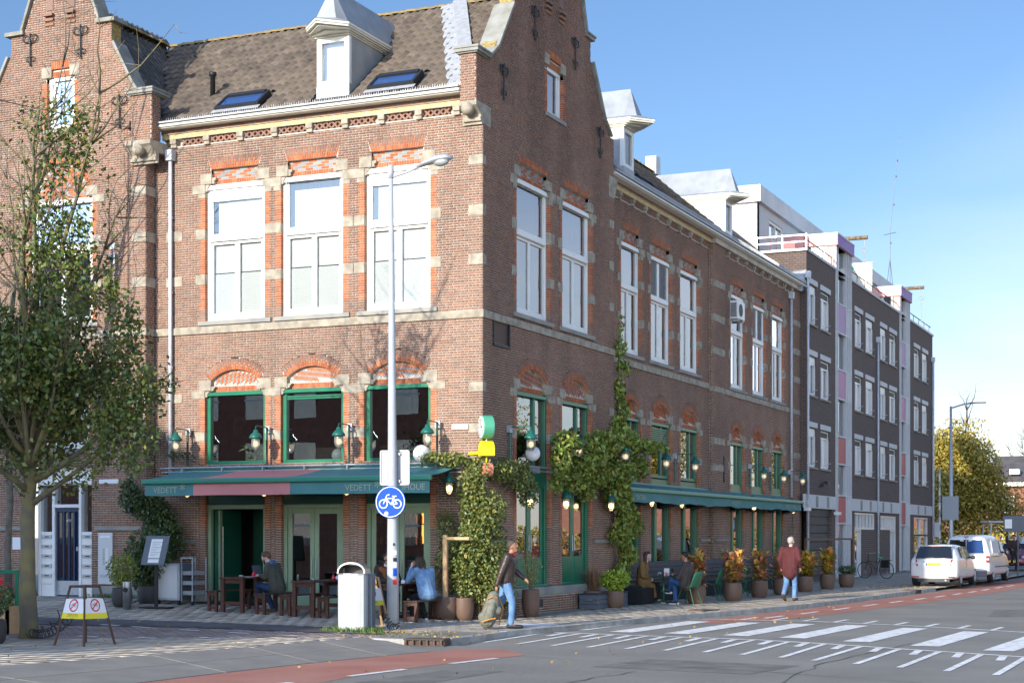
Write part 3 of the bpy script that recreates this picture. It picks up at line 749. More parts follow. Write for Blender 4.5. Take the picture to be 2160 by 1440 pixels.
def upper_opening(F, u0, u1, v0=6.76, v1=9.93, side_stones=(True, True), **kw):
    P = F.P; ws = .17; g = .02
    F.holes += [rect_hole(u0-ws, u1+ws, v0-.0, v1-.30), rect_hole(u0-.02, u1+.02, v1-.31, v1), rect_hole(u0+.17, u1-.17, v1-.01, v1+.34)]
    F.holes.append(lambda v, a=u0, b=u1, c=v1: (a+.17-.02-.09*(v-c-.34)/.27, b-.17+.02+.09*(v-c-.34)/.27) if c+.34 <= v <= c+.61 else None)
    st = ((7.61, 7.84), (8.67, 8.90))
    for u, s in ((u0-.012, -1), (u1+.012, 1)):
        jamb(F, u, s, v0, v1-.30, st, ws, brown_foot=.26)
        for a, b in st:
            if s > 0: stone(F, u, u+(.26 if side_stones[1] else .18), a, b)
            else: stone(F, u-(.26 if side_stones[0] else .18), u, a, b)
    # stepped corbel stones
    for u, s in ((u0, -1), (u1, 1)):
        a, b = sorted((u+s*.14, u-s*.17)); stone(F, a, b, v1+.005, v1+.24)
        a, b = sorted((u+s*.36, u+s*.012)); stone(F, a, b, v1-.21, v1+.0)
        a, b = sorted((u+s*.012, u+s*.20)); stone(F, a, b, v1-.31, v1-.212)
        console(F, u-s*.17, -s, v1+.01, v1+.15); console(F, u+s*.012, -s, v1-.16, v1-.005)
    # recessed panel of orange and grey bricks
    a, b = u0+.17, u1-.17; F.back.box(a-.02, b+.02, v1-.02, v1+.36, -.14, -.10)
    n = int((b-a)/.062)
    for i in range(n): x = a+(b-a)*i/n; F.bricks(x+.005, x+(b-a)/n-.005, v1+.005, v1+.10, -.092, 'orange')
    y = v1+.108
    for r in range(4):
        x = a-(r % 2)*.11; i = 0
        while x < b-.02:
            x0, x1 = max(x, a), min(x+.20, b); g_ = (i+(r//2)) % 2 == (r % 2)
            if x1-x0 > .03: F.bricks(x0+.004, x1-.004, y+.004, y+.052, -.092, 'grey' if (g_ and r != 0) or (r == 0 and i % 2) else 'orange')
            x += .205; i += 1
        y += .0575
    # flat arch, fanned soldiers
    n = int((b-a+.1)/.062)|1; c = (a+b)/2
    F.back.box(a-.1, b+.1, v1+.34, v1+.62, -.14, -.012)
    for i in range(n):
        x0 = -.5+i/n; x1 = -.5+(i+1)/n; wb = (b-a)+.02; wt = (b-a)+.20; lo = v1+.342; hi = v1+.61; m_ = lo+(.10 if i % 2 else .17)
        def qx(f, y): t = (y-lo)/(hi-lo); return c+f*(wb*(1-t)+wt*t)
        for (ya, yb, kind) in ((lo, m_-.005, 'orange'), (m_+.005, hi, 'brown')):
            getattr(F, kind).add([(qx(x0, ya)+.005, ya, -.05), (qx(x1, ya)-.005, ya, -.05), (qx(x1, yb)-.005, yb, -.05), (qx(x0, yb)+.005, yb, -.05),
                (qx(x0, ya)+.005, ya, 0), (qx(x1, ya)-.005, ya, 0), (qx(x1, yb)-.005, yb, 0), (qx(x0, yb)+.005, yb, 0)], [(4, 5, 6, 7), (0, 1, 5, 4), (1, 2, 6, 5), (2, 3, 7, 6), (3, 0, 4, 7)])
    # sill
    F.sill.box(u0-.19, u1+.19, v0-.10, v0-.0, -.2, .045)
    return white_window(F, u0, u1, v0, v1, **kw)
def arch_geo(u0, u1, v1, rise=None):
    hw = (u1-u0)/2-.16; rise = rise or .235*hw/.64; R_ = (hw*hw+rise*rise)/(2*rise); sp = v1+.255; cy = sp+rise-R_; return hw, R_, sp, cy
def green_window(F, u0, u1, v0=3.35, v1=5.12, letter=None, slats=False, mull=False, full=True, bottom=None, herring=True):
    P = F.P; uc = (u0+u1)/2; hw, R_, sp, cy = arch_geo(u0, u1, v1); Ro = R_+.25; th = math.asin(hw/R_); bot = v0 if bottom is None else bottom
    F.holes += [rect_hole(u0-.17, u1+.17, bot, v1-.14), rect_hole(u0-.02, u1+.02, v1-.15, v1+.01)]
    def hh(v):
        if v1 <= v < sp: return (uc-hw-.005, uc+hw+.005)
        if v >= sp:
            if v < cy+Ro:
                x = math.sqrt(max(0, Ro*Ro-(v-cy)**2)); tt = (v-cy)*math.tan(th)
                x = min(x, tt) if v-cy > 0 else 0
                return (uc-x, uc+x)
        return None
    F.holes.append(hh)
    st = ((3.97, 4.19),) if bot > 2 else ((3.97, 4.19), (2.9, 3.1))
    for u, s in ((u0-.012, -1), (u1+.012, 1)):
        jamb(F, u, s, max(bot, 2.0), v1-.14, st)
        if bot < 2.0:
            v = bot; k = 0
            while v < 2.0-.01:
                t = min(2.0, v+CH); L_ = .19 if k % 2 else .12; a, b = sorted((u, u+s*L_)); F.bricks(a+.003, b-.003, v+.005, t-.005, 0, 'brown', -.16)
                if k % 2 == 0: a, b = sorted((u+s*(L_+.008), u+s*.17)); F.bricks(a, b, v+.005, t-.005, 0, 'brown')
                v = t; k += 1
            F.back.box(*sorted((u+s*.004, u+s*.17)), bot, 2.0, -.156, -.009)
        for a, b in st: x0, x1 = sorted((u, u+s*.27)); stone(F, x0, x1, a, b)
        a, b = sorted((u+s*.16, uc+s*hw)); stone(F, a, b, v1+.03, sp+.0)
        a, b = sorted((u+s*.36, u+s*.0)); stone(F, a, b, v1-.15, v1+.028)
        console(F, uc+s*hw, -s, v1+.02, v1+.12); console(F, u, -s, v1-.12, v1+.02)
    # tympanum
    n = 20; arc = [(uc+R_*math.sin(-th+2*th*i/n), cy+R_*math.cos(-th+2*th*i/n)) for i in range(n+1)]
    F.back.prism([(uc-hw, v1-.0), (uc+hw, v1-.0)]+arc[::-1], -.14, -.10)
    m_ = int(2*hw/.06)
    for i in range(m_): x = uc-hw+2*hw*i/m_; F.bricks(x+.004, x+2*hw/m_-.004, v1+.006, v1+.12, -.092, 'orange')
    def inside(x, y): return y > v1+.13 and abs(x-uc) < hw-.01 and (x-uc)**2+(y-cy)**2 < (R_-.012)**2
    # bricks laid on the diagonal, grey headers between them
    c_ = .70711; rw = .047; q_ = int(hw*2.2/rw)
    for r in range(-q_, q_+1):
        a = -1.2+(r % 3)*.062
        while a < 1.2:
            for L2, kind in ((.118, 'orange'), (.040, 'grey' if herring else 'orange')):
                co = [(a, r*rw), (a+L2, r*rw), (a+L2, r*rw+.038), (a, r*rw+.038)]; sg = 1 if herring is True and int((u0*10)) % 2 else -1
                pt = [(uc+(x-y*sg)*c_, v1+.25+(x*sg+y)*c_) for x, y in co]
                if min(y for x, y in pt) > v1+.124 and all((x-uc)**2+(y-cy)**2 < (R_+.03)**2 and abs(x-uc) < hw+.02 for x, y in pt): getattr(F, kind).prism(pt, -.12, -.092)
                a += L2+.010
    # arch ring
    m_ = int(2*th*(R_+.12)/.064)|1
    ringback = [(uc+(R_)*math.sin(-th+2*th*i/24), cy+(R_)*math.cos(-th+2*th*i/24)) for i in range(25)]+[(uc+(Ro)*math.sin(th-2*th*i/24), cy+(Ro)*math.cos(th-2*th*i/24)) for i in range(25)]
    for i in range(24):
        F.back.prism([ringback[i], ringback[i+1], ringback[48-i], ringback[49-i]], -.14, -.012)
    for i in range(m_):
        t0 = -th+2*th*(i+.08)/m_; t1 = -th+2*th*(i+.92)/m_; rm = R_+(.10 if i % 2 else .155)
        for ra, rb, kind in ((R_, rm-.006, 'orange'), (rm+.006, Ro, 'brown')):
            pts = [(uc+r*math.sin(t), cy+r*math.cos(t)) for r, t in ((ra, t0), (ra, t1), (rb, t1), (rb, t0))]
            getattr(F, kind).add([(x, y, -.12) for x, y in pts]+[(x, y, 0) for x, y in pts], [(4, 5, 6, 7), (0, 1, 5, 4), (1, 2, 6, 5), (2, 3, 7, 6), (3, 0, 4, 7)])
    # the green joinery
    w = thing('green_window', None, None); adopt(w, F.par); t = .09; fr = MB(P)
    fr.box(u0, u0+t, v0, v1, -.21, -.085); fr.box(u1-t, u1, v0, v1, -.21, -.085); fr.box(u0+t, u1-t, v1-t, v1, -.21, -.085); fr.box(u0+t, u1-t, v0, v0+t, -.21, -.085)
    fr.box(u0-.008, u1+.008, v1-.10, v1-.01, -.085, -.03)
    if mull: fr.box(u0+(u1-u0)*.62, u0+(u1-u0)*.62+.10, v0+t, v1-t, -.20, -.10)
    fr.build('window_frame', 'green_paint', w, world=True, bevel=.01)
    if slats:
        sl = MB(P)
        for i in range(slats): y = v1-.16-i*.055*(1 if slats > 4 else .9); sl.box(u0+.1, u1-.1, y-.035, y, -.13, -.075-(.02 if slats < 5 else 0))
        sl.build('louvre', 'green_paint', w, world=True)
    MB(P).quad((u0+t, v0+t, -.15), (u1-t, v0+t, -.15), (u1-t, v1-t, -.15), (u0+t, v1-t, -.15)).build('pane', 'glass_dark', w, world=True)
    if letter: text_on(letter, .8, P, (u0+u1)/2, (v0+v1)/2-.02, -.22, w, name='letter', m='letter_black')
    return w
def stud(F, u0, u1, v0, v1, w0, w1, m, nm, bevel=0, parent=None): return MB(F.P).box(u0, u1, v0, v1, w0, w1).build(nm, m, parent or F.par, world=True, bevel=bevel)
# ---- facade A
FA = Fac(A_FR, bld)
AW = [(-7.10, -5.50), (-5.04, -3.45), (-2.88, -1.27)]
for i, (a, b) in enumerate(AW):
    upper_opening(FA, a, b, roller=(i != 1))
    green_window(FA, a-.01, b+.01, 3.42, 5.12, letter='BAR'[i], slats=(2 if i == 1 else False), bottom=3.42)
    # stone blocks level with the doors and the door openings
    FA.holes.append(rect_hole(a-.17, b+.17, -.3, 3.05))
    for u, s in ((a-.012, -1), (b+.012, 1)):
        jamb(FA, u, s, 1.95, 3.05, ())
        v = .2; k = 0
        while v < 1.94:
            L_ = .17 if k % 2 else .11; x0, x1 = sorted((u, u+s*L_)); FA.bricks(x0+.003, x1-.003, v+.005, v+CH-.005, 0, 'brown', -.16)
            if k % 2 == 0: x0, x1 = sorted((u+s*(L_+.008), u+s*.17)); FA.bricks(x0, x1, v+.005, v+CH-.005, 0, 'brown')
            v += CH; k += 1
        FA.back.box(*sorted((u+s*.004, u+s*.17)), .1, 1.96, -.156, -.009)
        x0, x1 = sorted((u-s*.0, u+s*.25)); stone(FA, x0, x1, .05, .52, w=.02)
def out_A(v):
    if v > 11.3: return []
    return [(-8.52, 0)]
for v0, v1 in ((7.61, 7.83), (8.67, 8.90), (9.76, 9.97), (4.88, 5.09), (4.0, 4.2), (1.62, 1.72)):
    stone(FA, -.33, .008, v0, v1, w0=-.10); MB(G_FR).box(-.004, .17, v0, v1, -.1, .0085).build('stone_block', 'sandstone', bld, world=True, bevel=.005)
    if v0 < 9.5: stone(FA, -8.2, -7.75, v0, v1, w0=-.05)
# string course wraps the corner
MB(A_FR).box(-8.52, .035, 6.47, 6.64, -.1, .035).build('string_course', 'sandstone', bld, world=True, bevel=.008)
for a, b in AW: pass
br, mo = courses(0.0, 10.86, out_A, FA.holes)
BRA = [(r, A_FR, 'A') for r in br]
link('wall', mortar_mesh('wall', mo, A_FR), bld, True)
FA.done()
# cornice of A: diamond lattice, brackets, yellow soldiers, brown soldiers, gutter
def cornice(P, u0, u1, par, base=10.86, du=.92, first=None, dia=True):
    ye = MB(P); br_ = MB(P); bk = MB(P); dm = MB(P)
    bk.box(u0, u1, base, base+.19, -.08, -.07); bk.box(u0, u1, base-.001, base+.03, -.07, .016)
    n = int((u1-u0)/.062)
    for i in range(n):
        x = u0+(u1-u0)*i/n; d = (u1-u0)/n
        ye.box(x+.003, x+d-.003, base+.20, base+.30, -.05, .095); br_.box(x+.003, x+d-.003, base+.31, base+.385, -.05, .135)
    bk.box(u0, u1, base+.19, base+.30, -.05, .088); bk.box(u0, u1, base+.30, base+.39, -.05, .128)
    first = u0+.12 if first is None else first
    x = first; cx = []
    while x < u1-.1:
        mb = MB(P); mb.box(x-.085, x+.085, base+.075, base+.195, -.05, .10); mb.box(x-.075, x+.075, base-.01, base+.075, -.05, .07)
        mb.build('bracket', 'sandstone', par, world=True, bevel=.015); cx.append(x); x += du
    x = u0+.03
    while x < u1-.1:
        if all(abs(x+.085-c) > .13 for c in cx):
            for s in (1, -1):
                c0, c1 = x+.085, base+.115; L_ = .105; e = (.7071, .7071*s); f_ = (-.7071*s, .7071)
                dm.prism([(c0+e[0]*L_*a+f_[0]*.022*b, c1+e[1]*L_*a+f_[1]*.022*b) for a, b in ((-1, -1), (1, -1), (1, 1), (-1, 1))], -.07, .02-(s > 0)*.004)
        x += .155
    for nm, mb, m in (('yellow_brickwork', ye, 'brick_yellow'), ('soldier_course', br_, 'brick'), ('lattice_brickwork', dm, 'brick')): tag(mb.build(nm, m, par, world=True), kind='stuff')
    bk.build('cornice_bed', 'mortar', par, world=True)
def gutter(P, u0, u1, par, v=11.25, spikes=True):
    mb = MB(P); mb.prism([(0, 0)]*0 or [(u0, v), (u1, v), (u1, v+.11), (u0, v+.11)], .10, .36); mb.prism([(u0, v+.025), (u1, v+.025), (u1, v+.085), (u0, v+.085)], .36, .41)
    mb.build('gutter', 'gutter_paint', par, world=True, bevel=.012)
    MB(P).box(u0, u1, v+.112, v+.15, .04, .43).build('gutter_lip', 'zinc', par, world=True)
    if spikes:
        sp = MB(P); x = u0
        while x < u1: 
            for w in (.1, .2): sp.box(x, x+.006, v+.15, v+.27+random.uniform(-.02, .02), w+random.uniform(-.02, .02), w+.006)
            x += .06
        tag(sp.build('bird_spikes', 'galvanised', par, world=True), kind='stuff')
cornice(A_FR, -8.25, -.38, bld, first=-7.95); gutter(A_FR, -8.3, -.38, bld)
# drainpipes
def pipe(P, u, w, v0, v1, par, m='pipe_grey', r=.045, head=True):
    p = thing('drainpipe', None, None); adopt(p, par)
    mb = MB(P); mb.tube([(u, v0, w), (u, v1, w)], r, 12); mb.build('pipe', m, p, smooth=True, world=True)
    mb = MB(P)
    v = v0+1.0
    while v < v1: mb.tube([(u, v, w), (u, v+.05, w)], r+.010, 12); v += 1.75
    mb.build('pipe_collar', m, p, world=True)
    if head: MB(P).add(*[[(u-.09, v1, w-.09), (u+.09, v1, w-.09), (u+.09, v1, w+.09), (u-.09, v1, w+.09), (u-.10, v1+.25, w-.1), (u+.10, v1+.25, w-.1), (u+.10, v1+.25, w+.1), (u-.10, v1+.25, w+.1)], [(0, 3, 2, 1), (4, 5, 6, 7), (0, 1, 5, 4), (1, 2, 6, 5), (2, 3, 7, 6), (3, 0, 4, 7)]]).build('hopper', m, p, world=True, bevel=.01)
pipe(A_FR, -8.02, .09, 2.95, 10.55, bld)
# ---- gable B
FG = Fac(G_FR, bld)
for a, b in ((1.83, 3.75), (4.55, 6.47)): upper_opening(FG, a, b, 6.80, 9.88, kind='side')
for a, b in ((1.83, 3.74), (4.55, 6.42)): green_window(FG, a, b, 3.27, 5.06, bottom=.62, mull=True)
def small_window(F, u0, u1, v0, v1, st=True):
    F.holes.append(rect_hole(u0-.17, u1+.17, v0-.05, v1-.12)); F.holes.append(rect_hole(u0-.02, u1+.02, v1-.12, v1)); F.holes.append(rect_hole(u0+.12, u1-.12, v1, v1+.38))
    for u, s in ((u0-.01, -1), (u1+.01, 1)):
        jamb(F, u, s, v0-.05, v1-.12, ())
        a, b = sorted((u+s*.16, u-s*.14)); stone(F, a, b, v1+.0, v1+.25)
    n = int((u1-u0-.2)/.062); a, b = u0+.12, u1-.12
    F.back.box(a, b, v1, v1+.39, -.12, -.06)
    for i in range(n):
        x = a+(b-a)*i/n; d = (b-a)/n; F.bricks(x+.004, x+d-.004, v1+.005, v1+.14, -.05, 'orange'); F.bricks(x+.004, x+d-.004, v1+.19, v1+.38, 0, 'orange')
    P = F.P; w = thing('window', None, None); adopt(w, F.par); fr = MB(P); t = .09
    fr.box(u0, u0+t, v0, v1, -.2, -.08); fr.box(u1-t, u1, v0, v1, -.2, -.08); fr.box(u0+t, u1-t, v1-t, v1, -.2, -.08); fr.box(u0+t, u1-t, v0, v0+t, -.2, -.08)
    fr.box(u0+t+.01, u0+t+.07, v0+t, v1-t, -.17, -.11); fr.box(u1-t-.07, u1-t-.01, v0+t, v1-t, -.17, -.11)
    fr.build('window_frame', 'white_paint', w, world=True, bevel=.01)
    MB(P).quad((u0+t, v0+t, -.14), (u1-t, v0+t, -.14), (u1-t, v1-t, -.14), (u0+t, v1-t, -.14)).build('pane', 'glass_side', w, world=True)
    MB(P).box(u0, u1, v0, v1, -.32, -.31).build('curtain', 'curtain', w, world=True)
    F.sill.box(u0-.12, u1+.12, v0-.12, v0-.02, -.2, .05)
small_window(FG, 3.62, 4.60, 11.75, 12.86)
FG.holes.append(rect_hole(.56, 1.4, 5.97, 6.47))
t_ = thing('wall_vent', None, None); adopt(t_, bld)
MB(G_FR).box(.56, 1.4, 5.97, 6.47, -.12, -.03).build('vent_panel', 'frame_brown', t_, world=True)
f_ = MB(G_FR); f_.box(.53, .57, 5.94, 6.47, -.05, .02); f_.box(1.39, 1.43, 5.94, 6.47, -.05, .02); f_.box(.53, 1.43, 5.93, 5.98, -.05, .03); f_.build('vent_frame', 'iron', t_, world=True)
GC = 4.06
def out_G(v):
    lo = 0 if v < 10.62 else 0
    if v < 12.10: return [(lo, 8.12)]
    if v < 13.62:
        t = (v-12.10)/1.52; h = 3.73-(1.35)*t; return [(GC-h, GC+h)]
    if v < 14.2: return [(GC-2.38, GC+2.38)]
    if v < 17.0: return [(GC-2.0+(v-14.2)*.36, GC+2.0-(v-14.2)*.36)]
    return []
brg, mog = courses(0.0, 16.6, out_G, FG.holes)
BRG = [(r, G_FR, 'B') for r in brg]
link('wall', mortar_mesh('wall', mog, G_FR), bld, True)
FG.done()
# back of the gable parapet and its stone copings
mb = MB(G_FR); prof = [(0, 11.0), (8.12, 11.0), (8.12, 12.1), (GC+3.73, 12.1), (GC+2.38, 13.62), (GC+2.38, 14.2), (GC+2.0, 14.2), (GC+1.15, 16.6), (GC-1.15, 16.6), (GC-2.0, 14.2), (GC-2.38, 14.2), (GC-2.38, 13.62), (GC-3.73, 12.1), (0, 12.1)]

def rim(P, prof, par):
    m_ = MB(P); m_.add([(a, b, -.36) for a, b in prof], [tuple(range(len(prof)))[::-1]])
    for (a, b), (c, d) in zip(prof, prof[1:]+prof[:1]): m_.quad((a, b, -.36), (c, d, -.36), (c, d, -.02), (a, b, -.02))
    m_.build('gable_back', 'lichen_brick', par, world=True)
rim(G_FR, prof, bld)
def coping(P, pts, par, w0=-.44, w1=.07, th=.07, m='coping'):
    for (a, b) in zip(pts, pts[1:]):
        a, b = Vector((*a, 0)), Vector((*b, 0)); d = (b-a).normalized(); n = Vector((-d.y, d.x, 0)); n = n if n.y > 0 else -n
        q = [a-d*.01, b+d*.01, b+d*.01+n*th, a-d*.01+n*th]
        mb = MB(P); mb.prism([(p.x, p.y) for p in q], w0, w1); mb.build('coping', m, par, world=True, bevel=.012)
for s in (-1, 1):
    coping(G_FR, [(GC+s*3.78, 12.10), (GC+s*3.3, 12.45), (GC+s*2.45, 13.66)], bld)
    coping(G_FR, [(GC+s*2.03, 14.25), (GC+s*1.12, 16.7)], bld)
    mb = MB(G_FR); x0, x1 = sorted((GC+s*1.95, GC+s*2.52)); mb.box(x0, x1, 14.2, 14.28, -.42, .07); mb.box(x0-.03*(s < 0), x1+.03*(s > 0), 14.28, 14.33, -.45, .1); mb.build('shoulder_stone', 'coping', bld, world=True, bevel=.01)
# corner pier with cap, corbel and stone ball
def pier(cx0, cx1, cy0, cy1, v0, v1, par, facing=1):
    """pier box in x,y with brick faces to -Y and +X"""
    PA = wall_frame(cx0, cy0, 'A'); PB = wall_frame(cx1, cy0, 'B'); ba, ma = courses(v0, v1, lambda v: [(0, cx1-cx0)], []); bb, mbb = courses(v0, v1, lambda v: [(0, cy1-cy0)], [])
    o = link('pier_brickwork', brick_mesh('pier_brickwork', ba, PA, 'brick'), par, True); tag(o, kind='stuff')
    o = link('pier_brickwork', brick_mesh('pier_brickwork', bb, PB, 'brick'), par, True); tag(o, kind='stuff')
    MB().box(cx0+.012, cx1-.012, cy0+.012, cy1, v0, v1).build('pier_core', 'mortar', par, world=True)
    mb = MB(); mb.box(cx0-.09, cx1+.09, cy0-.09, cy1+.25, v1+.03, v1+.10); mb.box(cx0-.05, cx1+.05, cy0-.05, cy1+.2, v1, v1+.03); mb.box(cx0-.11, cx1+.11, cy0-.11, cy1+.27, v1+.10, v1+.15); mb.build('pier_cap', 'coping', par, world=True, bevel=.01)
def corbel(cx0, cx1, y0, v0, v1, par, yb=0):
    """moulded corbel swelling towards the street, with a ball under it"""
    h = v1-v0; prof = [(yb, v0), (yb-.06, v0), (yb-.06, v0+.05), (yb-.12, v0+.06), (yb-.14, v0+.13), (yb-.10, v0+.15), (yb-.12, v0+.2), (y0+.06, v1-.14), (y0, v1-.1), (y0, v1), (yb, v1)]
    mb = MB(lambda a, b, c: (c, a, b)); mb.prism(prof, cx0, cx1); mb.build('corbel', 'sandstone', par, world=True)
    MB().ball(((cx0+cx1)/2-.02, y0+.06, v0+.30), .15, 16, 10).build('stone_ball', 'sandstone', par, smooth=True, world=True)
corbel(-.40, .01, -.34, 10.60, 11.05, bld); pier(-.38, .0, -.34, .02, 11.05, 12.05, bld)
MB(G_FR).box(-.0, .42, 10.62, 11.05, -.1, .009).build('stone_block', 'sandstone', bld, world=True, bevel=.005)
MB(A_FR).box(-.46, -.40, 10.6, 10.86, -.1, .03).build('stone_block', 'sandstone', bld, world=True)
for v0, v1 in ((7.61, 7.83), (8.67, 8.90), (9.76, 9.97), (4.88, 5.09), (4.0, 4.2)):
    MB(G_FR).box(7.80, 8.12, v0, v1, -.1, .0085).build('stone_block', 'sandstone', bld, world=True, bevel=.005)
MB(G_FR).box(.0, 8.13, 6.4715, 6.6385, -.1, .034).build('string_course', 'sandstone', bld, world=True, bevel=.008)
# corbel at the far end of the gable
mb = MB(G_FR); mb.prism([(7.75, 10.55), (8.14, 10.55), (8.36, 10.95), (8.36, 11.1), (7.75, 11.1)], -.4, .012); mb.build('corbel', 'sandstone', bld, world=True, bevel=.01)
# plinth and ledges of the gable
MB(G_FR).prism([(-.06, .40), (8.2, .40), (8.2, .60), (-.06, .60)], -.05, .07).build('plinth_stone', 'bluestone', bld, world=True, bevel=.02)
MB(A_FR).box(-1.10, .07, .40, .60, -.05, .07).build('plinth_stone', 'bluestone', bld, world=True, bevel=.02)
for a, b in ((6.62, 8.12), (.1, 1.6)): MB(G_FR).box(a, b, 1.60, 1.69, -.05, .05).build('ledge', 'coping', bld, world=True, bevel=.008)
MB(A_FR).box(-8.5, -7.35, 1.60, 1.69, -.05, .05).build('ledge', 'coping', bld, world=True, bevel=.008)
bb = []; kk = 0
for k in range(7):
    v = k*CH
    bb += courses(v, v+CH, lambda q: [(-.06, 8.2)], [rect_hole(2.95, 3.25, .12, .32)])[0]
o = link('plinth_brickwork', brick_mesh('plinth_brickwork', bb, wall_frame(.05, 0, 'B'), 'brick'), bld, True); tag(o, kind='stuff')
MB(G_FR).box(-.06, 8.2, -.1, .42, -.03, .038).build('plinth', 'mortar', bld, world=True)
MB(G_FR).box(2.95, 3.25, .12, .32, .03, .042).build('air_hole', 'iron', bld, world=True)
# ---- receding wing along the street: section two (recessed) and section three
FB = Fac(B2_FR, bld); FC = Fac(B3_FR, bld)
for i, (a, b) in enumerate(((9.78, 11.38), (12.26, 14.08), (14.96, 16.84))): upper_opening(FB, a, b, 6.78, 9.82, kind='side', louvre=(i == 1))
for i, (a, b) in enumerate(((9.78, 11.38), (12.30, 14.08), (15.0, 16.84))): green_window(FB, a, b, 3.45, 5.05, bottom=.92, mull=True, slats=(9 if i == 1 else False), herring=False)
for i, (a, b) in enumerate(((20.05, 21.73), (22.74, 24.42), (25.33, 27.02))): upper_opening(FC, a, b, 6.66, 9.78, kind='side', louvre=(i == 1))
for i, (a, b) in enumerate(((20.0, 21.61), (22.6, 24.3), (25.3, 26.95))): green_window(FC, a, b, 3.40, 4.88, bottom=.90, mull=True, herring=False)
def out_B2(v): return [(8.0, 17.9)] if v < 10.9 else []
def out_B3(v): return [(17.9, 29.5)] if v < 10.9 else []
br2, mo2 = courses(0, 10.86, out_B2, FB.holes); br3, mo3 = courses(0, 10.86, out_B3, FC.holes)
for F_, b_, m_ in ((FB, br2, mo2), (FC, br3, mo3)):
    link('wall', mortar_mesh('wall', m_, F_.P), bld, True); o = link('brickwork', brick_mesh('brickwork', b_, F_.P, 'brick'), bld, True); tag(o, kind='stuff'); F_.done()
MB(B2_FR).box(8.1, 17.9, 6.42, 6.60, -.1, .035).build('string_course', 'sandstone', bld, world=True, bevel=.008)
MB(B3_FR).box(17.86, 29.5, 6.36, 6.54, -.1, .035).build('string_course', 'sandstone', bld, world=True, bevel=.008)
# pilasters of section three
for (a, b) in ((17.9, 19.25), (28.2, 29.5)):
    Pp = wall_frame(-.24, 0, 'B'); bp_, mp_ = courses(0, 11.1, lambda v: [(a, b)], []); o = link('pilaster_brickwork', brick_mesh('pilaster_brickwork', bp_, Pp, 'brick'), bld, True); tag(o, kind='stuff')
    MB(Pp).box(a+.013, b, 0, 11.1, -.2, -.011).build('pilaster', 'mortar', bld, world=True)
    PA_ = wall_frame(-.40, a, 'A'); bq, mq = courses(0, 11.1, lambda v: [(0, .155)], []); o = link('pilaster_brickwork', brick_mesh('pilaster_brickwork', bq, PA_, 'brick'), bld, True); tag(o, kind='stuff')
    for v0, v1 in ((7.55, 7.77), (8.6, 8.83), (9.7, 9.9), (6.36, 6.54), (4.7, 4.9), (3.85, 4.05)): MB(Pp).box(a-.012, b-.12, v0, v1, -.1, .010).build('stone_block', 'sandstone', bld, world=True)
MB(Pp).box(19.25-.28, 19.25-.2, 3.5, 4.35, .001, .03).build('air_slot', 'iron', bld, world=True)
MB(B3_FR).box(18.0, 19.5, 1.60, 1.70, -.0, .12).build('ledge', 'coping', bld, world=True)
MB(B2_FR).box(16.95, 17.9, 1.60, 1.70, -.05, .05).build('ledge', 'coping', bld, world=True)
cornice(B2_FR, 8.25, 17.85, bld, first=8.5, du=1.05); cornice(B3_FR, 19.3, 28.2, bld, first=19.6, du=1.05)
mb = MB(B3_FR); mb.box(17.9, 29.5, 11.06, 11.24, -.05, .14); mb.build('cornice_bed', 'mortar', bld, world=True)
gutter(wall_frame(-.40, 0, 'B'), 8.25, 29.4, bld, v=11.22, spikes=False)
pipe(G_FR, 8.28, -.22, 2.9, 10.6, bld); pipe(B3_FR, 27.75, .1, 3.2, 10.6, bld)
# plinth of the wing (below the green windows)
for P_, a, b in ((B2_FR, 8.1, 17.9), (B3_FR, 17.9, 29.5)): MB(P_).box(a, b, -.1, .50, -.1, .06).build('plinth', 'bluestone', bld, world=True)
# individual bricks nearest the camera, the rest joined
ALLB = BRA+BRG
def bkey(t):
    (u0, u1, v0, v1), P, s = t; x, y, z = P((u0+u1)/2, (v0+v1)/2, 0); pen = 0 if (u1-u0 > .15 and v0 > 3.3 and v0 < 9.6) else 50
    return (x-CAM.x)**2+(y-CAM.y)**2+pen*100
ALLB.sort(key=bkey)
ones = {}
for s in 'AB':
    mb = MB(A_FR if s == 'A' else G_FR); mb.box(-BL/2, BL/2, -.021, .021, -.014, 0); ones[s] = mb.mesh('brick', 'brick_one')
for (r, P, s) in ALLB[:300]:
    o = link('brick', ones[s], bld); o.location = P((r[0]+r[1])/2, (r[2]+r[3])/2, random.uniform(-.003, .002)); o.scale = (1, 1, 1)
for s, P in (('A', A_FR), ('B', G_FR)):
    rr = [t[0] for t in ALLB[300:] if t[2] == s]; o = link('brickwork', brick_mesh('brickwork', rr, P, 'brick'), bld, True); tag(o, kind='stuff')
# interior floors and dark inner walls so that windows look into rooms
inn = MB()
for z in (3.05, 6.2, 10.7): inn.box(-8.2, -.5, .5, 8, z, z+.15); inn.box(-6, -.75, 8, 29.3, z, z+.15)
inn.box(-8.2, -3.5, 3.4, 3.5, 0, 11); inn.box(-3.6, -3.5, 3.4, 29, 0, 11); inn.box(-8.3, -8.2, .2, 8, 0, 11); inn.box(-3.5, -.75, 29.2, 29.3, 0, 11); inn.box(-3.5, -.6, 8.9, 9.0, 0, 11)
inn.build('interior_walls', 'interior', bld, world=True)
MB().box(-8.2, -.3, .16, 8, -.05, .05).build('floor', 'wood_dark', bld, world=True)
MB().box(-6, -.5, 8, 29.3, .3, .5).build('floor', 'wood_dark', bld, world=True)
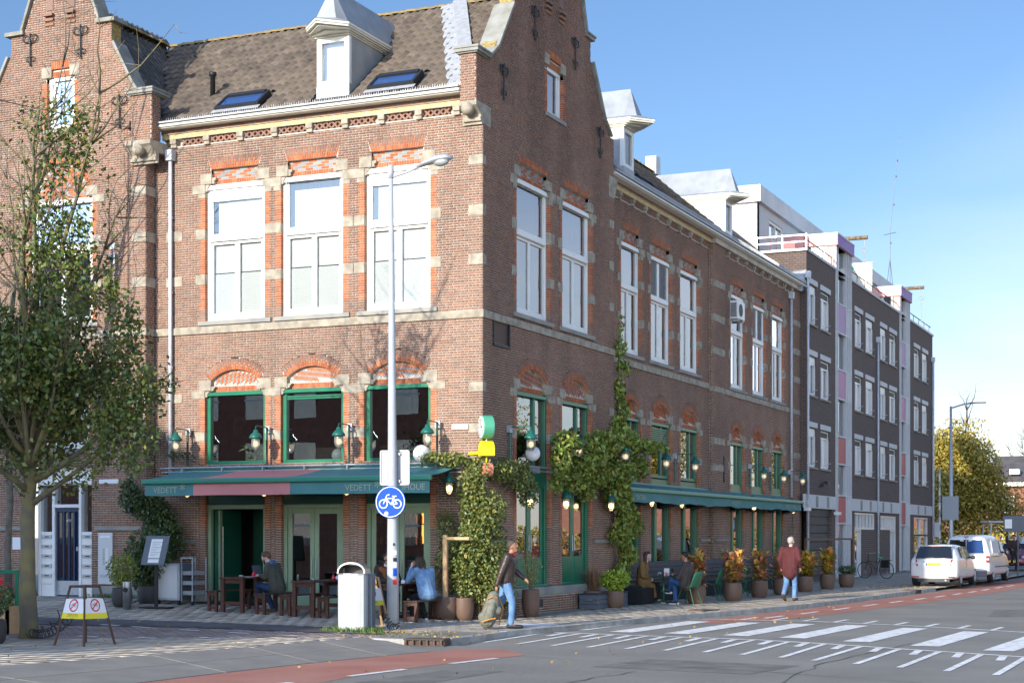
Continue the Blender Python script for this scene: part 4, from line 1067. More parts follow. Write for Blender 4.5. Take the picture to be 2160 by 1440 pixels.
# ---- cafe front at street level
def door_leaf(P, u0, u1, v0, v1, par, m, w0=-.17, w1=-.12, rail=.30, name='door', glass='glass_dark', handle=1):
    d = thing(name, None, None); adopt(d, par); mb = MB(P); s = .11
    mb.box(u0, u0+s, v0, v1, w0, w1); mb.box(u1-s, u1, v0, v1, w0, w1); mb.box(u0+s, u1-s, v1-.12, v1, w0, w1); mb.box(u0+s, u1-s, v0, v0+rail, w0, w1)
    mb.build('door_frame', m, d, world=True, bevel=.008)
    if rail > .3:
        for k in range(5): MB(P).box(u0+s+.02, u1-s-.02, v0+.08+k*(rail-.12)/5, v0+.065+(k+1)*(rail-.12)/5, w1-.002, w1+.012).build('door_board', m, d, world=True)
    MB(P).quad((u0+s, v0+rail, w0+.03), (u1-s, v0+rail, w0+.03), (u1-s, v1-.12, w0+.03), (u0+s, v1-.12, w0+.03)).build('pane', glass, d, world=True)
    hx = u1-.055 if handle > 0 else u0+.055
    MB(P).tube([(hx, v0+.75, w1+.03), (hx, v0+1.15, w1+.03)], .012, 8).build('handle', 'steel', d, world=True)
    return d
FA2 = A_FR
for i, (a, b) in enumerate(AW):
    g = .29-.03*i if i else .26
    stud(FA, a, b, 2.50, 3.05, -.20, -.06, 'dark_green_paint', 'door_header', .01)
    w = thing('door_set', None, None); adopt(w, bld)
    fr = MB(A_FR); fr.box(a, a+.09, .05, 2.5, -.20, -.09); fr.box(b-.09, b, .05, 2.5, -.20, -.09); fr.box(a+.09, b-.09, 2.40, 2.5, -.20, -.09); fr.build('door_frame', 'sage_paint', w, world=True, bevel=.01)
    if i == 0:
        # open doorway with a green lobby behind
        MB(A_FR).box(a+.1, a+.22, .1, 2.38, -1.15, -.22).build('open_door', 'interior_green', w, world=True)
        MB(A_FR).tube([(a+.35, .5, -.2), (a+.35, 2.0, -.2)], .015, 8).build('door_pull', 'steel', w, world=True)
        MB(A_FR).box(a+.25, a+.29, .1, 2.38, -.26, -.16).build('door_edge', 'sage_paint', w, world=True)
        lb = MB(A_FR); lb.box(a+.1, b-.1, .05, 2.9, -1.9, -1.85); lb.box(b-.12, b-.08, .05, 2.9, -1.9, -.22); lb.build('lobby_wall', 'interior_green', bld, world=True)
        MB(A_FR).box(a+.75, a+1.15, 1.25, 2.0, -1.84, -1.74).build('notice_board', 'board_grey', bld, world=True)
        MB(A_FR).box(a+.1, b-.1, .2, .275, -.3, .75).build('door_mat', 'dark_metal', bld, world=True)
    else:
        m_ = (a+b)/2
        door_leaf(A_FR, a+.10, m_-.005, g-.12, 2.40, w, 'sage_paint', handle=1); door_leaf(A_FR, m_+.005, b-.10, g-.12, 2.40, w, 'sage_paint', handle=-1)
# inside the cafe: counter, warm shelf, pendant
bar = thing('bar_counter', 'wooden cafe counter with lit shelves of bottles seen through the sage green doors', 'counter', (-3.0, 2.6, .1))
MB().box(-2.2, 2.2, 0, .6, 0, 1.1).build('counter', 'wood_dark', bar)
MB().box(-2.2, 2.2, .75, .80, 1.2, 2.5).build('back_panel', 'interior_warm', bar)
for k in range(2):
    z = 1.45+k*.5; MB().box(-2.1, 2.1, .55, .75, z, z+.03).build('shelf', 'wood_dark', bar)
    bt = MB()
    for i in range(26): x = -2+i*.155; bt.lathe([(.035, z+.03), (.035, z+.20), (.012, z+.25), (.012, z+.32)], (x, .65, 0), 8)
    tag(bt.build('bottles', ['juice'], bar), kind='stuff')

mat('amber_glow', (.9, .5, .15), .5, emit=(1, .42, .08, 1.5))
for x in (-.15, 1.35): MB().box(x, x+.16, .70, .745, 1.5, 2.4).build('lit_shelf', 'amber_glow', bar)
# gable doors (behind climbing plants)
for i, (a, b) in enumerate(((1.83, 3.74), (4.55, 6.42))):
    w = thing('door_set', None, None); adopt(w, bld)
    stud(FG, a, b, 3.03, 3.27, -.20, -.07, 'green_paint', 'door_header', .01)
    fr = MB(G_FR); fr.box(a, a+.12, .62, 3.03, -.20, -.07); fr.box(b-.12, b, .62, 3.03, -.20, -.07); fr.box(a+.12, b-.12, 2.90, 3.03, -.20, -.08); fr.box(a, b, .60, .66, -.2, -.02); fr.build('door_frame', 'green_paint', w, world=True, bevel=.01)
    m_ = (a+b)/2
    door_leaf(G_FR, a+.13, m_-.004, .66, 2.9, w, 'green_paint', rail=.62); door_leaf(G_FR, m_+.004, b-.13, .66, 2.9, w, 'green_paint', rail=.62, handle=-1)
# green windows at street level on the wing
for F, sp in ((FB, ((9.78, 11.38), (12.30, 14.08), (15.0, 16.84))), (FC, ((20.0, 21.61), (22.6, 24.3), (25.3, 26.95)))):
    for a, b in sp:
        w = thing('green_window', None, None); adopt(w, bld); fr = MB(F.P); v1 = 3.42
        fr.box(a, a+.16, .92, v1, -.2, -.07); fr.box(b-.16, b, .92, v1, -.2, -.07); fr.box(a+.16, b-.16, 3.1, v1, -.2, -.07); fr.box(a+.16, b-.16, .92, 1.04, -.2, -.05); m_ = a+(b-a)*.36; fr.box(m_-.1, m_+.1, 1.04, 3.1, -.2, -.09)
        fr.build('window_frame', 'green_paint', w, world=True, bevel=.01)
        MB(F.P).quad((a+.16, 1.04, -.15), (b-.16, 1.04, -.15), (b-.16, 3.1, -.15), (a+.16, 3.1, -.15)).build('pane', 'glass_dark', w, world=True)
# ---- roofs
EZ, RZ, RY = 11.37, 14.72, 4.06
def tile_geo():
    """one curved pantile: width .21, exposed .33; local x across, y up the slope"""
    cs = [(0, .0), (.045, .040), (.09, .048), (.13, .016), (.17, -.006), (.21, .0)]
    return cs
def tiled(par, origin, ux, uy, nx, ny, clip, near_key=None, nind=0, tw=.212, tl=.33):
    cs = tile_geo(); n = ux.cross(uy).normalized(); L0 = []
    for j in range(ny):
        for i in range(nx):
            p = origin+ux*(i*tw)+uy*(j*tl)
            if clip(p+ux*(tw/2)+uy*(tl/2)): L0.append(p)
    def local():
        vs = []
        for (yy, dz) in ((-.02, .032), (tl+.015, -.006)):
            for (x, z) in cs: vs.append(ux*x+uy*yy+n*(z+dz))
        for (x, z) in cs: vs.append(ux*x+uy*(-.02)+n*(z-.004))
        f = [(k, k+1, 7+k, 6+k) for k in range(5)]+[(12+k, 13+k, k+1, k) for k in range(5)]
        return np.array([tuple(v) for v in vs]), np.array(f)
    lv, lf = local(); P_ = np.array([tuple(p) for p in L0])
    if nind:
        d = np.linalg.norm(P_-np.array(CAM), axis=1); od = np.argsort(d); P_ = P_[od]
        me = np_mesh('roof_tile', lv, lf, 'roof_tile_one', smooth=False)
        for p in P_[:nind]: o = link('roof_tile', me, par); o.location = Vector(p)+n*random.uniform(-.004, .006)
        P_ = P_[nind:]
    j = np.array([tuple(n)])*rng.uniform(-.004, .006, (len(P_), 1))
    V = (P_[:, None, :]+j[:, None, :]+lv[None]).reshape(-1, 3); F = (np.arange(len(P_))[:, None, None]*len(lv)+lf[None]).reshape(-1, 4)
    o = link('roof_tiles', np_mesh('roof_tiles', V, F, 'roof_tile'), par); tag(o, kind='stuff')
roofA = thing('roof', None, None); adopt(roofA, bld)
uyA = Vector((0, RY+.12, RZ-EZ)).normalized(); lenA = math.hypot(RY+.12, RZ-EZ)
def valley_x(z): return -8.2-(z-EZ)/1.15
DA = (-4.42, -3.42)   # dormer A between these x
def clipA(p):
    z = p.z
    if p.x < valley_x(z)-.02 or p.x > -.40: return False
    t = (z-EZ)
    if DA[0]+.02 < p.x < DA[1]+.02 and z < 13.0: return False
    if -7.02 < p.x < -5.72 and 11.62 < z < 12.25: return False
    if -3.0 < p.x < -1.72 and 11.66 < z < 12.25: return False
    return True
tiled(roofA, Vector((-11.4, -.12, EZ)), Vector((1, 0, 0)), uyA, 52, int(lenA/.33), clipA, nind=300)
def plane(name, pts, m, par, w=True): return MB().quad(*pts).build(name, m, par, world=w)
plane('roof_deck', [(-8.2, -.12, EZ-.04), (-.36, -.12, EZ-.04), (-.36, RY, RZ-.04), (-11.1, RY, RZ-.04)], 'interior', roofA)
# ridge tiles
def ridge(par, a, b, m='ridge_tile', r=.11, L_=.38):
    a, b = Vector(a), Vector(b); d = (b-a); n = int(d.length/L_); e = d/n
    for i in range(n):
        p, q = a+e*i, a+e*(i+1.06); mb = MB(); k = 7; s = Vector((-d.y, d.x, 0)).normalized()
        pts0 = []; pts1 = []
        for t in range(k): an = math.pi*t/(k-1); pts0.append(p+s*(r*math.cos(an))+Vector((0, 0, r*.8*math.sin(an)+.02))); pts1.append(q+s*(r*.88*math.cos(an))+Vector((0, 0, r*.7*math.sin(an)+.005)))
        mb.add([tuple(v) for v in pts0+pts1], [(t, t+1, k+t+1, k+t) for t in range(k-1)]+[tuple(range(k))]); mb.build('ridge_tile', m, par)
ridge(roofA, (-11.0, RY, RZ-.03), (-.4, RY, RZ-.03))
plane('roof_back', [(-11.1, RY, RZ-.05), (-.36, RY, RZ-.05), (-.36, 8.3, EZ), (-11.1, 8.3, EZ)], 'roof_tile', roofA)
# lead strip running down beside the gable
ux = Vector((1, 0, 0)); nA = ux.cross(uyA).normalized()
def onroof(x, s, h=0): p = Vector((x, -.12, EZ))+uyA*s+nA*h; return tuple(p)
mb = MB()
xa = lambda s: -.42-.95*(s/lenA)**1.0*2.35
N_ = 22
for i in range(N_):
    s0, s1 = lenA*i/N_, lenA*(i+1)/N_; a0, a1 = xa(s0), xa(s1); wv = lambda i: .10*(.5-(i % 2))*.5
    mb.quad(onroof(a0-.34+wv(i), s0, .055), onroof(a0-.02, s0, .075), onroof(a1-.02, s1, .075), onroof(a1-.34+wv(i+1), s1, .055))
    mb.quad(onroof(a0-.02, s0, .075), onroof(a0+.02, s0, .13), onroof(a1+.02, s1, .13), onroof(a1-.02, s1, .075))
    mb.quad(onroof(a0+.02, s0, .13), onroof(min(a0+.36, -.38), s0, .10), onroof(min(a1+.36, -.38), s1, .10), onroof(a1+.02, s1, .13))
mb.build('lead_flashing', 'lead', roofA, world=True)
# dark valley gutter
mb = MB(); mb.quad((-8.22, -.15, EZ+.03), (-8.1, -.15, EZ+.03), (-10.97, RY, RZ+.0), (-11.1, RY, RZ+.0)); mb.build('valley_gutter', 'dark_metal', roofA, world=True)
def skylight(par, x0, x1, s0, s1, O=onroof):
    t = thing('skylight', None, None); adopt(t, par); mb = MB()
    def bar(xa_, xb_, sa, sb, h=.13): mb.hexa([O(xa_, sa, 0), O(xb_, sa, 0), O(xb_, sb, 0), O(xa_, sb, 0)], [O(xa_, sa, h), O(xb_, sa, h), O(xb_, sb, h), O(xa_, sb, h)])
    bar(x0, x0+.07, s0, s1); bar(x1-.07, x1, s0, s1); bar(x0+.07, x1-.07, s0, s0+.08); bar(x0+.07, x1-.07, s1-.12, s1, .16); mb.build('skylight_frame', 'dark_metal', t, world=True, bevel=.008)
    mb = MB(); mb.quad(O(x0+.07, s0+.08, .10), O(x1-.07, s0+.08, .10), O(x1-.07, s1-.12, .10), O(x0+.07, s1-.12, .10)); mb.build('pane', 'sky_glass', t, world=True)
    mb = MB(); mb.quad(O(x0-.05, s0-.16, .06), O(x1+.05, s0-.16, .06), O(x1+.05, s0, .06), O(x0-.05, s0, .06)); mb.build('flashing', 'lead', t, world=True)
mat('sky_glass', (.03, .075, .21), .04, spec=1.0)
skylight(roofA, -6.98, -5.78, .45, 1.12); skylight(roofA, -2.95, -1.78, .50, 1.12)
mb = MB(); mb.lathe([(.06, 12.1), (.06, 12.75), (.09, 12.76), (.09, 12.84), (0, 12.86)], (-7.55, .95, 0), 12); mb.build('vent_pipe', 'iron', roofA, world=True, smooth=True)
# ---- dormer with zinc hood; built facing -Y at the origin then turned
def dormer(name, loc, rz, depth_back, par):
    """dormer whose zinc hood comes forward to a point like the bow of a boat"""
    t = thing(name, None, None, loc, rz); adopt(t, par); w = .42; h0, h1 = 0, 1.08
    fr = MB(); fr.box(-w, -w+.13, 0, .12, h0, h1); fr.box(w-.13, w, 0, .12, h0, h1); fr.box(-w+.13, w-.13, 0, .12, h1-.12, h1); fr.box(-w+.13, w-.13, 0, .12, h0, h0+.10); fr.build('window_frame', 'white_paint', t, bevel=.01)
    MB().quad((-w+.13, .06, h0+.10), (w-.13, .06, h0+.10), (w-.13, .06, h1-.12), (-w+.13, .06, h1-.12)).build('pane', 'glass', t)
    MB().box(-w+.1, w-.1, .2, .22, h0+.05, h1-.1).build('blind', 'blind_white', t)
    for s in (-1, 1):
        x0, x1 = sorted((s*w, s*(w-.04))); MB().add([(x0, .12, h0-.3), (x1, .12, h0-.3), (x1, .12, h1), (x0, .12, h1), (x0, depth_back, h1), (x1, depth_back, h1), (x0, .3, h0-.3), (x1, .3, h0-.3)], [(0, 3, 4, 6), (1, 7, 5, 2), (0, 1, 2, 3), (3, 2, 5, 4), (6, 4, 5, 7)]).build('cheek', 'zinc', t)
    MB().box(-w-.01, w+.01, -.01, .12, h0-.36, h0).build('apron', 'zinc', t, bevel=.01)
    pb = MB(); pb.hexa([(-w-.1, -.34, h0-.60), (w+.15, -.34, h0-.60), (w+.1, .0, h0-.36), (-w-.02, .0, h0-.36)], [(-w-.1, -.34, h0-.57), (w+.15, -.34, h0-.57), (w+.1, .0, h0-.33), (-w-.02, .0, h0-.33)]); pb.build('apron', 'lead', t)
    yb = depth_back; c = w+.12; z = h1
    for k, (o, y) in enumerate(((.03, -.05), (.06, -.10), (.10, -.16))):
        MB().prism([(-w-o, y), (0, y-.22*(k+.2)), (w+o, y), (w+o, yb), (-w-o, yb)], z+.035*k, z+.035*(k+1)-.002).build('cornice', 'cream_paint', t, bevel=.005)
    z += .11
    MB().prism([(-c, -.24), (0, -.74), (c, -.24), (c, yb), (-c, yb)], z, z+.05).build('soffit', 'cream_paint', t)
    MB().prism([(-c-.02, -.25), (0, -.77), (c+.02, -.25), (c+.02, yb), (-c-.02, yb)], z+.05, z+.10).build('fascia', 'white_paint', t)
    z += .10; top = z+.92; q = c+.03
    rf = MB(); rf.add([(-q, -.26, z), (0, -.79, z), (q, -.26, z), (q, yb, z), (-q, yb, z), (-.27, -.33, z+.10), (.27, -.33, z+.10), (.40, .0, z+.09), (.40, yb, z+.09), (-.40, yb, z+.09), (-.40, .0, z+.09), (0, -.05, top), (0, yb+1.0, top)],
        [(0, 1, 5), (1, 6, 5), (1, 2, 6), (2, 7, 6), (2, 3, 8, 7), (0, 5, 10), (4, 0, 10, 9), (5, 6, 11), (6, 7, 11), (7, 8, 12, 11), (10, 5, 11), (9, 10, 11, 12), (3, 12, 8), (4, 9, 12), (3, 4, 12), (0, 4, 3, 2, 1)])
    rf.build('zinc_hood', 'zinc', t)
    return t
dormer('dormer', (-3.90, .35, 11.98), 0, 2.0, bld)
# ---- roof of the wing
roofB = thing('roof', None, None); adopt(roofB, bld)
RBX = -4.05; uyB = Vector((RBX+.12, 0, RZ-.05-EZ)).normalized(); lenB = math.hypot(RBX+.12, RZ-.05-EZ)
def onroofB(y, s, h=0): p = Vector((-.12, y, EZ-.02))+uyB*s+Vector((0, 1, 0)).cross(uyB).normalized()*h; return tuple(p)
def clipB(p):
    if p.y < 7.9+(-p.x)*0 or p.y > 29.2: return False
    if p.y > 22.3 and p.z > EZ+.75: return False
    for yc in (11.0, 21.3):
        if abs(p.y-yc) < .56 and p.z < 12.9: return False
    if 12.2 < p.y < 13.6 and 11.55 < p.z < 12.2: return False
    return True
tiled(roofB, Vector((-.12, 7.9, EZ-.02)), Vector((0, 1, 0)), uyB, 102, int(lenB/.33), clipB)
plane('roof_deck', [(-.12, 8, EZ-.06), (-.12, 29.3, EZ-.06), (RBX, 29.3, RZ-.1), (RBX, 8, RZ-.1)], 'interior', roofB)
plane('roof_back', [(RBX, 8, RZ-.1), (RBX, 29.3, RZ-.1), (-8, 29.3, EZ), (-8, 8, EZ)], 'roof_tile', roofB)
ridge(roofB, (RBX, 8.2, RZ-.06), (RBX, 24.5, RZ-.06))
skylight(roofB, 12.25, 13.55, .3, 1.1, O=lambda y, s, h=0: onroofB(y, s, h))
MB().box(RBX-.25, RBX+.15, 23.0, 23.5, RZ-.1, RZ+.55).build('chimney', 'white_wall', roofB, world=True)
dormer('dormer', (-.62, 11.0, 12.0), R(90), 1.8, bld); dormer('dormer', (-.75, 21.35, 11.95), R(90), 3.4, bld)
sp = MB(); x = 8.3
while x < 29.3: sp.box(-.03, -.024, x, x+.006, EZ+.0, EZ+.14); sp.box(.02, .026, x+.03, x+.036, EZ, EZ+.11); x += .07
tag(sp.build('bird_spikes', 'galvanised', bld), kind='stuff')
# air conditioner on a bracket
ac = thing('air_conditioner', 'white air conditioner box on brackets before an upper window of the far section', 'air conditioner', (-.05, 20.35, 8.95))
mb = MB(); mb.box(-.28, .02, -.42, .42, -.05, .55); mb.build('casing', 'white_paint', ac, bevel=.02)
mb = MB(); mb.box(-.27, .0, -.425, -.421, .0, .5); mb.build('side_panel', 'grey_white', ac)
gr = MB()
for i in range(7): gr.box(-.23, -.03, -.432, -.424, .03+i*.065, .07+i*.065)
gr.build('side_grille', 'shutter_grey', ac)
gr = MB(); gr.lathe([(.21, 0), (.21, .012)], (.02, -.08, .25), 24, axis='x'); gr.build('fan_grille', 'shutter_grey', ac, smooth=False)
mb = MB(); mb.box(-.38, .02, -.3, -.26, -.12, -.05); mb.box(-.38, .02, .26, .3, -.12, -.05); mb.build('bracket', 'galvanised', ac)

# ------------------------------------------------------------------ wall anchors, pipes along the cafe
def anchor(par_P, u, v, parent):
    mb = MB(par_P); mb.tube([(u, v-.42, .04), (u, v+.30, .04)], .018, 6); mb.tube([(u, v-.46, .04), (u, v-.40, .04)], [.03, .02], 6)
    def curl(cx, cy, s, r, up):
        pts = []
        for k in range(11): a = math.pi*(1.5-1.65*k/10); pts.append((cx+s*(r+r*math.cos(a) if False else r*math.cos(a)), cy+up*r*math.sin(a), .04))
        return pts
    for s in (1, -1):
        mb.tube([(u, v+.08, .04), (u+s*.10, v+.11, .04)]+[(u+s*(.13+.085*math.cos(a)), v+.20+.085*math.sin(a), .04) for a in [(-1.2+.5*k) for k in range(11)]], .015, 5)
        mb.tube([(u, v-.22, .04)]+[(u+s*(.075+.055*math.cos(a)), v-.30+.055*math.sin(a), .04) for a in [(2.0-.55*k) for k in range(9)]], .013, 5)
    mb.tube([(u, v+.28, .04), (u, v+.34, .04)], [.03, .01], 6)
    mb.build('wall_anchor', 'iron', parent, world=True)
for y, z in ((2.8, 13.65), (5.31, 13.63), (1.04, 11.84), (7.04, 11.85)): anchor(G_FR, y, z, bld)
for P_, a, b in ((A_FR, -8.25, .1), (G_FR, -.1, 8.2)):
    mb = MB(P_); mb.tube([(a, 3.36, .17), (b, 3.36, .17)], .02, 8); mb.tube([(a, 3.27, .12), (b, 3.27, .12)], .016, 8)
    x = a+.6
    while x < b: mb.box(x, x+.03, 3.22, 3.38, -.05, .18); x += 1.1
    mb.build('conduit_rail', 'galvanised', bld, world=True)
# blocked gable niches near the top
for F_, c, par in ((G_FR, 4.06, bld),):
    for s in (-1, 1):
        mb = MB(F_)
        for k in range(3): mb.box(c+s*.42-.16, c+s*.42+.16, 14.05+k*.11, 14.11+k*.11, .002, .03+.03*k)
        mb.box(c+s*.42-.14, c+s*.42+.14, 14.42, 15.6, -.2, .012); mb.build('niche_brickwork', 'brick', par, world=True)

# ------------------------------------------------------------------ gabled house on the left
lb = thing('gabled_house', 'brick house with stone trimmed stepped gable and dark blue street door at the left edge', 'house', (-11, -.37, .3))
L_FR = wall_frame(0, -.37, 'A'); FL = Fac(L_FR, lb); LC = -11.0
small_window(FL, LC-.40, LC+.40, 11.58, 12.80)
def arched(F, u0, u1, v0, v1):
    upc = (u0+u1)/2
    green = green_window
def big_left():
    u0, u1, v0, v1 = LC-.93, LC+.93, 6.85, 9.85; F = FL; uc = LC; hw, R_, sp, cy = arch_geo(u0, u1, v1, rise=.62); Ro = R_+.27; th = math.asin(min(.999, hw/R_))
    F.holes += [rect_hole(u0-.17, u1+.17, v0, v1-.14), rect_hole(u0-.02, u1+.02, v1-.15, v1+.01)]
    def hh(v):
        if v1 <= v < sp: return (uc-hw, uc+hw)
        if sp <= v < cy+Ro:
            x = math.sqrt(max(0, Ro*Ro-(v-cy)**2)); tt = (v-cy)*math.tan(th) if v > cy else 0; x = min(x, max(tt, 0)) if th < 1.5 else x; return (uc-x, uc+x)
    F.holes.append(hh)
    for u, s in ((u0-.012, -1), (u1+.012, 1)):
        jamb(F, u, s, v0, v1-.14, ((7.61, 7.83), (8.67, 8.9)))
        for a, b in ((7.61, 7.83), (8.67, 8.9)): x0, x1 = sorted((u, u+s*.26)); stone(F, x0, x1, a, b)
        a, b = sorted((u+s*.16, uc+s*hw)); stone(F, a, b, v1+.03, sp)
        a, b = sorted((u+s*.36, u)); stone(F, a, b, v1-.15, v1+.028)
    n = 20; arc = [(uc+R_*math.sin(-th+2*th*i/n), cy+R_*math.cos(-th+2*th*i/n)) for i in range(n+1)]
    F.back.prism([(uc-hw, v1), (uc+hw, v1)]+arc[::-1], -.14, -.10)
    y = v1+.02; r = 0
    while y < cy+R_-.08:
        x = uc-hw-(r % 2)*.06
        while x < uc+hw:
            q = [(x, y), (x+.11, y), (x+.11, y+.05), (x, y+.05)]
            if all(abs(a-uc) < hw-.01 and (b < sp or (a-uc)**2+(b-cy)**2 < (R_-.01)**2) for a, b in q): getattr(F, 'grey' if (int(x*9)+r) % 4 == 0 else 'orange').prism(q, -.12, -.092)
            x += .118
        y += .058; r += 1
    m_ = int(2*th*(R_+.12)/.064)|1
    for i in range(m_):
        t0 = -th+2*th*(i+.08)/m_; t1 = -th+2*th*(i+.92)/m_; rm = R_+(.10 if i % 2 else .155)
        for ra, rb, kind in ((R_, rm-.006, 'orange'), (rm+.006, Ro, 'brown')):
            pts = [(uc+r_*math.sin(t), cy+r_*math.cos(t)) for r_, t in ((ra, t0), (ra, t1), (rb, t1), (rb, t0))]
            getattr(F, kind).add([(x, y, -.12) for x, y in pts]+[(x, y, 0) for x, y in pts], [(4, 5, 6, 7), (0, 1, 5, 4), (1, 2, 6, 5), (2, 3, 7, 6), (3, 0, 4, 7)])
    ring = [(uc+R_*math.sin(-th+2*th*i/24), cy+R_*math.cos(-th+2*th*i/24)) for i in range(25)]; ro = [(uc+Ro*math.sin(-th+2*th*i/24), cy+Ro*math.cos(-th+2*th*i/24)) for i in range(25)]
    for i in range(24): F.back.prism([ring[i], ring[i+1], ro[i+1], ro[i]], -.14, -.012)
    F.sill.box(u0-.19, u1+.19, v0-.1, v0, -.2, .045)
    white_window(F, u0, u1, v0, v1, kind='side')
big_left()
def mid_window(u0, u1, v0, v1):
    FL.holes.append(rect_hole(u0-.17, u1+.17, v0, v1))
    for u, s in ((u0-.012, -1), (u1+.012, 1)): jamb(FL, u, s, v0, v1, ())
    FL.bricks(u0-.2, u1+.2, v1, v1+.22, .004, 'orange', -.15); FL.sill.box(u0-.19, u1+.19, v0-.1, v0, -.2, .045); white_window(FL, u0, u1, v0, v1, kind='side')
mid_window(LC-.85, LC+.85, 3.85, 5.25)
FL.holes.append(rect_hole(-11.78, -10.08, -.2, 3.46))
def out_L(v):
    if v < 12.02: return [(-14.6, -8.52)]
    if v < 13.5: t = (v-12.02)/1.48; h = 2.35-.85*t; return [(LC-h, LC+h)]
    if v < 13.93: return [(LC-1.5, LC+1.5)]
    if v < 16.5: return [(LC-1.12+(v-13.93)*.40, LC+1.12-(v-13.93)*.40)] if 1.12-(v-13.93)*.4 > 0 else []
    return []
brl, mol = courses(0.0, 16.4, out_L, FL.holes)
link('wall', mortar_mesh('wall', mol, L_FR), lb, True)
brl.sort(key=lambda r: (0 if (r[1]-r[0] > .15) else 50)+abs((r[0]+r[1])/2+8.7)+abs(r[2]-7)*.5)
mb = MB(L_FR); mb.box(-BL/2, BL/2, -.021, .021, -.014, 0)
me1 = mb.mesh('brick', 'brick_one'); me1.transform(Matrix.Translation((0, .37, 0)))
for r in brl[:200]:
    o = link('brick', me1, lb, True); p = L_FR((r[0]+r[1])/2, (r[2]+r[3])/2, random.uniform(-.003, .002)); o.location = p
o = link('brickwork', brick_mesh('brickwork', brl[200:], L_FR, 'brick'), lb, True); tag(o, kind='stuff'); FL.done()
# return side that stands proud of the cafe front
PS = wall_frame(-8.52, -.37, 'B'); bs_, ms_ = courses(0, 10.7, lambda v: [(0, .37)], []); o = link('brickwork', brick_mesh('brickwork', bs_, PS, 'brick'), lb, True); tag(o, kind='stuff'); link('wall', mortar_mesh('wall', ms_, PS), lb, True)
for v0, v1 in ((7.61, 7.83), (8.67, 8.90), (9.76, 9.97), (4.88, 5.09), (4.0, 4.2)): MB().box(-8.90, -8.508, -.379, .0, v0, v1).build('stone_block', 'sandstone', lb, world=True)
MB(L_FR).box(-14.6, -8.49, 6.47, 6.64, -.3, .03).build('string_course', 'sandstone', lb, world=True)
rim(L_FR, [(-14.5, 11), (-8.5, 11), (LC+2.35, 12.02), (LC+1.5, 13.5), (LC+1.5, 13.93), (LC+1.12, 13.93), (LC+.15, 16.4), (LC-.15, 16.4), (LC-1.12, 13.93), (LC-1.5, 13.93), (LC-1.5, 13.5), (LC-2.35, 12.02)], lb)
for s in (-1, 1):
    coping(L_FR, [(LC+s*2.36, 12.05), (LC+s*2.1, 12.4), (LC+s*1.55, 13.42)], lb); coping(L_FR, [(LC+s*1.15, 13.95), (LC+s*.3, 16.2)], lb)
    x0, x1 = sorted((LC+s*1.08, LC+s*1.64)); MB(L_FR).box(x0, x1, 13.92, 14.02, -.42, .09).build('shoulder_stone', 'coping', lb, world=True, bevel=.01)
corbel(-8.86, -8.14, -.70, 10.45, 10.95, lb, yb=-.37); 
MB().box(-8.5, -8.14, -.37, 0.0, 10.7, 10.95).build('corbel', 'sandstone', lb, world=True)
pier(-8.72, -8.14, -.66, -.30, 10.95, 12.0, lb)
lbi = MB(); lbi.box(-14.5, -8.6, 3.0, 3.1, 0, 11); lbi.box(-14.5, -8.6, -.1, 3.0, 3.3, 3.4); lbi.box(-14.5, -8.6, -.1, 3, 6.2, 6.3); lbi.box(-14.5, -8.6, -.0, 3, 10.9, 11.0); lbi.box(-8.62, -8.56, 0, 3.0, 0, 11); lbi.box(-14.5, -8.6, -.05, 0, 0, .25); lbi.build('interior_walls', 'interior', lb, world=True)
for x, z in ((-11.89, 13.61), (-10.38, 13.62), (-9.24, 11.83)): anchor(L_FR, x, z, lb)
for s in (-1, 1):
    mb = MB(L_FR)
    for k in range(3): mb.box(LC+s*.32-.13, LC+s*.32+.13, 14.05+k*.11, 14.11+k*.11, .002, .03+.03*k)
    mb.box(LC+s*.32-.1, LC+s*.32+.1, 14.42, 15.2, -.1, .012); mb.build('niche_brickwork', 'brick', lb, world=True)
# roof slope of the left house
rl = thing('roof', None, None); adopt(rl, lb); uyL = Vector((-1, 0, 1.15)).normalized()
def clipL(p): return p.x < -8.25 and -.1 < p.y < (RY+.3) and p.y < -.12+(p.z-EZ)/((RZ-EZ)/(RY+.12))+.05
tiled(rl, Vector((-8.2, RY+.4, EZ)), Vector((0, -1, 0)), uyL, 24, 15, clipL)
plane('roof_deck', [(-8.2, -.1, EZ-.05), (-11.1, -.1, RZ-.07), (-11.1, RY, RZ-.07)], 'interior', rl)
plane('roof_back', [(-11.1, -.1, RZ-.05), (-14, -.1, EZ), (-14, RY, EZ), (-11.1, RY, RZ-.05)], 'roof_tile', rl)
ridge(rl, (-11.08, -.1, RZ), (-11.08, RY, RZ))
# entrance: white frame, blue door, letter boxes
en = thing('entrance', None, None); adopt(en, lb); P = L_FR
fr = MB(P)
for a, b in ((-11.78, -11.70), (-11.36, -11.28), (-10.56, -10.48), (-10.14, -10.08)): fr.box(a, b, .3, 3.0, -.30, -.12)
fr.box(-11.78, -10.08, 3.0, 3.08, -.30, -.10); fr.box(-11.28, -10.56, 2.46, 2.54, -.30, -.12); fr.box(-11.78, -10.08, 3.08, 3.46, -.30, -.14)
for a, b in ((-11.70, -11.36), (-10.48, -10.14)): fr.box(a, b, .62, 1.88, -.30, -.14); fr.box(a, b, .3, .62, -.30, -.16)
fr.build('door_surround', 'white_paint', en, world=True, bevel=.008)
for a, b, c, d in ((-11.70, -11.36, 1.88, 3.0), (-10.48, -10.14, 1.88, 3.0), (-11.28, -10.56, 2.54, 3.0)): MB(P).quad((a, c, -.24), (b, c, -.24), (b, d, -.24), (a, d, -.24)).build('pane', 'glass_dark', en, world=True)
dr = thing('street_door', None, None); adopt(dr, lb); mb = MB(P); mb.box(-11.27, -10.57, .36, 2.46, -.26, -.22); mb.build('door_panel', 'blue_paint', dr, world=True)
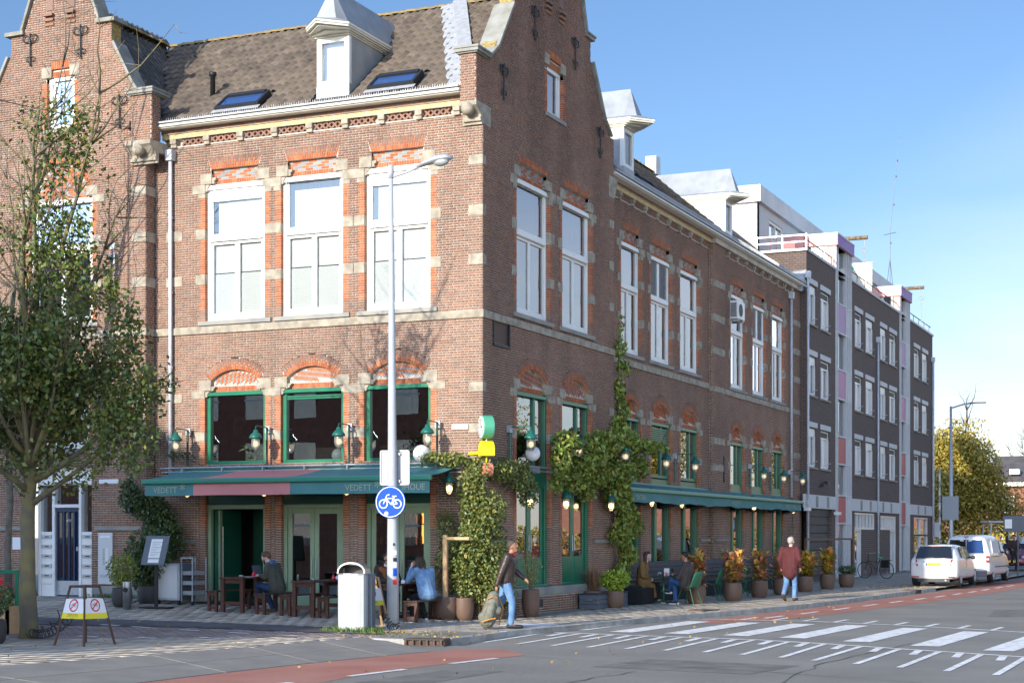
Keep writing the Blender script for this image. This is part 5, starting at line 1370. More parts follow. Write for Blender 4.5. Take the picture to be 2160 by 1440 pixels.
for x in (-11.27, -11.08, -10.92, -10.76, -10.62): MB(P).box(x, x+.05, .72, 2.42, -.22, -.17).build('door_bar', 'blue_paint', dr, world=True, bevel=.008)
MB(P).box(-11.27, -10.57, 2.36, 2.46, -.22, -.16).build('door_rail', 'blue_paint', dr, world=True)
for x in (-11.21, -11.02, -10.86): MB(P).box(x, x+.09, .76, 2.34, -.222, -.205).build('pane', 'glass_dark', dr, world=True)
MB(P).box(-11.27, -10.57, .36, .70, -.22, -.19).build('kick_plate', 'galvanised', dr, world=True)
MB(P).box(-10.66, -10.60, 1.42, 1.52, -.17, -.15).build('lock', 'steel', dr, world=True)
text_on('411', .1, P, -10.88, 2.15, -.165, dr, m='sign_white')
for k in range(5):
    z = 1.72-k*.235
    for x in (-10.46, -11.68):
        b_ = thing('letter_box', None, None); adopt(b_, lb); MB(P).box(x, x+.30, z, z+.085, -.14, -.115).build('letter_plate', 'galvanised', b_, world=True); MB(P).box(x+.10, x+.23, z+.03, z+.055, -.115, -.110).build('letter_slot', 'ink', b_, world=True)
MB(P).box(-11.9, -10.0, .18, .33, -.3, .06).build('doorstep', 'bluestone', lb, world=True)
# plinth and ledges
MB(P).box(-10.05, -8.50, .10, .60, -.05, .03).build('plinth_stone', 'bluestone', lb, world=True)
for a, b in ((-9.95, -8.6), (-14, -11.95)): MB(P).box(a, b, 1.92, 2.0, -.05, .05).build('ledge', 'bluestone', lb, world=True)
# door entry panel, name plate, meter box, small signs
ep = thing('entry_panel', None, None); adopt(ep, lb)
MB(P).box(-9.86, -9.44, .64, 1.86, .0, .04).build('steel_plate', 'grey_white', ep, world=True, bevel=.005)
MB(P).box(-9.8, -9.5, 1.73, 1.79, .04, .05).build('name_strip', 'sign_white', ep, world=True)
for i in range(10): MB(P).box(-9.72, -9.67, 1.1+i*.04, 1.12+i*.04, .04, .046).build('bell_button', 'steel', ep, world=True); MB(P).box(-9.64, -9.56, 1.1+i*.04, 1.125+i*.04, .04, .044).build('name_card', 'sign_white', ep, world=True)
MB(P).box(-9.8, -9.5, .80, .87, .04, .05).build('letter_plate', 'galvanised', ep, world=True)
MB(P).box(-9.84, -9.28, 3.02, 3.12, .0, .03).build('street_nameplate', 'sign_white', lb, world=True)
MB(P).box(-9.08, -8.9, 2.35, 2.72, .0, .1).build('meter_box', 'galvanised', lb, world=True, bevel=.02)
mb = MB(P); mb.box(-9.52, -9.40, 8.55, 8.72, .0, .02); mb.build('small_sign', 'sign_white', lb, world=True); mb = MB(P); mb.tube([(-9.38, 7.2, .05), (-9.38, 8.45, .05)], .018, 8); mb.build('flag_pole', 'sign_white', lb, world=True)
mb = MB(P); mb.box(-9.48, -9.38, 8.25, 8.42, .02, .07); mb.build('flag', 'blue_cloth', lb, world=True)
MB(P).box(-12.45, -12.1, 1.45, 1.75, .0, .02).build('notice', 'sign_white', lb, world=True)
# span wire with bracket and downlead
mb = MB(P); mb.tube([(-8.92, 11.35, .05), (-8.92, 11.25, .3), (-8.8, 11.3, .32)], .02, 6); mb.tube([(-8.95, 11.3, .06), (-8.9, 11.5, .06)], .04, 6); mb.build('wire_bracket', 'rust', lb, world=True)
mb = MB(P); mb.tube([(-9.0, 10.9, .03), (-9.0, 3.2, .03)], .010, 5); mb.build('cable', 'ink', lb, world=True)
wr = MB(); pts = [Vector((-8.93, -.6, 11.33)).lerp(Vector((-24, -26, 16.5)), t/12)-Vector((0, 0, 1.0*(1-(2*t/12-1)**2))) for t in range(13)]
wr.tube(pts, .012, 5); tag(wr.build('span_wire', 'ink'), 'thin black tram span wire running from the bracket on the gabled house over the treetop', 'wire')
# ------------------------------------------------------------------ modern brick block further up the street
md = thing('apartment_block', 'dark brick modern apartment block with white windows and pink and red panel bays', 'apartment block', (0, 29.6, 0))
m = M['modern_brick']; n = m.node_tree.nodes; l = m.node_tree.links.new; b = n['Principled BSDF']
g = n.new('ShaderNodeNewGeometry'); sx_ = n.new('ShaderNodeSeparateXYZ'); cm = n.new('ShaderNodeCombineXYZ'); ad = n.new('ShaderNodeMath'); ad.operation = 'ADD'
l(g.outputs['Position'], sx_.inputs[0]); l(sx_.outputs['X'], ad.inputs[0]); l(sx_.outputs['Y'], ad.inputs[1]); l(ad.outputs[0], cm.inputs[0]); l(sx_.outputs['Z'], cm.inputs[1])
bt = n.new('ShaderNodeTexBrick'); bt.inputs['Scale'].default_value = 1; bt.inputs['Brick Width'].default_value = .22; bt.inputs['Row Height'].default_value = .09; bt.inputs['Mortar Size'].default_value = .011
bt.inputs['Color1'].default_value = (.175, .122, .10, 1); bt.inputs['Color2'].default_value = (.14, .10, .085, 1); bt.inputs['Mortar'].default_value = (.06, .053, .05, 1)
l(cm.outputs[0], bt.inputs[0]); l(bt.outputs[0], b.inputs['Base Color']); bp = n.new('ShaderNodeBump'); bp.inputs['Strength'].default_value = .5; bp.inputs['Distance'].default_value = .01; bp.invert = True; l(bt.outputs['Fac'], bp.inputs['Height']); l(bp.outputs[0], b.inputs['Normal'])
MP = wall_frame(0, 0, 'B')
def holes_wall(P, u0, u1, v0, v1, holes, name, m_, par, deep=-.18, w=0):
    us = sorted({u0, u1, *[h[0] for h in holes], *[h[1] for h in holes]}); vs = sorted({v0, v1, *[h[2] for h in holes], *[h[3] for h in holes]})
    us = [u for u in us if u0 <= u <= u1]; vs = [v for v in vs if v0 <= v <= v1]; mb = MB(P)
    for a, b in zip(us, us[1:]):
        for c, d in zip(vs, vs[1:]):
            x, y = (a+b)/2, (c+d)/2
            if any(h[0] < x < h[1] and h[2] < y < h[3] for h in holes): continue
            mb.quad((a, c, w), (b, c, w), (b, d, w), (a, d, w))
    for a, b, c, d in holes:
        mb.quad((a, c, w), (a, d, w), (a, d, deep), (a, c, deep)); mb.quad((b, c, w), (b, c, deep), (b, d, deep), (b, d, w)); mb.quad((a, c, w), (a, c, deep), (b, c, deep), (b, c, w)); mb.quad((a, d, w), (b, d, w), (b, d, deep), (a, d, deep))
    return mb.build(name, m_, par, world=True)
COLS = [(29.45, 30.85, 0), (31.62, 33.15, 1), (38.04, 39.5, 1), (40.34, 42.0, 0), (43.65, 45.05, 0), (45.87, 47.5, 1), (52.5, 54.05, 1), (54.93, 56.5, 0)]
ROWS = [9.92, 7.18, 4.42]
holes = [(a, b, z, z+1.50) for a, b, k in COLS for z in ROWS]
holes += [(29.6, 33.6, -.2, 2.86), (38.0, 42.4, 2.05, 2.78), (43.7, 47.6, 2.05, 2.70), (38.0, 39.5, -.2, 2.05), (46.0, 47.6, -.2, 2.05), (52.5, 56.8, .2, 2.72), (34.25, 37.26, -.2, 12.7), (48.44, 51.16, -.2, 12.7)]
wl = holes_wall(MP, 29.25, 58.25, -.3, 12.62, holes, 'wall', 'modern_brick', md)
MB().quad((-2.0, 29.25, 3), (0, 29.25, 3), (0, 29.25, 12.62), (-2.0, 29.25, 12.62)).build('wall', 'modern_brick', md, world=True)
mb = MB(); mb.box(-2, -1.9, 29.3, 58, -.3, 12.5); mb.quad((-12, 58.25, -.3), (0, 58.25, -.3), (0, 58.25, 12.6), (-12, 58.25, 12.6)); mb.quad((-12, 29.26, 12.5), (0, 29.26, 12.5), (0, 58.2, 12.5), (-12, 58.2, 12.5)); mb.build('inner_wall', 'interior', md, world=True)
MB().box(-2.05, .06, 29.15, 29.35, 12.62, 12.72).build('parapet', 'white_wall', md, world=True)
for a, b in ((29.2, 34.2), (37.3, 48.4), (51.2, 58.3)): MB(MP).box(a, b, 12.62, 12.72, -.3, .06).build('parapet', 'grey_white', md, world=True)
MB().add([(-1.9, 29.25, 11.3), (.0, 29.25, 11.2), (0, 28.6, 11.0), (-1.9, 28.6, 11.4), (0, 29.25, 11.9), (-1.9, 29.25, 11.8)], [(0, 1, 2, 3), (3, 2, 4, 5)]).build('roof_flashing', 'lead', md, world=True)
for a, b, kind in COLS:
    for z in ROWS:
        w = thing('window', None, None); adopt(w, md); t = z+1.5
        MB(MP).box(a-.08, b+.08, t+.03, t+.24, -.05, .05).build('lintel', 'grey_white', w, world=True, bevel=.01)
        fr = MB(MP); w0, w1 = -.16, -.05
        fr.box(a, a+.07, z, t, w0, w1); fr.box(b-.07, b, z, t, w0, w1); fr.box(a+.07, b-.07, z, z+.09, w0, w1); fr.box(a+.07, b-.07, t-.32, t-.26, w0, w1); fr.box(a+.07, b-.07, t-.05, t, w0, w1)
        mm = a+.42; fr.box(mm-.05, mm+.05, z+.09, t-.32, w0, w1); fr.box(mm+.05, mm+.13, z+.09, t-.32, w0+.02, w1+.03); fr.box(b-.17, b-.09, z+.09, t-.32, w0+.02, w1+.03)
        fr.build('window_frame', 'white_paint', w, world=True)
        MB(MP).quad((a+.07, z+.09, -.12), (b-.07, z+.09, -.12), (b-.07, t-.05, -.12), (a+.07, t-.05, -.12)).build('pane', 'glass_side', w, world=True)
        if kind == 0: MB(MP).box(a+.07, b-.07, t-.26, t-.05, -.11, -.04).build('blind_box', 'white_paint', w, world=True)
        else: MB(MP).box(a+.07, b-.07, t-.25, t-.06, -.11, -.08).build('vent_grille', 'shutter_grey', w, world=True)
        MB(MP).box(a+.1, a+.5 if kind else b-.3, z+.1, t-.34, -.24, -.22).build('curtain', 'blind_white', w, world=True)
        MB(MP).box(a-.05, b+.05, z-.07, z-.0, -.1, .07).build('sill', 'bluestone', w, world=True)
        mb = MB(MP); mb.tube([(b-.15, z+.22, .0), (b-.3, z+.24, .12), (b-.6, z+.22, .12), (b-.75, z+.12, .0)], .014, 5); mb.build('guard_bar', 'galvanised', w, world=True)
for (a, b, top) in ((34.25, 37.26, 14.0), (48.44, 51.16, 13.85)):
    tw = thing('stair_bay', None, None); adopt(tw, md); fr = MB(MP)
    for u in (a, a+.30, b-1.06, b-.70, b-.38, b-.06): fr.box(u, u+.08, 0, top-.3, -.20, .04)
    zs = [0.0, 2.25, 3.40, 4.70, 5.84, 7.40, 8.60, 10.12, 11.32, 12.7, top-.35]
    for z in zs: fr.box(a+.08, b-.02, z, z+.07, -.19, .02)
    fr.box(a, b, -.05, .05, -.19, .02); fr.build('bay_frame', 'grey_white', tw, world=True)
    pn = [(2.27, 3.38, 'red_panel'), (4.72, 5.82, 'red_panel'), (7.41, 8.58, 'pinkish_panel'), (10.14, 11.31, 'lilac_panel')]
    for z0, z1, m_ in pn: MB(MP).box(a+.40, b-1.10, z0+.06, z1, -.1, .01).build('panel', m_, tw, world=True)
    for z0, z1, m_ in pn: MB(MP).box(b-.96, b-.08, z0+.06, z1, -.1, -.03).build('panel', 'grey_white', tw, world=True)
    MB(MP).quad((a, .05, -.12), (b, .05, -.12), (b, top-.3, -.12), (a, top-.3, -.12)).build('pane', 'glass_side', tw, world=True)
    for z0, z1 in ((.1, 2.2), (3.5, 4.6), (5.95, 7.3), (8.7, 10.0), (11.4, 12.6)): MB(MP).box(b-1.05, b-.1, z0, z1, -.16, -.125).build('slat_panel', 'grey_white', tw, world=True)
    cap = MB(MP); cap.box(a-.1, b+.1, top-.35, top+.10, -2.4, .10); cap.build('bay_cap', 'salmon_paint', tw, world=True); MB(MP).box(a-.1, b+.1, top-.34, top+.09, .101, .125).build('cap_fascia', 'purple_paint', tw, world=True)
    MB(MP).box(a-.12, b+.12, top+.10, top+.16, -2.45, .14).build('cap_trim', 'white_wall', tw, world=True)
    fr = MB(); x0 = -2.3
    fr.box(-.28, .0, a-.02, a+.02, 12.6, top-.35); fr.box(-2.35, -2.15, a-.02, a+.02, 12.6, top-.35); fr.build('bay_corner', 'salmon_paint', tw, world=True)
    fr = MB()
    for x in (-.40, -.85, -1.3, -1.75): fr.box(x, x+.08, a-.015, a+.03, 12.6, top-.35)
    fr.build('bay_frame', 'white_paint', tw, world=True)
    MB().quad((-2.3, a+.01, 12.6), (-.3, a+.01, 12.6), (-.3, a+.01, top-.35), (-2.3, a+.01, top-.35)).build('pane', 'glass_side', tw, world=True)
    mb = MB(); mb.box(-2.3, -2.25, a, b, 12.5, top); mb.box(-2.3, .0, b-.04, b, 12.5, top); mb.build('bay_wall', 'white_wall', tw, world=True)
    # hoisting beam with long hook
    hb = thing('hoisting_beam', None, None); adopt(hb, md); yc = b-.7; zc = top+.30
    MB().tube([(-1.6, yc, zc), (.85, yc, zc)], .085, 10).build('beam', 'wood_pole', hb, world=True)
    mb = MB(); x = .72; mb.tube([(x, yc, zc-.1), (x, yc, zc-.42)], .018, 6); mb.tube([(x+.10*math.sin(t), yc, zc-.52+.10*math.cos(t)) for t in [k*math.pi/6 for k in range(13)]], .022, 6); mb.tube([(x, yc, zc-.62), (x, yc, zc-1.75)]+[(x+.09-.09*math.cos(t), yc, zc-1.78-.09*math.sin(t)) for t in [k*.5 for k in range(8)]], .018, 6)
    mb.build('hook', 'galvanised', hb, world=True)
rw = MB(); 
for a, b in ((29.2, 34.1), (37.4, 48.3), (51.3, 58.2)):
    rw.tube([(-.1, a, 13.12), (-.1, b, 13.12)], .022, 6)
    x = a
    while x <= b: rw.tube([(-.1, x, 12.7), (-.1, x, 13.12)], .016, 5); x += 1.6
rw.build('roof_railing', 'frame_brown', md, world=True)
rw = MB()
for z in (12.95, 13.2): rw.box(-1.95, 0, 29.2, 29.24, z, z+.06)
for x in (-1.95, -.95, -.02): rw.box(x, x+.06, 29.19, 29.25, 12.7, 13.28)
rw.build('roof_railing', 'white_paint', md, world=True)
# white band with dark squares, ground floor
for a, b, sq in ((28.9, 34.2, (30.6, 32.5)), (37.3, 48.4, (39.0, 41.0, 43.9, 45.9)), (51.2, 58.3, (53.3, 55.4))):
    MB(MP).box(a, b, 2.84, 3.36, -.05, .05).build('band', 'grey_white', md, world=True)
    for s in sq: MB(MP).box(s, s+.42, 2.88, 3.32, .04, .055).build('band_vent', 'bluestone', md, world=True)
gd = thing('garage_door', None, None); adopt(gd, md)
for k in range(9): MB(MP).box(29.6, 33.6, -.1+k*.33, .21+k*.33, -.16, -.12).build('door_board', 'shutter_grey', gd, world=True)
def gf_frame(a, b, z0, z1, n, par=md):
    fr = MB(MP); fr.box(a, b, z0, z0+.08, -.15, -.03); fr.box(a, b, z1-.08, z1, -.15, -.03)
    for i in range(n+1): u = a+(b-a-.09)*i/n; fr.box(u, u+.09, z0+.08, z1-.08, -.15, -.03)
    w = thing('shop_window', None, None); adopt(w, md); fr.build('window_frame', 'white_paint', w, world=True); MB(MP).quad((a, z0, -.12), (b, z0, -.12), (b, z1, -.12), (a, z1, -.12)).build('pane', 'glass_side', w, world=True)
gf_frame(38.0, 42.4, 2.05, 2.78, 6); gf_frame(43.7, 47.6, 2.05, 2.70, 6); gf_frame(38.0, 39.5, -.05, 2.05, 1); gf_frame(46.0, 47.6, -.05, 2.05, 2); gf_frame(52.5, 56.8, .2, 2.72, 2); gf_frame(52.5, 56.8, 1.75, 1.85, 1)
pipe(MP, 29.05, .12, 0, 11.55, md); pipe(MP, 42.75, .09, 0, 10.6, md); pipe(MP, 57.9, .1, 0, 11.2, md, r=.06)
mb = MB(MP); mb.tube([(31.3, 3.7, .0), (31.3, 3.75, .18), (31.9, 3.85, .2)], .03, 6); mb.box(31.7, 32.2, 3.8, 3.92, .12, .26); mb.build('camera_bracket', 'iron', md, world=True)
MB(MP).box(33.7, 34.0, 2.62, 2.74, .06, .3).build('wall_lamp', 'white_paint', md, world=True); MB(MP).box(28.6, 29.2, 2.72, 2.84, .06, .2).build('wall_lamp', 'white_paint', md, world=True)
# set-back pale brick storey on the roof
ph = thing('rooftop_storey', 'pale brick set-back storey with flat white roof edge behind the old tiled roof', 'penthouse', (-4, 29.8, 12.5))
PA = wall_frame(-6, 29.8, 'A'); bq, mq = courses(11.6, 14.75, lambda v: [(0, 3.93)], []); o = link('brickwork', brick_mesh('brickwork', bq, PA, 'brick_pale'), ph, True); tag(o, kind='stuff')
MB(PA).box(0, 3.93, 11.5, 14.75, -.3, -.012).build('wall', 'white_wall', ph, world=True)
PB = wall_frame(-2.07, 0, 'B'); holes_wall(PB, 29.8, 58, 12.4, 14.75, [(31.6, 33.8, 12.6, 14.4), (35.6, 38.6, 12.9, 14.2), (40, 42, 12.9, 14.2)], 'wall', 'grey_white', ph, w=0)
for a, b, c, d in ((31.6, 33.8, 12.6, 14.4), (35.6, 38.6, 12.9, 14.2), (40, 42, 12.9, 14.2)):
    MB(PB).quad((a, c, -.12), (b, c, -.12), (b, d, -.12), (a, d, -.12)).build('pane', 'glass_side', ph, world=True); fr = MB(PB); fr.box(a, a+.1, c, d, -.14, -.04); fr.box(b-.1, b, c, d, -.14, -.04); fr.box((a+b)/2-.05, (a+b)/2+.05, c, d, -.14, -.04); fr.box(a, b, d-.12, d, -.139, -.039); fr.build('window_frame', 'white_paint', ph, world=True)
MB().box(-6.2, -1.9, 29.65, 58, 14.75, 15.4).build('roof_edge', 'white_wall', ph, world=True)
for x, y, c in ((-1.3, 31.5, 'red_panel'), (-1.5, 33.2, 'red_panel')):
    ch = thing('deck_chair', 'red plastic garden chair on the roof terrace behind the white railing, '+('nearer the pale wall' if y < 32 else 'nearer the pink bay'), 'chair', (x, y, 12.5), group='red chairs on the roof terrace')
    MB().box(-.25, .25, -.25, .25, .38, .44).build('seat', c, ch); MB().box(-.25, .25, .2, .26, .44, .9).build('backrest', c, ch)
    for s in (-1, 1):
        for q in (-1, 1): MB().box(s*.22-.02, s*.22+.02, q*.2-.02, q*.2+.02, 0, .38).build('leg', c, ch)
sc = thing('roof_screen', 'pale screen with a green mural patch between the two pink bays on the roof', 'screen', (-.3, 43.3, 12.6))
MB().box(-1.4, -.0, -.03, .03, 0, 1.75).build('screen_panel', 'cream_paint', sc); MB().prism([(-1.4, 1.7), (-.6, 1.7), (-1.4, .5)], 0, 1) if False else None
mb = MB(lambda a, b, c: (a, c, b)); mb.prism([(-1.38, 1.7), (-.75, 1.7), (-.95, 1.35), (-1.38, .9)], -.036, -.031); mb.build('mural_patch', 'mint_paint', sc); MB().box(-1.42, .03, -.04, .04, 1.75, 1.79).build('screen_trim', 'white_wall', sc)
an = thing('radio_mast', 'very thin radio mast with guy wires standing on the roof behind the second pink bay', 'antenna', (-3.0, 62, 12.5))
mb = MB(); mb.tube([(0, 0, 0), (0, 0, 6.6), (.55, 0, 12.5)], [.035, .018, .006], 5); mb.build('mast', 'dark_metal', an); mb = MB()
for z in (6.0, 8.2, 9.8, 10.7): mb.box(.02+(z-6)*.08, .08+(z-6)*.08, -.02, .02, z, z+.1)
mb.tube([(-.35, 0, 6.55), (.35, 0, 6.65)], .014, 4); mb.build('aerial', 'ink', an); mb = MB(); mb.tube([(-.6, 0, 0), (0, 0, 5.2)], .012, 4); mb.tube([(.5, 0, 0), (0, 0, 5.2)], .012, 4); mb.build('guy_wire', 'dark_metal', an)
MB().box(-.9, 1.4, -.6, .6, -4, .0).build('mast_base', 'dark_metal', an)

# ------------------------------------------------------------------ across the street (out of view, seen in the windows and casting the long shade)
op = thing('opposite_house', 'row of brick houses across the side street, behind the camera', 'house', (-16, -40, 0))
mb = MB(); mb.prism([(-42, -36), (-42, -52), (-10.4, -52), (-7.0, -36)], -.3, 13.7); M_ = MB(lambda a, b, c: (a, -52+c, b)); M_.prism([(-7.0, 13.7), (-7.0, 14.1), (-9, 14.3), (-14.2, 14.9), (-16.8, 16.6), (-42, 16.9), (-42, 13.7)], 15.2, 16.001); M_.build('parapet', 'house_red', op, world=True); mb.build('walls', 'house_red', op, world=True)
mb = MB(); mb.prism([(-42, 10.6), (-4.6, 10.6), (-7.5, 12.2), (-12, 13.6), (-42, 14.2)], 0, 1) if False else mb.add([(-42, -36, 13.7), (-7.0, -36, 13.7), (-10.4, -52, 13.7), (-42, -52, 13.7), (-42, -44, 16.4), (-16, -44, 15.0)], [(0, 1, 5, 4), (1, 2, 5), (2, 3, 4, 5), (3, 0, 4)]); mb.build('roof', 'house_roof', op, world=True)
wn = MB(); 
for i in range(13):
    for j in range(3):
        x = -41+i*2.8; z = 1.3+j*3.1; wn.box(x, x+1.2, -36.02, -35.95, z, z+1.9)
for i in range(13):
    for j in range(3):
        x = -41+i*2.8; z = 1.3+j*3.1; MB().box(x-.08, x+1.28, -35.98, -35.93, z+.9, z+1.0).build('window_bar', 'white_paint', op, world=True)
tag(wn.build('windows', 'glass_side', op, world=True), kind='stuff')
# ------------------------------------------------------------------ trees
def limb_path(p, d, L_, n, wob, up=.12):
    pts = [Vector(p)]; d = Vector(d).normalized()
    for i in range(n):
        d = (d+Vector((random.gauss(0, wob), random.gauss(0, wob), random.gauss(0, wob*.6)+up))).normalized(); pts.append(pts[-1]+d*(L_/n))
    return pts
def tree(name, label, loc, trunk_h, r0, limbs, crown, leaf_m, n_leaf, leaf_size, group=None, seed=1, lean=(0, 0), bark='bark', twigs=True, blobs=None, cat='tree', crownlabel=None, sub=3, tip_sz=.35, extra=None):
    """limbs: list of (height, azimuth deg, elevation deg, length, radius)"""
    random.seed(seed); t = thing(name, label, cat, loc, group=group); tk = MB()
    tp = [Vector((0, 0, -.1)), Vector((0, 0, .25))]+[Vector((lean[0]*k/5+random.gauss(0, .02), lean[1]*k/5+random.gauss(0, .02), .25+(trunk_h-.25)*k/5)) for k in range(1, 6)]
    rr = [r0*1.35, r0*1.1]+[r0*(1-.28*k/5)*(1+random.uniform(-.06, .1)) for k in range(1, 6)]
    tk.tube(tp, rr, 12); tips = []
    tk.build('trunk', bark, t, smooth=True)
    lm = MB(); tw = MB()
    for (h, az, el, L_, r) in limbs:
        q = tp[-1]*min(1, h/trunk_h) if h <= trunk_h else tp[-1]; q = Vector((lean[0]*h/trunk_h, lean[1]*h/trunk_h, min(h, trunk_h)))
        a, e = R(az), R(el); d = Vector((math.cos(a)*math.cos(e), math.sin(a)*math.cos(e), math.sin(e)))
        pts = limb_path(q, d, L_, 7, .10); lm.tube(pts, [r*(1-.85*k/7) for k in range(8)], 7)
        for k in range(2, 8):
            for _ in range(sub):
                dd = (pts[k]-pts[k-1]).normalized()+Vector((random.gauss(0, .7), random.gauss(0, .7), random.gauss(.1, .5))); l2 = L_*random.uniform(.12, .32)
                p2 = limb_path(pts[k], dd, l2, 4, .16, .08); lm.tube(p2, [r*.28*(1-.2*j) for j in range(5)], 4); tips += p2[1:]
                if twigs:
                    for j in (2, 3, 4):
                        p3 = limb_path(p2[j], Vector((random.gauss(0, 1), random.gauss(0, 1), random.gauss(.3, .6))), l2*.5, 2, .2); tw.tube(p3, [.008, .006, .003], 3, cap=False); tips += p3[1:]
        tips += pts[3:]
    lm.build('limbs', bark, t, smooth=True)
    if tw.v: tag(tw.build('twigs', bark, t), kind='stuff')
    if n_leaf:
        T = np.array([tuple(p) for p in tips]); idx = rng.integers(0, len(T), n_leaf); P_ = T[idx]+rng.normal(size=(n_leaf, 3))*tip_sz*np.array([1, 1, .8])
        if extra: P_ = np.concatenate([P_, blob_pts(extra)])
        if crown: P_ = P_[crown(P_)]
        o = link('crown', leaves_mesh('crown', P_, leaf_size, leaf_m, up=.3), t); tag(o, kind='stuff')
    return t
LB = []
random.seed(5)
for k in range(15): LB.append((2.3+.12*k, k*137.5 % 360, 24+4.2*k*.8, 2.7-.07*k, .06))
LB += [(3.3, 70, 86, 5.6, .09), (2.7, 20, 30, 2.7, .07), (3.0, 5, 50, 3.2, .06), (3.0, 60, 35, 2.4, .06), (2.9, 330, 40, 2.5, .06), (3.3, 90, 84, 5.0, .10), (3.3, 30, 80, 6.2, .08), (3.3, 15, 72, 4.6, .07), (3.2, 200, 80, 5.4, .07)]
def crown_front(P_):
    x, y, z = P_.T; lim = np.interp(z, [2.2, 3, 4.2, 5.4, 6.2, 7.2, 8.2, 9.4], [1.5, 2.6, 2.7, 2.3, 1.45, 1.05, .95, .7]); cx = np.interp(z, [2, 5, 7, 9.4], [0, .0, .55, .75])
    near = rng.random(len(z)) < np.interp(np.hypot((x-cx), y), [0, .8, 1.6, 2.7], [.9, .95, .85, .8])
    left = np.where((z > 6.0) & (x < .0), rng.random(len(z)) < .25, True)
    clump = np.sin(3.3*x+1.0)*np.sin(3.1*y+.4)+np.sin(2.9*z+1.7*x)*.9+np.sin(5.3*x-4.1*z+2*y)*.6+rng.normal(size=len(x))*.25 > -.75
    return clump & (np.hypot(x-cx, y) < lim) & (z < 9.4) & (z > 2.15) & near & left
tree('street_tree', 'nearest street tree with rough mossy trunk and dark green crown at the left edge', (-4.43, -9.15, 0), 3.3, .145, LB, crown_front, 'leaf_green', 30000, .10, seed=5, tip_sz=.22, cat='tree',
     extra=[((1.9, .2, 5.2), (.35, .35, .8), 500), ((1.75, 0, 6.0), (.14, .14, .35), 130), ((1.0, 0, 8.3), (.33, .33, 1.0), 500), ((.9, 0, 6.9), (.55, .5, .9), 900), ((1.9, 0, 3.4), (.75, .6, .7), 1100), ((.6, 0, 5.2), (1.5, 1.2, 1.0), 2600), ((-.6, 0, 4.2), (1.5, 1.3, 1.2), 2600), ((2.2, 0, 4.3), (.5, .5, .55), 500)])
# the bare tall leader tree at the frame edge
tree('bare_tree', 'tall leafless tree with upright grey branches at the top left corner', (-10.2, -3.1, .3), 5.2, .08, [(3.5+.3*k, k*120, 78+1.0*k, 5.0, .05) for k in range(4)]+[(5, 20, 84, 7.0, .08), (5, 60, 80, 6.0, .06)], None, 'leaf_green', 0, .1, seed=9, bark='bark_pale', sub=2)
# autumn trees along the far side of the street (mirrored in the windows)
def crown_round(c, r):
    return lambda P_: (((P_-np.array(c))/np.array(r))**2).sum(1) < 1+rng.normal(size=len(P_))*.12
protoT = tree('autumn_tree', 'golden autumn tree on the far pavement outside the right edge, first of the row', (19, 14, 0), 3.2, .2, [(2.6+.15*k, k*137.5, 25+3.5*k, 3.6, .08) for k in range(16)], None, 'leaf_autumn', 9000, .17, seed=21, group='autumn trees across the street', tip_sz=.45, sub=2)
index_kids(protoT)
for i, (x, y, s) in enumerate(((23, 28, 1.1), (20, 42, 1.2), (17, 62, 1.3), (24, 78, 1.5), (15, 92, 1.4), (30, 55, 1.5))):
    dup(protoT, (x, y, 0), i*1.3, label='golden autumn tree on the far pavement outside the right edge, number %s along the row' % ['two', 'three', 'four', 'five', 'six', 'seven'][i], scale=s)
# visible background on the right
tree('autumn_tree', 'large golden yellow maple rising beside the end of the apartment block', (-2.55, 82, 0), 2.6, .3, [(2.2+.22*k, k*137.5, 12+4.2*k, 4.6, .12) for k in range(19)]+[(2.6, 0, 85, 8.0, .15)],
     lambda P_: (np.abs(P_[:, 0]) < np.interp(P_[:, 2], [0, 1, 4, 7, 9, 12.5], [2.6, 3.2, 3.5, 3.1, 2.3, 1.2])*1.05) & (P_[:, 2] < 9.8), 'leaf_autumn', 30000, .23, seed=31, tip_sz=.6, sub=3, bark='trunk_far', extra=[((0, 0, 2.6), (3.3, 2, 1.6), 3500), ((0, 0, 5), (3.4, 2.4, 2.2), 6000), ((-.3, 0, 7.4), (2.6, 2.2, 1.8), 4000)])
tree('young_autumn_tree', 'small thin-leaved orange autumn tree in front of the far brick house', (.9, 84, 0), 2.0, .14, [(1.5+.2*k, k*137.5, 15+5*k, 2.6, .05) for k in range(12)], None, 'leaf_autumn', 3800, .17, seed=41, tip_sz=.5, bark='trunk_far')
tree('bare_tree', 'hazy leafless tree rising behind the roof of the far brick house', (-3.5, 152, 0), 6, .3, [(4+.4*k, k*137.5, 35+3*k, 6.5, .14) for k in range(16)], None, 'leaf_autumn', 0, .2, seed=51, bark='bark_pale', sub=4)
hg = thing('hedge', 'low dark hedge beyond the lamp post at the end of the block', 'hedge', (-2, 78, 0)); P_ = blob_pts([((0, 0, .7), (4, .8, .9), 3500)]); o = link('foliage', leaves_mesh('foliage', P_, .16, 'leaf_dark'), hg); tag(o, kind='stuff')
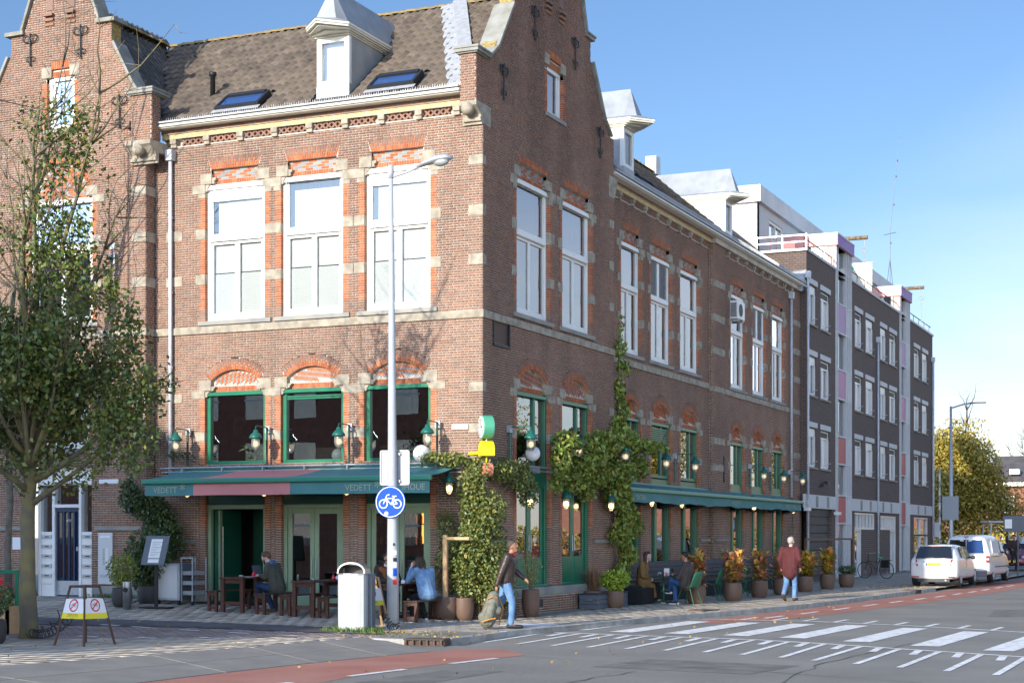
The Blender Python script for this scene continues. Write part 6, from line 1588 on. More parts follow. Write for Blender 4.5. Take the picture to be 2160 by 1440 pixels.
# far brick house
hs = thing('brick_house', 'distant orange brick house with dark tiled roof and cream eaves at the right edge', 'house', (0, 130, 0))
HP = wall_frame(-6.0, 128, 'A')
mb = MB(); mb.box(-6.2, 24, 128, 140, 0, 6.6); mb.build('wall', 'house_red', hs, world=True)
mb = MB(); mb.add([(-6.6, 127.4, 6.75), (25, 127.4, 6.75), (25, 134, 9.6), (-6.2, 134, 9.6), (25, 141, 6.75), (-6.6, 141, 6.75)], [(0, 1, 2, 3), (3, 2, 4, 5), (0, 3, 5), (1, 4, 2)]); mb.build('roof', 'house_roof', hs, world=True)
MB().box(-6.6, 25, 127.35, 127.6, 6.45, 6.8).build('eaves', 'cream_paint', hs, world=True)
MB(HP).box(3.7, 4.0, .0, 6.3, -.02, .05).build('bay', 'white_wall', hs, world=True)
for i in range(6):
    for j in range(2):
        u = .6+i*2.9; w = thing('window', None, None); adopt(w, hs); z = 1.0+j*2.9; MB(HP).box(u, u+1.7, z, z+1.6, .0, .06).build('window_frame', 'white_paint', w, world=True)
        for k in range(3): MB(HP).box(u+.1+k*.53, u+.52+k*.53, z+.12, z+1.48, .055, .07).build('pane', 'glass_side', w, world=True)
mb = MB(); mb.box(-4.2, -3.3, 128.5, 129.8, 7.6, 8.1); mb.build('skylight', 'white_paint', hs, world=True)
mb = MB(); mb.box(-40, 60, 150, 160, 0, 7); mb.build('far_terrace', 'house_red'); tag(bpy.data.objects['far_terrace'], 'far low terrace of brick houses closing the end of the street', 'terrace')
o = link('far_trees', leaves_mesh('far_trees', blob_pts([((x, 120, 1.2), (5, 3, 1.6), 1200) for x in range(-40, 60, 9)]), .45, 'leaf_autumn')); tag(o, kind='stuff')
fence = thing('railing', 'low white railing beside the parked cars in the distance', 'railing', (3, 58, 0)); mb = MB()
for z in (.5, .95): mb.tube([(-8, 20, z), (6, 17, z)], .03, 5)
for k in range(12): mb.tube([(-8+k*1.25, 20-k*.27, 0), (-8+k*1.25, 20-k*.27, 1.0)], .03, 5)
mb.build('rails', 'white_paint', fence)
# ------------------------------------------------------------------ awnings with printed lettering
def awning(name, label, P, u0, u1, wr, wf, zr, zf, par=None, pink=None, texts=(), wavy=False, arms=3):
    t = thing(name, label, 'awning', P(u0, zf, wf)); W = lambda mb, nm, m, **k: mb.build(nm, m, t, world=True, **k)
    def xr(f): return u0+(u1-u0)*f
    th = .012; N = 40
    def canv(f0, f1, m, nm, curve0=None, curve1=None):
        mb = MB(P); K = 6; vs = []
        for i in range(K+1):
            s = i/K; a = curve0(s) if curve0 else f0; b = curve1(s) if curve1 else f1; z = zr+(zf-zr)*s-.03*math.sin(math.pi*s); w = wr+(wf-wr)*s
            vs += [(a, z, w), (b, z, w), (a, z-th, w), (b, z-th, w)]
        fs = []
        for i in range(K): k = i*4; fs += [(k, k+1, k+5, k+4), (k+2, k+6, k+7, k+3), (k, k+4, k+6, k+2), (k+1, k+3, k+7, k+5)]
        mb.add(vs, fs); W(mb, nm, m)
    if pink:
        a, b, c, d = pink[:4]; f0 = lambda s: a+(c-a)*s**.7; f1 = lambda s: b+(d-b)*(1-(1-s)**.6)
        canv(u0, 0, 'teal_canvas', 'canvas', None, f0); canv(0, 0, 'pink_canvas', 'canvas_stripe', f0, f1); canv(0, u1, 'teal_canvas', 'canvas', f1, None)
    else: canv(u0, u1, 'teal_canvas', 'canvas')
    W(MB(P).box(u0-.02, u1+.02, zf-.115, zf+.005, wf-.02, wf+.10), 'front_bar', 'awning_green', bevel=.03)
    W(MB(P).box(u0, u1, zr-.04, zr+.05, wr-.12, wr), 'rear_rail', 'awning_green', bevel=.02)
    zt, zb = zf-.115, zf-.375
    def val(a, b, m, nm):
        mb = MB(P); n = max(2, int((b-a)/.12))
        for i in range(n):
            x0, x1 = a+(b-a)*i/n, a+(b-a)*(i+1)/n; g = lambda x: (.018*math.sin(x*1.9)+.012*math.sin(x*4.3)) if wavy else .004*math.sin(x*3)
            mb.quad((x0, zt, wf+.03), (x1, zt, wf+.03), (x1, zb+g(x1), wf+.035+g(x1)), (x0, zb+g(x0), wf+.035+g(x0)))
        o = W(mb, nm, m); so_ = o.modifiers.new('solid', 'SOLIDIFY'); so_.thickness = .006
    if pink: val(u0+.05, pink[4], 'teal_canvas', 'valance'); val(pink[4], pink[5], 'pink_canvas', 'valance_stripe'); val(pink[5], u1-.03, 'teal_canvas', 'valance')
    else: val(u0+.05, u1-.2, 'teal_canvas', 'valance')
    for (s, x, sz, sx) in texts: text_on(s, sz, P, x, (zt+zb)/2-.01, wf+.050 if wavy else wf+.046, t, sx=sx)
    for i in range(arms):
        x = u0+(u1-u0)*(i+.5)/arms; W(MB(P).tube([(x, zr-.05, wr-.05), (x+.4, (zr+zf)/2-.12, (wr+wf)/2), (x, zf-.08, wf)], .02, 6), 'folding_arm', 'awning_green')
    return t
awning('awning', 'wide teal awning with a pink stripe and pale lettering over the sunlit cafe front', A_FR, -7.88, -.58, .06, 1.28, 3.29, 3.06, pink=(-6.05, -3.85, -6.55, -4.35, -6.52, -4.0),
       texts=(('VEDETT', -7.27, .19, .95), ('*', -6.80, .34, 1), ('VEDETT', -2.30, .19, .95), ('*', -1.84, .34, 1), ('E', -1.68, .19, 1), ('IHOUE', -.98, .19, .95)))
awning('awning', 'long narrow teal awning over the benches along the receding street side', wall_frame(0, 0, 'B'), 8.25, 27.4, -.36, .26, 3.22, 3.06, wavy=True, arms=6,
       texts=(('*EXTRA', 9.35, .20, 1.2), ('VEDETT *', 18.6, .20, 1.2), ('VEDETT EXTRA', 25.6, .18, 1.2)))
# ------------------------------------------------------------------ lanterns
def lantern_parts(t, lit, r=.098):
    cap = MB(); cap.lathe([(0, .20), (.045, .19), (.06, .13), (.10, .10), (r+.045, .04), (r+.05, .0), (r-.01, -.01)], (0, 0, 0), 16, cap=False); cap.build('lantern_cap', 'lantern_green', t, smooth=True)
    gl = MB(); gl.lathe([(r-.008, -.01), (r, -.08), (r-.004, -.16), (r-.03, -.23), (r-.07, -.262), (0, -.27)], (0, 0, 0), 16, cap=False); gl.build('lantern_glass', 'lantern_frost', t, smooth=True)
    bl = MB(); bl.ball((0, 0, -.12), (.045, .045, .06), 10, 8); bl.build('bulb', 'bulb' if lit else 'bulb_dim', t, smooth=True)
    wg = MB()
    for k in range(4):
        a = k*math.pi/2; wg.tube([((r+.012)*math.cos(a), (r+.012)*math.sin(a), z) if z > -.2 else ((r-.03)*math.cos(a), (r-.03)*math.sin(a), z) for z in (0, -.1, -.18, -.25)], .004, 4)
    wg.build('wire_guard', 'dark_green_paint', t)
mat('lantern_frost', (.62, .62, .58), .3); n_ = M['lantern_frost'].node_tree.nodes['Principled BSDF']; n_.inputs['Transmission Weight'].default_value = .85; n_.inputs['Roughness'].default_value = .35
mat('bulb_dim', (1, .9, .7), .5, emit=(1, .8, .5, .5))
def arm_lamp(loc, side, reach, post, label, group):
    """loc is the lantern's hanging point; arm returns to the wall; side 'A' or 'B'"""
    t = thing('wall_lantern', label, 'lantern', loc, group=group); lantern_parts(t, False)
    d = Vector((0, 1, 0)) if side == 'A' else Vector((-1, 0, 0)); mb = MB(); p0 = Vector((0, 0, .20)); p1 = p0+Vector((0, 0, .07)); p2 = p1+d*reach
    mb.tube([p0, p1, p1+d*.03+Vector((0, 0, .01)), p2], .013, 6)
    if post: mb.tube([p2, p2-Vector((0, 0, post))], .026, 8)
    mb.build('lantern_arm', 'dark_green_paint' if side == 'A' else 'lantern_green', t)
    q = p2+d*.03; pl = MB(); pl.box(q.x-.06, q.x+.06, q.y-.06 if side == 'B' else q.y-.02, q.y+.06 if side == 'B' else q.y+.02, q.z-.12, q.z+.03); pl.build('wall_plate', 'galvanised', t)
gA = 'green lanterns along the sunlit cafe front'
for x, lb_ in ((-7.50, 'green lantern on an arm at the left end of the awning beside the drainpipe'), (-5.34, 'green lantern on an arm between the windows lettered B and A'), (-3.20, 'green lantern on an arm just left of the lamp post top sign'), (-1.02, 'green lantern on an arm right of the window lettered R')):
    arm_lamp((x, -.60, 3.97), 'A', .46, .85, lb_, gA)
gB = 'green lanterns along the shaded street side'
for x, y, wx, post, lb_ in ((.56, 1.32, 0, .85, 'green lantern on an arm right of the clock sign'), (.58, 4.15, 0, .5, 'green lantern poking out of the climbing plant, left one'), (.60, 7.35, 0, .4, 'green lantern poking out of the climbing plant, right one'), (.28, 11.6, -.4, .8, 'green lantern before the louvred green window of the recessed wing'),
                            (.28, 14.3, -.4, .8, 'green lantern before the third green window of the recessed wing'), (.24, 22.2, -.3, .8, 'green lantern over the far end of the long awning, nearest of three'), (.24, 24.9, -.3, .8, 'green lantern over the far end of the long awning, middle of three'), (.24, 27.7, -.3, .3, 'green lantern over the far end of the long awning, farthest, by the drainpipe')):
    arm_lamp((x, y, 3.92), 'B', x-wx-.06, post, lb_, gB)
def hang_lamp(x, y, z, side, label, group):
    t = thing('wall_lantern', label, 'lantern', (x, y, z), group=group); lantern_parts(t, True, .070)
    mb = MB(); d = (0, .34, .27) if side == 'A' else (-.36, 0, .27); mb.tube([(0, 0, .18), (0, 0, .27), d], .012, 6); mb.build('lantern_arm', 'dark_green_paint', t)
for x, lb_ in ((-7.36, 'lit lantern under the awning left of the open doorway'), (-5.28, 'lit lantern under the awning right of the open doorway'), (-3.14, 'lit lantern under the awning between the two sage green doors'), (-.62, 'lantern on the brick pier beneath the right end of the pink striped awning')):
    hang_lamp(x, -.36, 2.92, 'A', lb_, 'lit lanterns under the awnings')
for x, y, lb_ in ((.34, 1.8, 'lantern beside the left green street door'), (.34, 3.95, 'lantern on the brick pier between the two green street doors'), (.34, 7.0, 'lit lantern half hidden in the vine'), (.02, 11.1, 'lit lantern under the long awning, nearest'), (.02, 13.8, 'lit lantern under the long awning, second'), (.08, 21.5, 'lit lantern under the long awning, third'), (.08, 24.2, 'lit lantern under the long awning, fourth'), (.08, 26.9, 'lit lantern under the long awning, farthest')):
    hang_lamp(x, y, 2.84 if x < .2 else 2.66, 'B', lb_, 'lit lanterns under the awnings')
for i, y in enumerate((9.9, 12.5, 15.2, 19.6, 21.9, 24.3, 26.3)):
    t = thing('patio_heater', 'black wedge shaped patio heater hanging under the long awning, '+['nearest, beside the vine', 'left of the second lit lantern', 'right of the second lit lantern', 'fourth from the vine', 'fifth from the vine', 'second from the far end', 'farthest'][i], 'heater', (.0, y, 2.70), group='patio heaters under the long awning')
    mb = MB(); mb.add([(-.1, -.42, -.12), (.28, -.42, -.02), (.28, .42, -.02), (-.1, .42, -.12), (-.1, -.36, .06), (.08, -.30, .10), (.08, .30, .10), (-.1, .36, .06)], [(0, 3, 2, 1), (4, 5, 6, 7), (0, 1, 5, 4), (1, 2, 6, 5), (2, 3, 7, 6), (3, 0, 4, 7)]); mb.build('heater_hood', 'black_rubber', t, bevel=.02)
    MB().tube([(-.05, 0, .05), (-.05, 0, .42)], .015, 6).build('bracket', 'iron', t); MB().tube([(-.05, 0, .3), (-.36, 0, .32)], .015, 6).build('bracket', 'iron', t)
# ------------------------------------------------------------------ clock sign on the corner
cs = thing('corner_sign', 'stacked corner sign of green clock drum, yellow half round box and coral drum', 'sign', (0, 0, 4.1)); c0 = Vector((.17, -.17, 0))
ax = Vector((-.76, -.65, 0)).normalized(); sd_ = Vector((ax.y, -ax.x, 0))*-1
def SP(a, b, c): q = c0+sd_*a+ax*c; return (q.x, q.y, b)
for nm, r, zc, h, m in (('clock_drum', .25, 0, .115, 'mint_paint'), ('coral_drum', .145, -.90, .12, 'coral_paint')):
    mb = MB(SP); mb.prism([(r*math.cos(t), zc+r*math.sin(t)) for t in [k*math.pi/16 for k in range(32)]], -h, h); mb.build(nm, m, cs, bevel=.012)
for s in (-1, 1):
    mb = MB(SP); mb.prism([(.225*math.cos(t), .225*math.sin(t)) for t in [k*math.pi/16 for k in range(32)]], *(sorted((s*.116, s*.123)))); mb.build('clock_face', 'sign_white', cs)
    for k in range(12):
        a = k*math.pi/6; mb = MB(SP); x, y = .18*math.sin(a), .18*math.cos(a); mb.box(x-.016, x+.016, y-.022, y+.022, *(sorted((s*.123, s*.127)))); mb.build('numeral', 'ink', cs)
    mb = MB(SP); mb.box(-.012, .012, -.02, .16, *(sorted((s*.124, s*.130)))); mb.box(-.012, .10, -.014, .014, *(sorted((s*.124, s*.1295)))); mb.build('clock_hand', 'ink', cs)
mb = MB(SP); mb.prism([(-.21, -.62), (.21, -.62), (.21, -.50)]+[(.21*math.cos(t), -.50+.21*math.sin(t)) for t in [k*math.pi/12 for k in range(1, 12)]]+[(-.21, -.50)], -.13, .13); mb.build('yellow_box', 'yellow_paint', cs, bevel=.01)
MB().tube([SP(0, -.62, 0), SP(0, -.78, 0)], .02, 8).build('link_rod', 'yellow_paint', cs); MB().tube([SP(0, -.24, 0), SP(0, -.32, 0)], .014, 8).build('link_rod', 'sign_white', cs)
MB().tube([SP(0, -.55, 0), (-.32, .02, -.55)], .035, 8).build('bracket', 'yellow_paint', cs)
for z in (-.86, -.94): MB().tube([SP(0, z, 0), (-.75, -.05, z)], .016, 8).build('bracket', 'sign_white', cs)
MB().box(-.72, -.34, -.03, .0, -.02, .10).build('number_plate', 'sign_white', cs)
text_on('VEDETT', .07, lambda a, b, c: (c0.x-ax.x*0+(-sd_.y)*0+Vector(SP(0, 0, 0)).x+.146*1+0*a, c0.y-.0+a-.0, b), 0, -.90, 0, cs, m='sign_white', world=False) if False else None
# ------------------------------------------------------------------ lamp post with signs
lp = thing('lamp_post', 'tall tapering grey street lamp post with bicycle sign, standing in front of the cafe', 'lamp post', (.04, -4.15, 0))
mb = MB(); mb.tube([(0, 0, -.05), (0, 0, 1.3), (-.01, 0, 2.4), (-.02, 0, 5), (-.04, 0, 8.72)], [.118, .112, .092, .07, .042], 16); mb.build('pole', 'lamp_grey', lp, smooth=True)
mb = MB(); mb.lathe([(.14, 0), (.135, .03), (.12, .06)], (0, 0, 0), 16); mb.build('base_ring', 'galvanised', lp)
mb = MB(); mb.tube([(-.04, 0, 8.60), (-.04, 0, 8.85)], .055, 12); mb.tube([(-.04, 0, 8.62), (.30, .08, 8.72), (.62, .14, 8.86)], .028, 8); mb.build('arm', 'lamp_grey', lp, smooth=True)
hd = MB(); secs = [(.45, .05, .03, 8.80), (.62, .095, .05, 8.86), (.85, .125, .075, 8.92), (1.05, .12, .07, 8.94), (1.16, .06, .03, 8.93)]
vs = []; n = 10
for (x, ry, rz_, z) in secs:
    for k in range(n): a = 2*math.pi*k/n; vs.append((x, .14+.10*(x-.6)+ry*math.cos(a), z+rz_*math.sin(a)))
fs = [(i*n+k, i*n+(k+1) % n, (i+1)*n+(k+1) % n, (i+1)*n+k) for i in range(4) for k in range(n)]+[tuple(range(n)), tuple(range(4*n, 5*n))[::-1]]
hd.add(vs, fs); hd.build('lamp_head', 'galvanised', lp, smooth=True)
mb = MB(); mb.ball((.93, .175, 8.87), (.17, .095, .09), 14, 8); mb.build('lamp_glass', 'zinc', lp, smooth=True)
st_ = MB()
for i, (z, h, m_) in enumerate(((1.42, .09, 'sign_white'), (1.30, .07, 'ink'), (1.02, .16, 'sign_blue'), (.86, .10, 'sign_red'), (1.60, .05, 'ink'), (1.16, .12, 'sign_white'))):
    w_ = .05 if i != 4 else .02; mb = MB()
    mb.add([((.113+.002)*math.cos(a), (.113+.002)*math.sin(a), zz) for zz in (z, z+h) for a in [R(-60+k*8) for k in range(int(w_*100/1.2)+2)]], [(k, k+1, k+1+int(w_*100/1.2)+2, k+int(w_*100/1.2)+2) for k in range(int(w_*100/1.2)+1)]); mb.build('sticker', m_, lp)
def sign_frame(loc, az):
    """local x right, z up, y towards the viewer is -y"""
    return thing
FACE = R(8)   # signs turned a little off the kerb line
def plateP(y0):
    c, s = math.cos(FACE), math.sin(FACE); return lambda a, b, w: (a*c+(-y0-w)*(-s), a*s+(-y0-w)*c, b)
bs = thing('cycle_sign', 'round blue bicycle path sign clamped to the lamp post', 'sign', (.04, -4.15, 2.43)); P_ = plateP(.13)
def disc(P, r, w0, w1, n=40, c=(0, 0)): return MB(P).prism([(c[0]+r*math.cos(2*math.pi*k/n), c[1]+r*math.sin(2*math.pi*k/n)) for k in range(n)], w0, w1)
disc(P_, .305, 0, .012).build('sign_plate', 'sign_blue', bs)
def ringm(P, r0, r1, w0, w1, n=40, c=(0, 0), a0=0, a1=2*math.pi, mb=None):
    mb = mb or MB(P)
    for k in range(n):
        t0, t1 = a0+(a1-a0)*k/n, a0+(a1-a0)*(k+1)/n
        mb.prism([(c[0]+r0*math.cos(t0), c[1]+r0*math.sin(t0)), (c[0]+r1*math.cos(t0), c[1]+r1*math.sin(t0)), (c[0]+r1*math.cos(t1), c[1]+r1*math.sin(t1)), (c[0]+r0*math.cos(t1), c[1]+r0*math.sin(t1))], w0, w1)
    return mb
ringm(P_, .278, .290, .0125, .0135).build('sign_border', 'sign_white', bs)
def bike_symbol(P, sc, w, m, par, t=.011, cx=0, cy=0):
    mb = MB(P); q = lambda x, y: (cx+x*sc, cy+y*sc)
    for x in (-.45, .45): ringm(P, .225*sc, .285*sc, w, w+.001, 24, q(x, -.12), mb=mb)
    def ln(a, b, th=.055):
        a, b = Vector(q(*a)), Vector(q(*b)); d = (b-a).normalized(); n = Vector((-d.y, d.x))*th*sc*.5
        mb.prism([tuple(a-n), tuple(b-n), tuple(b+n), tuple(a+n)], w, w+.0011)
    ln((-.45, -.12), (-.22, .42)); ln((-.28, .22), (.22, .22)); ln((-.28, .22), (.05, -.15)); ln((.05, -.15), (.27, .34)); ln((.05, -.15), (.45, -.12)); ln((.22, .22), (.45, -.12)); ln((-.24, .40), (-.05, .46)); ln((.12, .35), (.40, .35), .07)
    mb.build('bicycle_symbol', m, par)
bike_symbol(P_, .31, .0125, 'sign_white', bs)
MB(P_).prism([(-.08+.045*math.cos(t), -.22+.045*math.sin(t)) for t in [k*.4 for k in range(16)]], .0135, .0145).build('sticker', 'sign_grey', bs)
gs = thing('traffic_sign', 'grey back of a rectangular traffic sign on the lamp post above the blue one', 'sign', (.04, -4.15, 3.09)); P2 = plateP(-.13)
def rrect(w, h, r): return [(sx*(w-r)+r*math.cos(a), sy*(h-r)+r*math.sin(a)) for sx, sy, a0 in ((1, 1, 0), (-1, 1, 90), (-1, -1, 180), (1, -1, 270)) for a in [R(a0+k*22.5) for k in range(5)]]
MB(P2).prism(rrect(.295, .33, .04), 0, .012).build('sign_plate', 'sign_grey', gs); fr = MB(P2)
ro, ri = rrect(.30, .335, .04), rrect(.272, .307, .02)
for k in range(len(ro)): j = (k+1) % len(ro); fr.prism([ro[k], ro[j], ri[j], ri[k]], .012, .03)
fr.build('sign_rim', 'bin_white', gs)
for z in (-.26, .26): MB(plateP(-.10)).box(-.12, .12, z-.02, z+.02, -.01, .03).build('clamp', 'galvanised', gs)
# black spiral cables at the tree and at the post
def spiral(name, label, cat, p, q, r, turns, loc, m='black_rubber'):
    t = thing(name, label, cat, loc); p, q = Vector(p), Vector(q); d = (q-p); dn = d.normalized(); a = dn.cross(Vector((0, 0, 1))).normalized(); b = dn.cross(a); pts = []
    N = turns*12
    for k in range(N+1): s = k/N; an = 2*math.pi*turns*s; c = p+d*s+Vector((0, 0, -.12*math.sin(math.pi*s))); pts.append(c+a*r*math.cos(an)+b*r*math.sin(an))
    MB().tube(pts, .009, 5).build('cable', m, t); return t
spiral('bicycle_lock', 'black coiled bicycle lock looped round the foot of the lamp post', 'lock', (-.13, -.1, .30), (.20, -.16, .09), .07, 7, (.04, -4.15, 0))
spiral('bicycle_lock', 'black coiled cable lock lying between the mossy tree and the wooden sign trestle', 'lock', (0, 0, .12), (1.15, -.35, .42), .075, 11, (-4.25, -9.35, 0))
spiral('bicycle_lock', 'thin loose black coil sticking up beside the mossy tree trunk', 'lock', (0, 0, .18), (.6, -.1, .52), .06, 3, (-4.22, -9.2, 0))
# ------------------------------------------------------------------ litter bin
bn = thing('litter_bin', 'white dimpled litter bin with domed steel hood beside the lamp post', 'litter bin', (-.32, -5.02, 0), R(14))
w, d, h = .27, .22, 1.06
fp = [(-w, -d*.55), (-w*.9, -d*.85), (-w*.5, -d), (0, -d*1.05), (w*.5, -d), (w*.9, -d*.85), (w, -d*.55)]
mb = MB(lambda a, b, c: (a, b, c)); mb.prism(fp+[(w, d*.1), (-w, d*.1)], .04, h); mb.build('bin_shell', 'bin_white', bn)
MB().box(-w-.01, w+.075, d*.1, d+.05, .04, h+.02).build('bin_back', 'board_grey', bn, bevel=.01); MB().box(-w+.02, w-.02, -d*.8, d, -.03, .04).build('bin_foot', 'rust', bn)
MB().prism([(a*1.02, b*1.02) for a, b in fp]+[(w*1.02, d+.05), (-w*1.02, d+.05)], h, h+.03).build('bin_rim', 'steel', bn)
mb = MB(lambda a, b, c: (a, c, b)); n = 10
ou = [(w*1.0*math.cos(math.pi*k/n), h+.03+.21*math.sin(math.pi*k/n)**.8) for k in range(n+1)]; ii = [(x*.90, h+.03+(z-h-.03)*.84) for x, z in ou]
for k in range(n): mb.prism([ou[k], ou[k+1], ii[k+1], ii[k]], -d*.9, d)
mb.build('bin_hood', 'steel', bn); MB().box(-w*.8, w*.8, d*.6, d*.65, h+.03, h+.17).build('bin_inside', 'iron', bn)
dm = MB()
for j in range(19):
    for i in range(11):
        x = -w*.86+i*w*.172; a = abs(x)/w; y = -d*(1.05-.07*(a/.5)**2 if a < .5 else .98-.30*(a-.5)); z = .10+j*.051
        dm.add([(x-.007, y, z-.007), (x+.007, y, z-.007), (x+.007, y, z+.007), (x-.007, y, z+.007), (x, y-.009, z)], [(0, 1, 4), (1, 2, 4), (2, 3, 4), (3, 0, 4)])
tag(dm.build('dimples', 'bin_white', bn), kind='stuff')
# ------------------------------------------------------------------ trestle signs against parked bicycles
def trestle(loc, rz, label, wood, h=.98, b=.34, scale=1):
    t = thing('sign_trestle', label, 'sign', loc, rz, scale=scale); top = .16
    cs_ = [(-1, -1), (1, -1), (1, 1), (-1, 1)]
    for sx, sy in cs_:
        mb = MB(); mb.hexa([(sx*b-.018, sy*b-.012, 0), (sx*b+.018, sy*b-.012, 0), (sx*b+.018, sy*b+.012, 0), (sx*b-.018, sy*b+.012, 0)], [(sx*top-.018, sy*top-.012, h), (sx*top+.018, sy*top-.012, h), (sx*top+.018, sy*top+.012, h), (sx*top-.018, sy*top+.012, h)]); mb.build('leg', wood, t)
    for k in range(4):
        (ax_, ay), (bx, by) = cs_[k], cs_[(k+1) % 4]; mb = MB(); mb.tube([(ax_*top, ay*top, h-.02), (bx*top, by*top, h-.02)], .018, 4); mb.build('cross_bar', wood, t)
    def PF(k):
        a = k*math.pi/2; c, s = math.cos(a), math.sin(a)
        def f(u, v, w): y = -(b-(b-top)*v/h+.012+w); return (u*c-y*s, u*s+y*c, v)
        return f
    for k in range(4):
        P = PF(k); z0, z1 = .44, .76; w0 = b-(b-top)*z0/h-.005; w1 = b-(b-top)*z1/h-.005
        p = thing('sign_board', None, None); p.parent = t
        zm = z0+.09; wm = b-(b-top)*zm/h-.005
        MB(P).prism([(-wm, zm), (wm, zm), (w1, z1), (-w1, z1)], 0, .006).build('board', 'sign_white', p); MB(P).prism([(-w0, z0), (w0, z0), (wm, zm), (-wm, zm)], 0, .006).build('board', 'sign_yellow', p)
        ringm(P, .082, .105, .0065, .0075, 28, (0, .655)).build('red_ring', 'sign_red', p)
        bike_symbol(P, .085, .0062, 'ink', p, cx=0, cy=.66)
        mb = MB(P); c45 = .7071; mb.prism([(x*c45-y*c45, .655+x*c45+y*c45) for x, y in ((-.085, -.010), (.085, -.010), (.085, .010), (-.085, .010))], .0072, .0082); mb.build('red_bar', 'sign_red', p)
        if k in (0, 3):
            text_on('VERBODEN', .048, P, 0, .505, .0065, p, m='ink', world=False); text_on('hier fietsen en bromfietsen', .026, P, 0, .477, .0065, p, m='ink', world=False); text_on('te plaatsen', .026, P, 0, .455, .0065, p, m='ink', world=False)
trestle((-2.58, -9.96, 0), R(-8), 'dark brown wooden trestle with no bicycles boards standing beside the mossy tree', 'frame_brown')
trestle((-.55, -4.05, .02), R(40), 'orange brown wooden trestle with no bicycles boards half hidden behind the white bin', 'wood_pale')
# ------------------------------------------------------------------ cafe furniture
def wood_table(x0, x1, y0, y1, label, h=.75):
    g = gz((x0+x1)/2, (y0+y1)/2); t = thing('cafe_table', label, 'table', ((x0+x1)/2, (y0+y1)/2, g), group='dark wooden tables in front of the cafe'); w, d = (x1-x0)/2, (y1-y0)/2
    n = 5
    for i in range(n): a = -w+2*w*i/n; MB().box(a+.004, a+2*w/n-.004, -d, d, h-.035, h).build('plank', 'wood_top', t, bevel=.004)
    for sx in (-1, 1):
        for sy in (-1, 1): MB().box(sx*(w-.05)-.04, sx*(w-.05)+.04, sy*(d-.08)-.04, sy*(d-.08)+.04, 0, h-.036).build('leg', 'wood_dark', t, bevel=.005)
    for sy in (-1, 1): MB().box(-w+.10, w-.10, sy*(d-.08)-.02, sy*(d-.08)+.02, .16, .24).build('rail', 'wood_dark', t); MB().box(-w+.10, w-.10, sy*(d-.08)-.02, sy*(d-.08)+.02, h-.13, h-.037).build('apron', 'wood_dark', t)
    return t
def wood_bench(x0, x1, y0, y1, label, h=.44):
    g = gz((x0+x1)/2, (y0+y1)/2); t = thing('cafe_bench', label, 'bench', ((x0+x1)/2, (y0+y1)/2, g), group='dark wooden benches in front of the cafe'); w, d = (x1-x0)/2, (y1-y0)/2
    for i in range(3): a = -w-.02+(2*w+.04)*i/3; MB().box(a+.003, a+(2*w+.04)/3-.003, -d, d, h-.03, h).build('plank', 'wood_top', t, bevel=.004)
    for sy in (-1, 1):
        for sx in (-1, 1): MB().box(sx*(w-.035)-.03, sx*(w-.035)+.03, sy*(d-.06)-.03, sy*(d-.06)+.03, 0, h-.031).build('leg', 'wood_dark', t)
        MB().box(-w+.07, w-.07, sy*(d-.06)-.02, sy*(d-.06)+.02, .05, .12).build('rail', 'wood_dark', t); MB().box(-w, w, sy*(d-.06)-.025, sy*(d-.06)+.025, h-.10, h-.032).build('apron', 'wood_dark', t)
    return t
wood_bench(-5.20, -4.95, -2.72, -1.35, 'low wooden bench on the left of the first table, nearest the open doorway'); wood_table(-4.86, -4.28, -2.75, -1.30, 'dark wooden cafe table with the laptop on it')
wood_bench(-4.02, -3.77, -2.70, -1.35, 'wooden bench the man with the laptop sits on'); wood_bench(-3.47, -3.20, -2.62, -1.3, 'wooden bench left of the empty middle table'); wood_table(-3.14, -2.60, -2.68, -1.25, 'dark wooden cafe table standing empty in the middle')
wood_bench(-2.56, -2.31, -2.60, -1.25, 'wooden bench right of the empty middle table'); wood_bench(-1.90, -1.66, -1.9, -.75, 'wooden bench under the man in the brown sheepskin jacket'); wood_table(-1.45, -.98, -2.05, -.85, 'dark wooden cafe table with the orange juice on it'); wood_bench(-.78, -.46, -2.2, -.95, 'wooden bench under the woman in the denim jacket')
TZ = lambda x, y: gz(x, y)+.75
lt = thing('laptop', 'open dark laptop in front of the man in the olive jacket', 'laptop', (-4.42, -1.75, TZ(-4.5, -2)), R(90)); MB().box(-.16, .16, -.11, .11, 0, .018).build('keyboard', 'board_grey', lt); MB(lambda a, b, c: (a, .11+b*.25+c, b)).box(-.16, .16, .015, .235, -.004, .004).build('screen', 'board_grey', lt)
def cup(name, label, cat, x, y, prof, m, z=None, extra=None):
    t = thing(name, label, cat, (x, y, TZ(x, y) if z is None else z)); MB().lathe(prof, (0, 0, 0), 14).build('body', m, t, smooth=True)
    if extra: MB().lathe(extra[0], (0, 0, 0), 12).build('lid' if len(extra) < 3 else extra[2], extra[1], t, smooth=True)
ash = [(.0, 0), (.05, 0), (.055, .045), (.045, .045), (.042, .01)]; vase = [(0, 0), (.03, 0), (.042, .03), (.03, .08), (.012, .11), (.012, .13)]
cup('ashtray', 'round steel ashtray near the front edge of the laptop table', 'ashtray', -4.5, -2.45, ash, 'steel'); cup('ashtray', 'round steel ashtray on the empty middle table', 'ashtray', -2.85, -2.25, ash, 'steel'); cup('ashtray', 'round steel ashtray on the orange juice table', 'ashtray', -1.3, -1.8, ash, 'steel')
cup('glass_vase', 'small red glass vase beside the laptop', 'vase', -4.42, -2.1, vase, 'red_glass'); cup('glass_vase', 'small red glass vase on the empty middle table', 'vase', -2.72, -1.65, vase, 'red_glass')
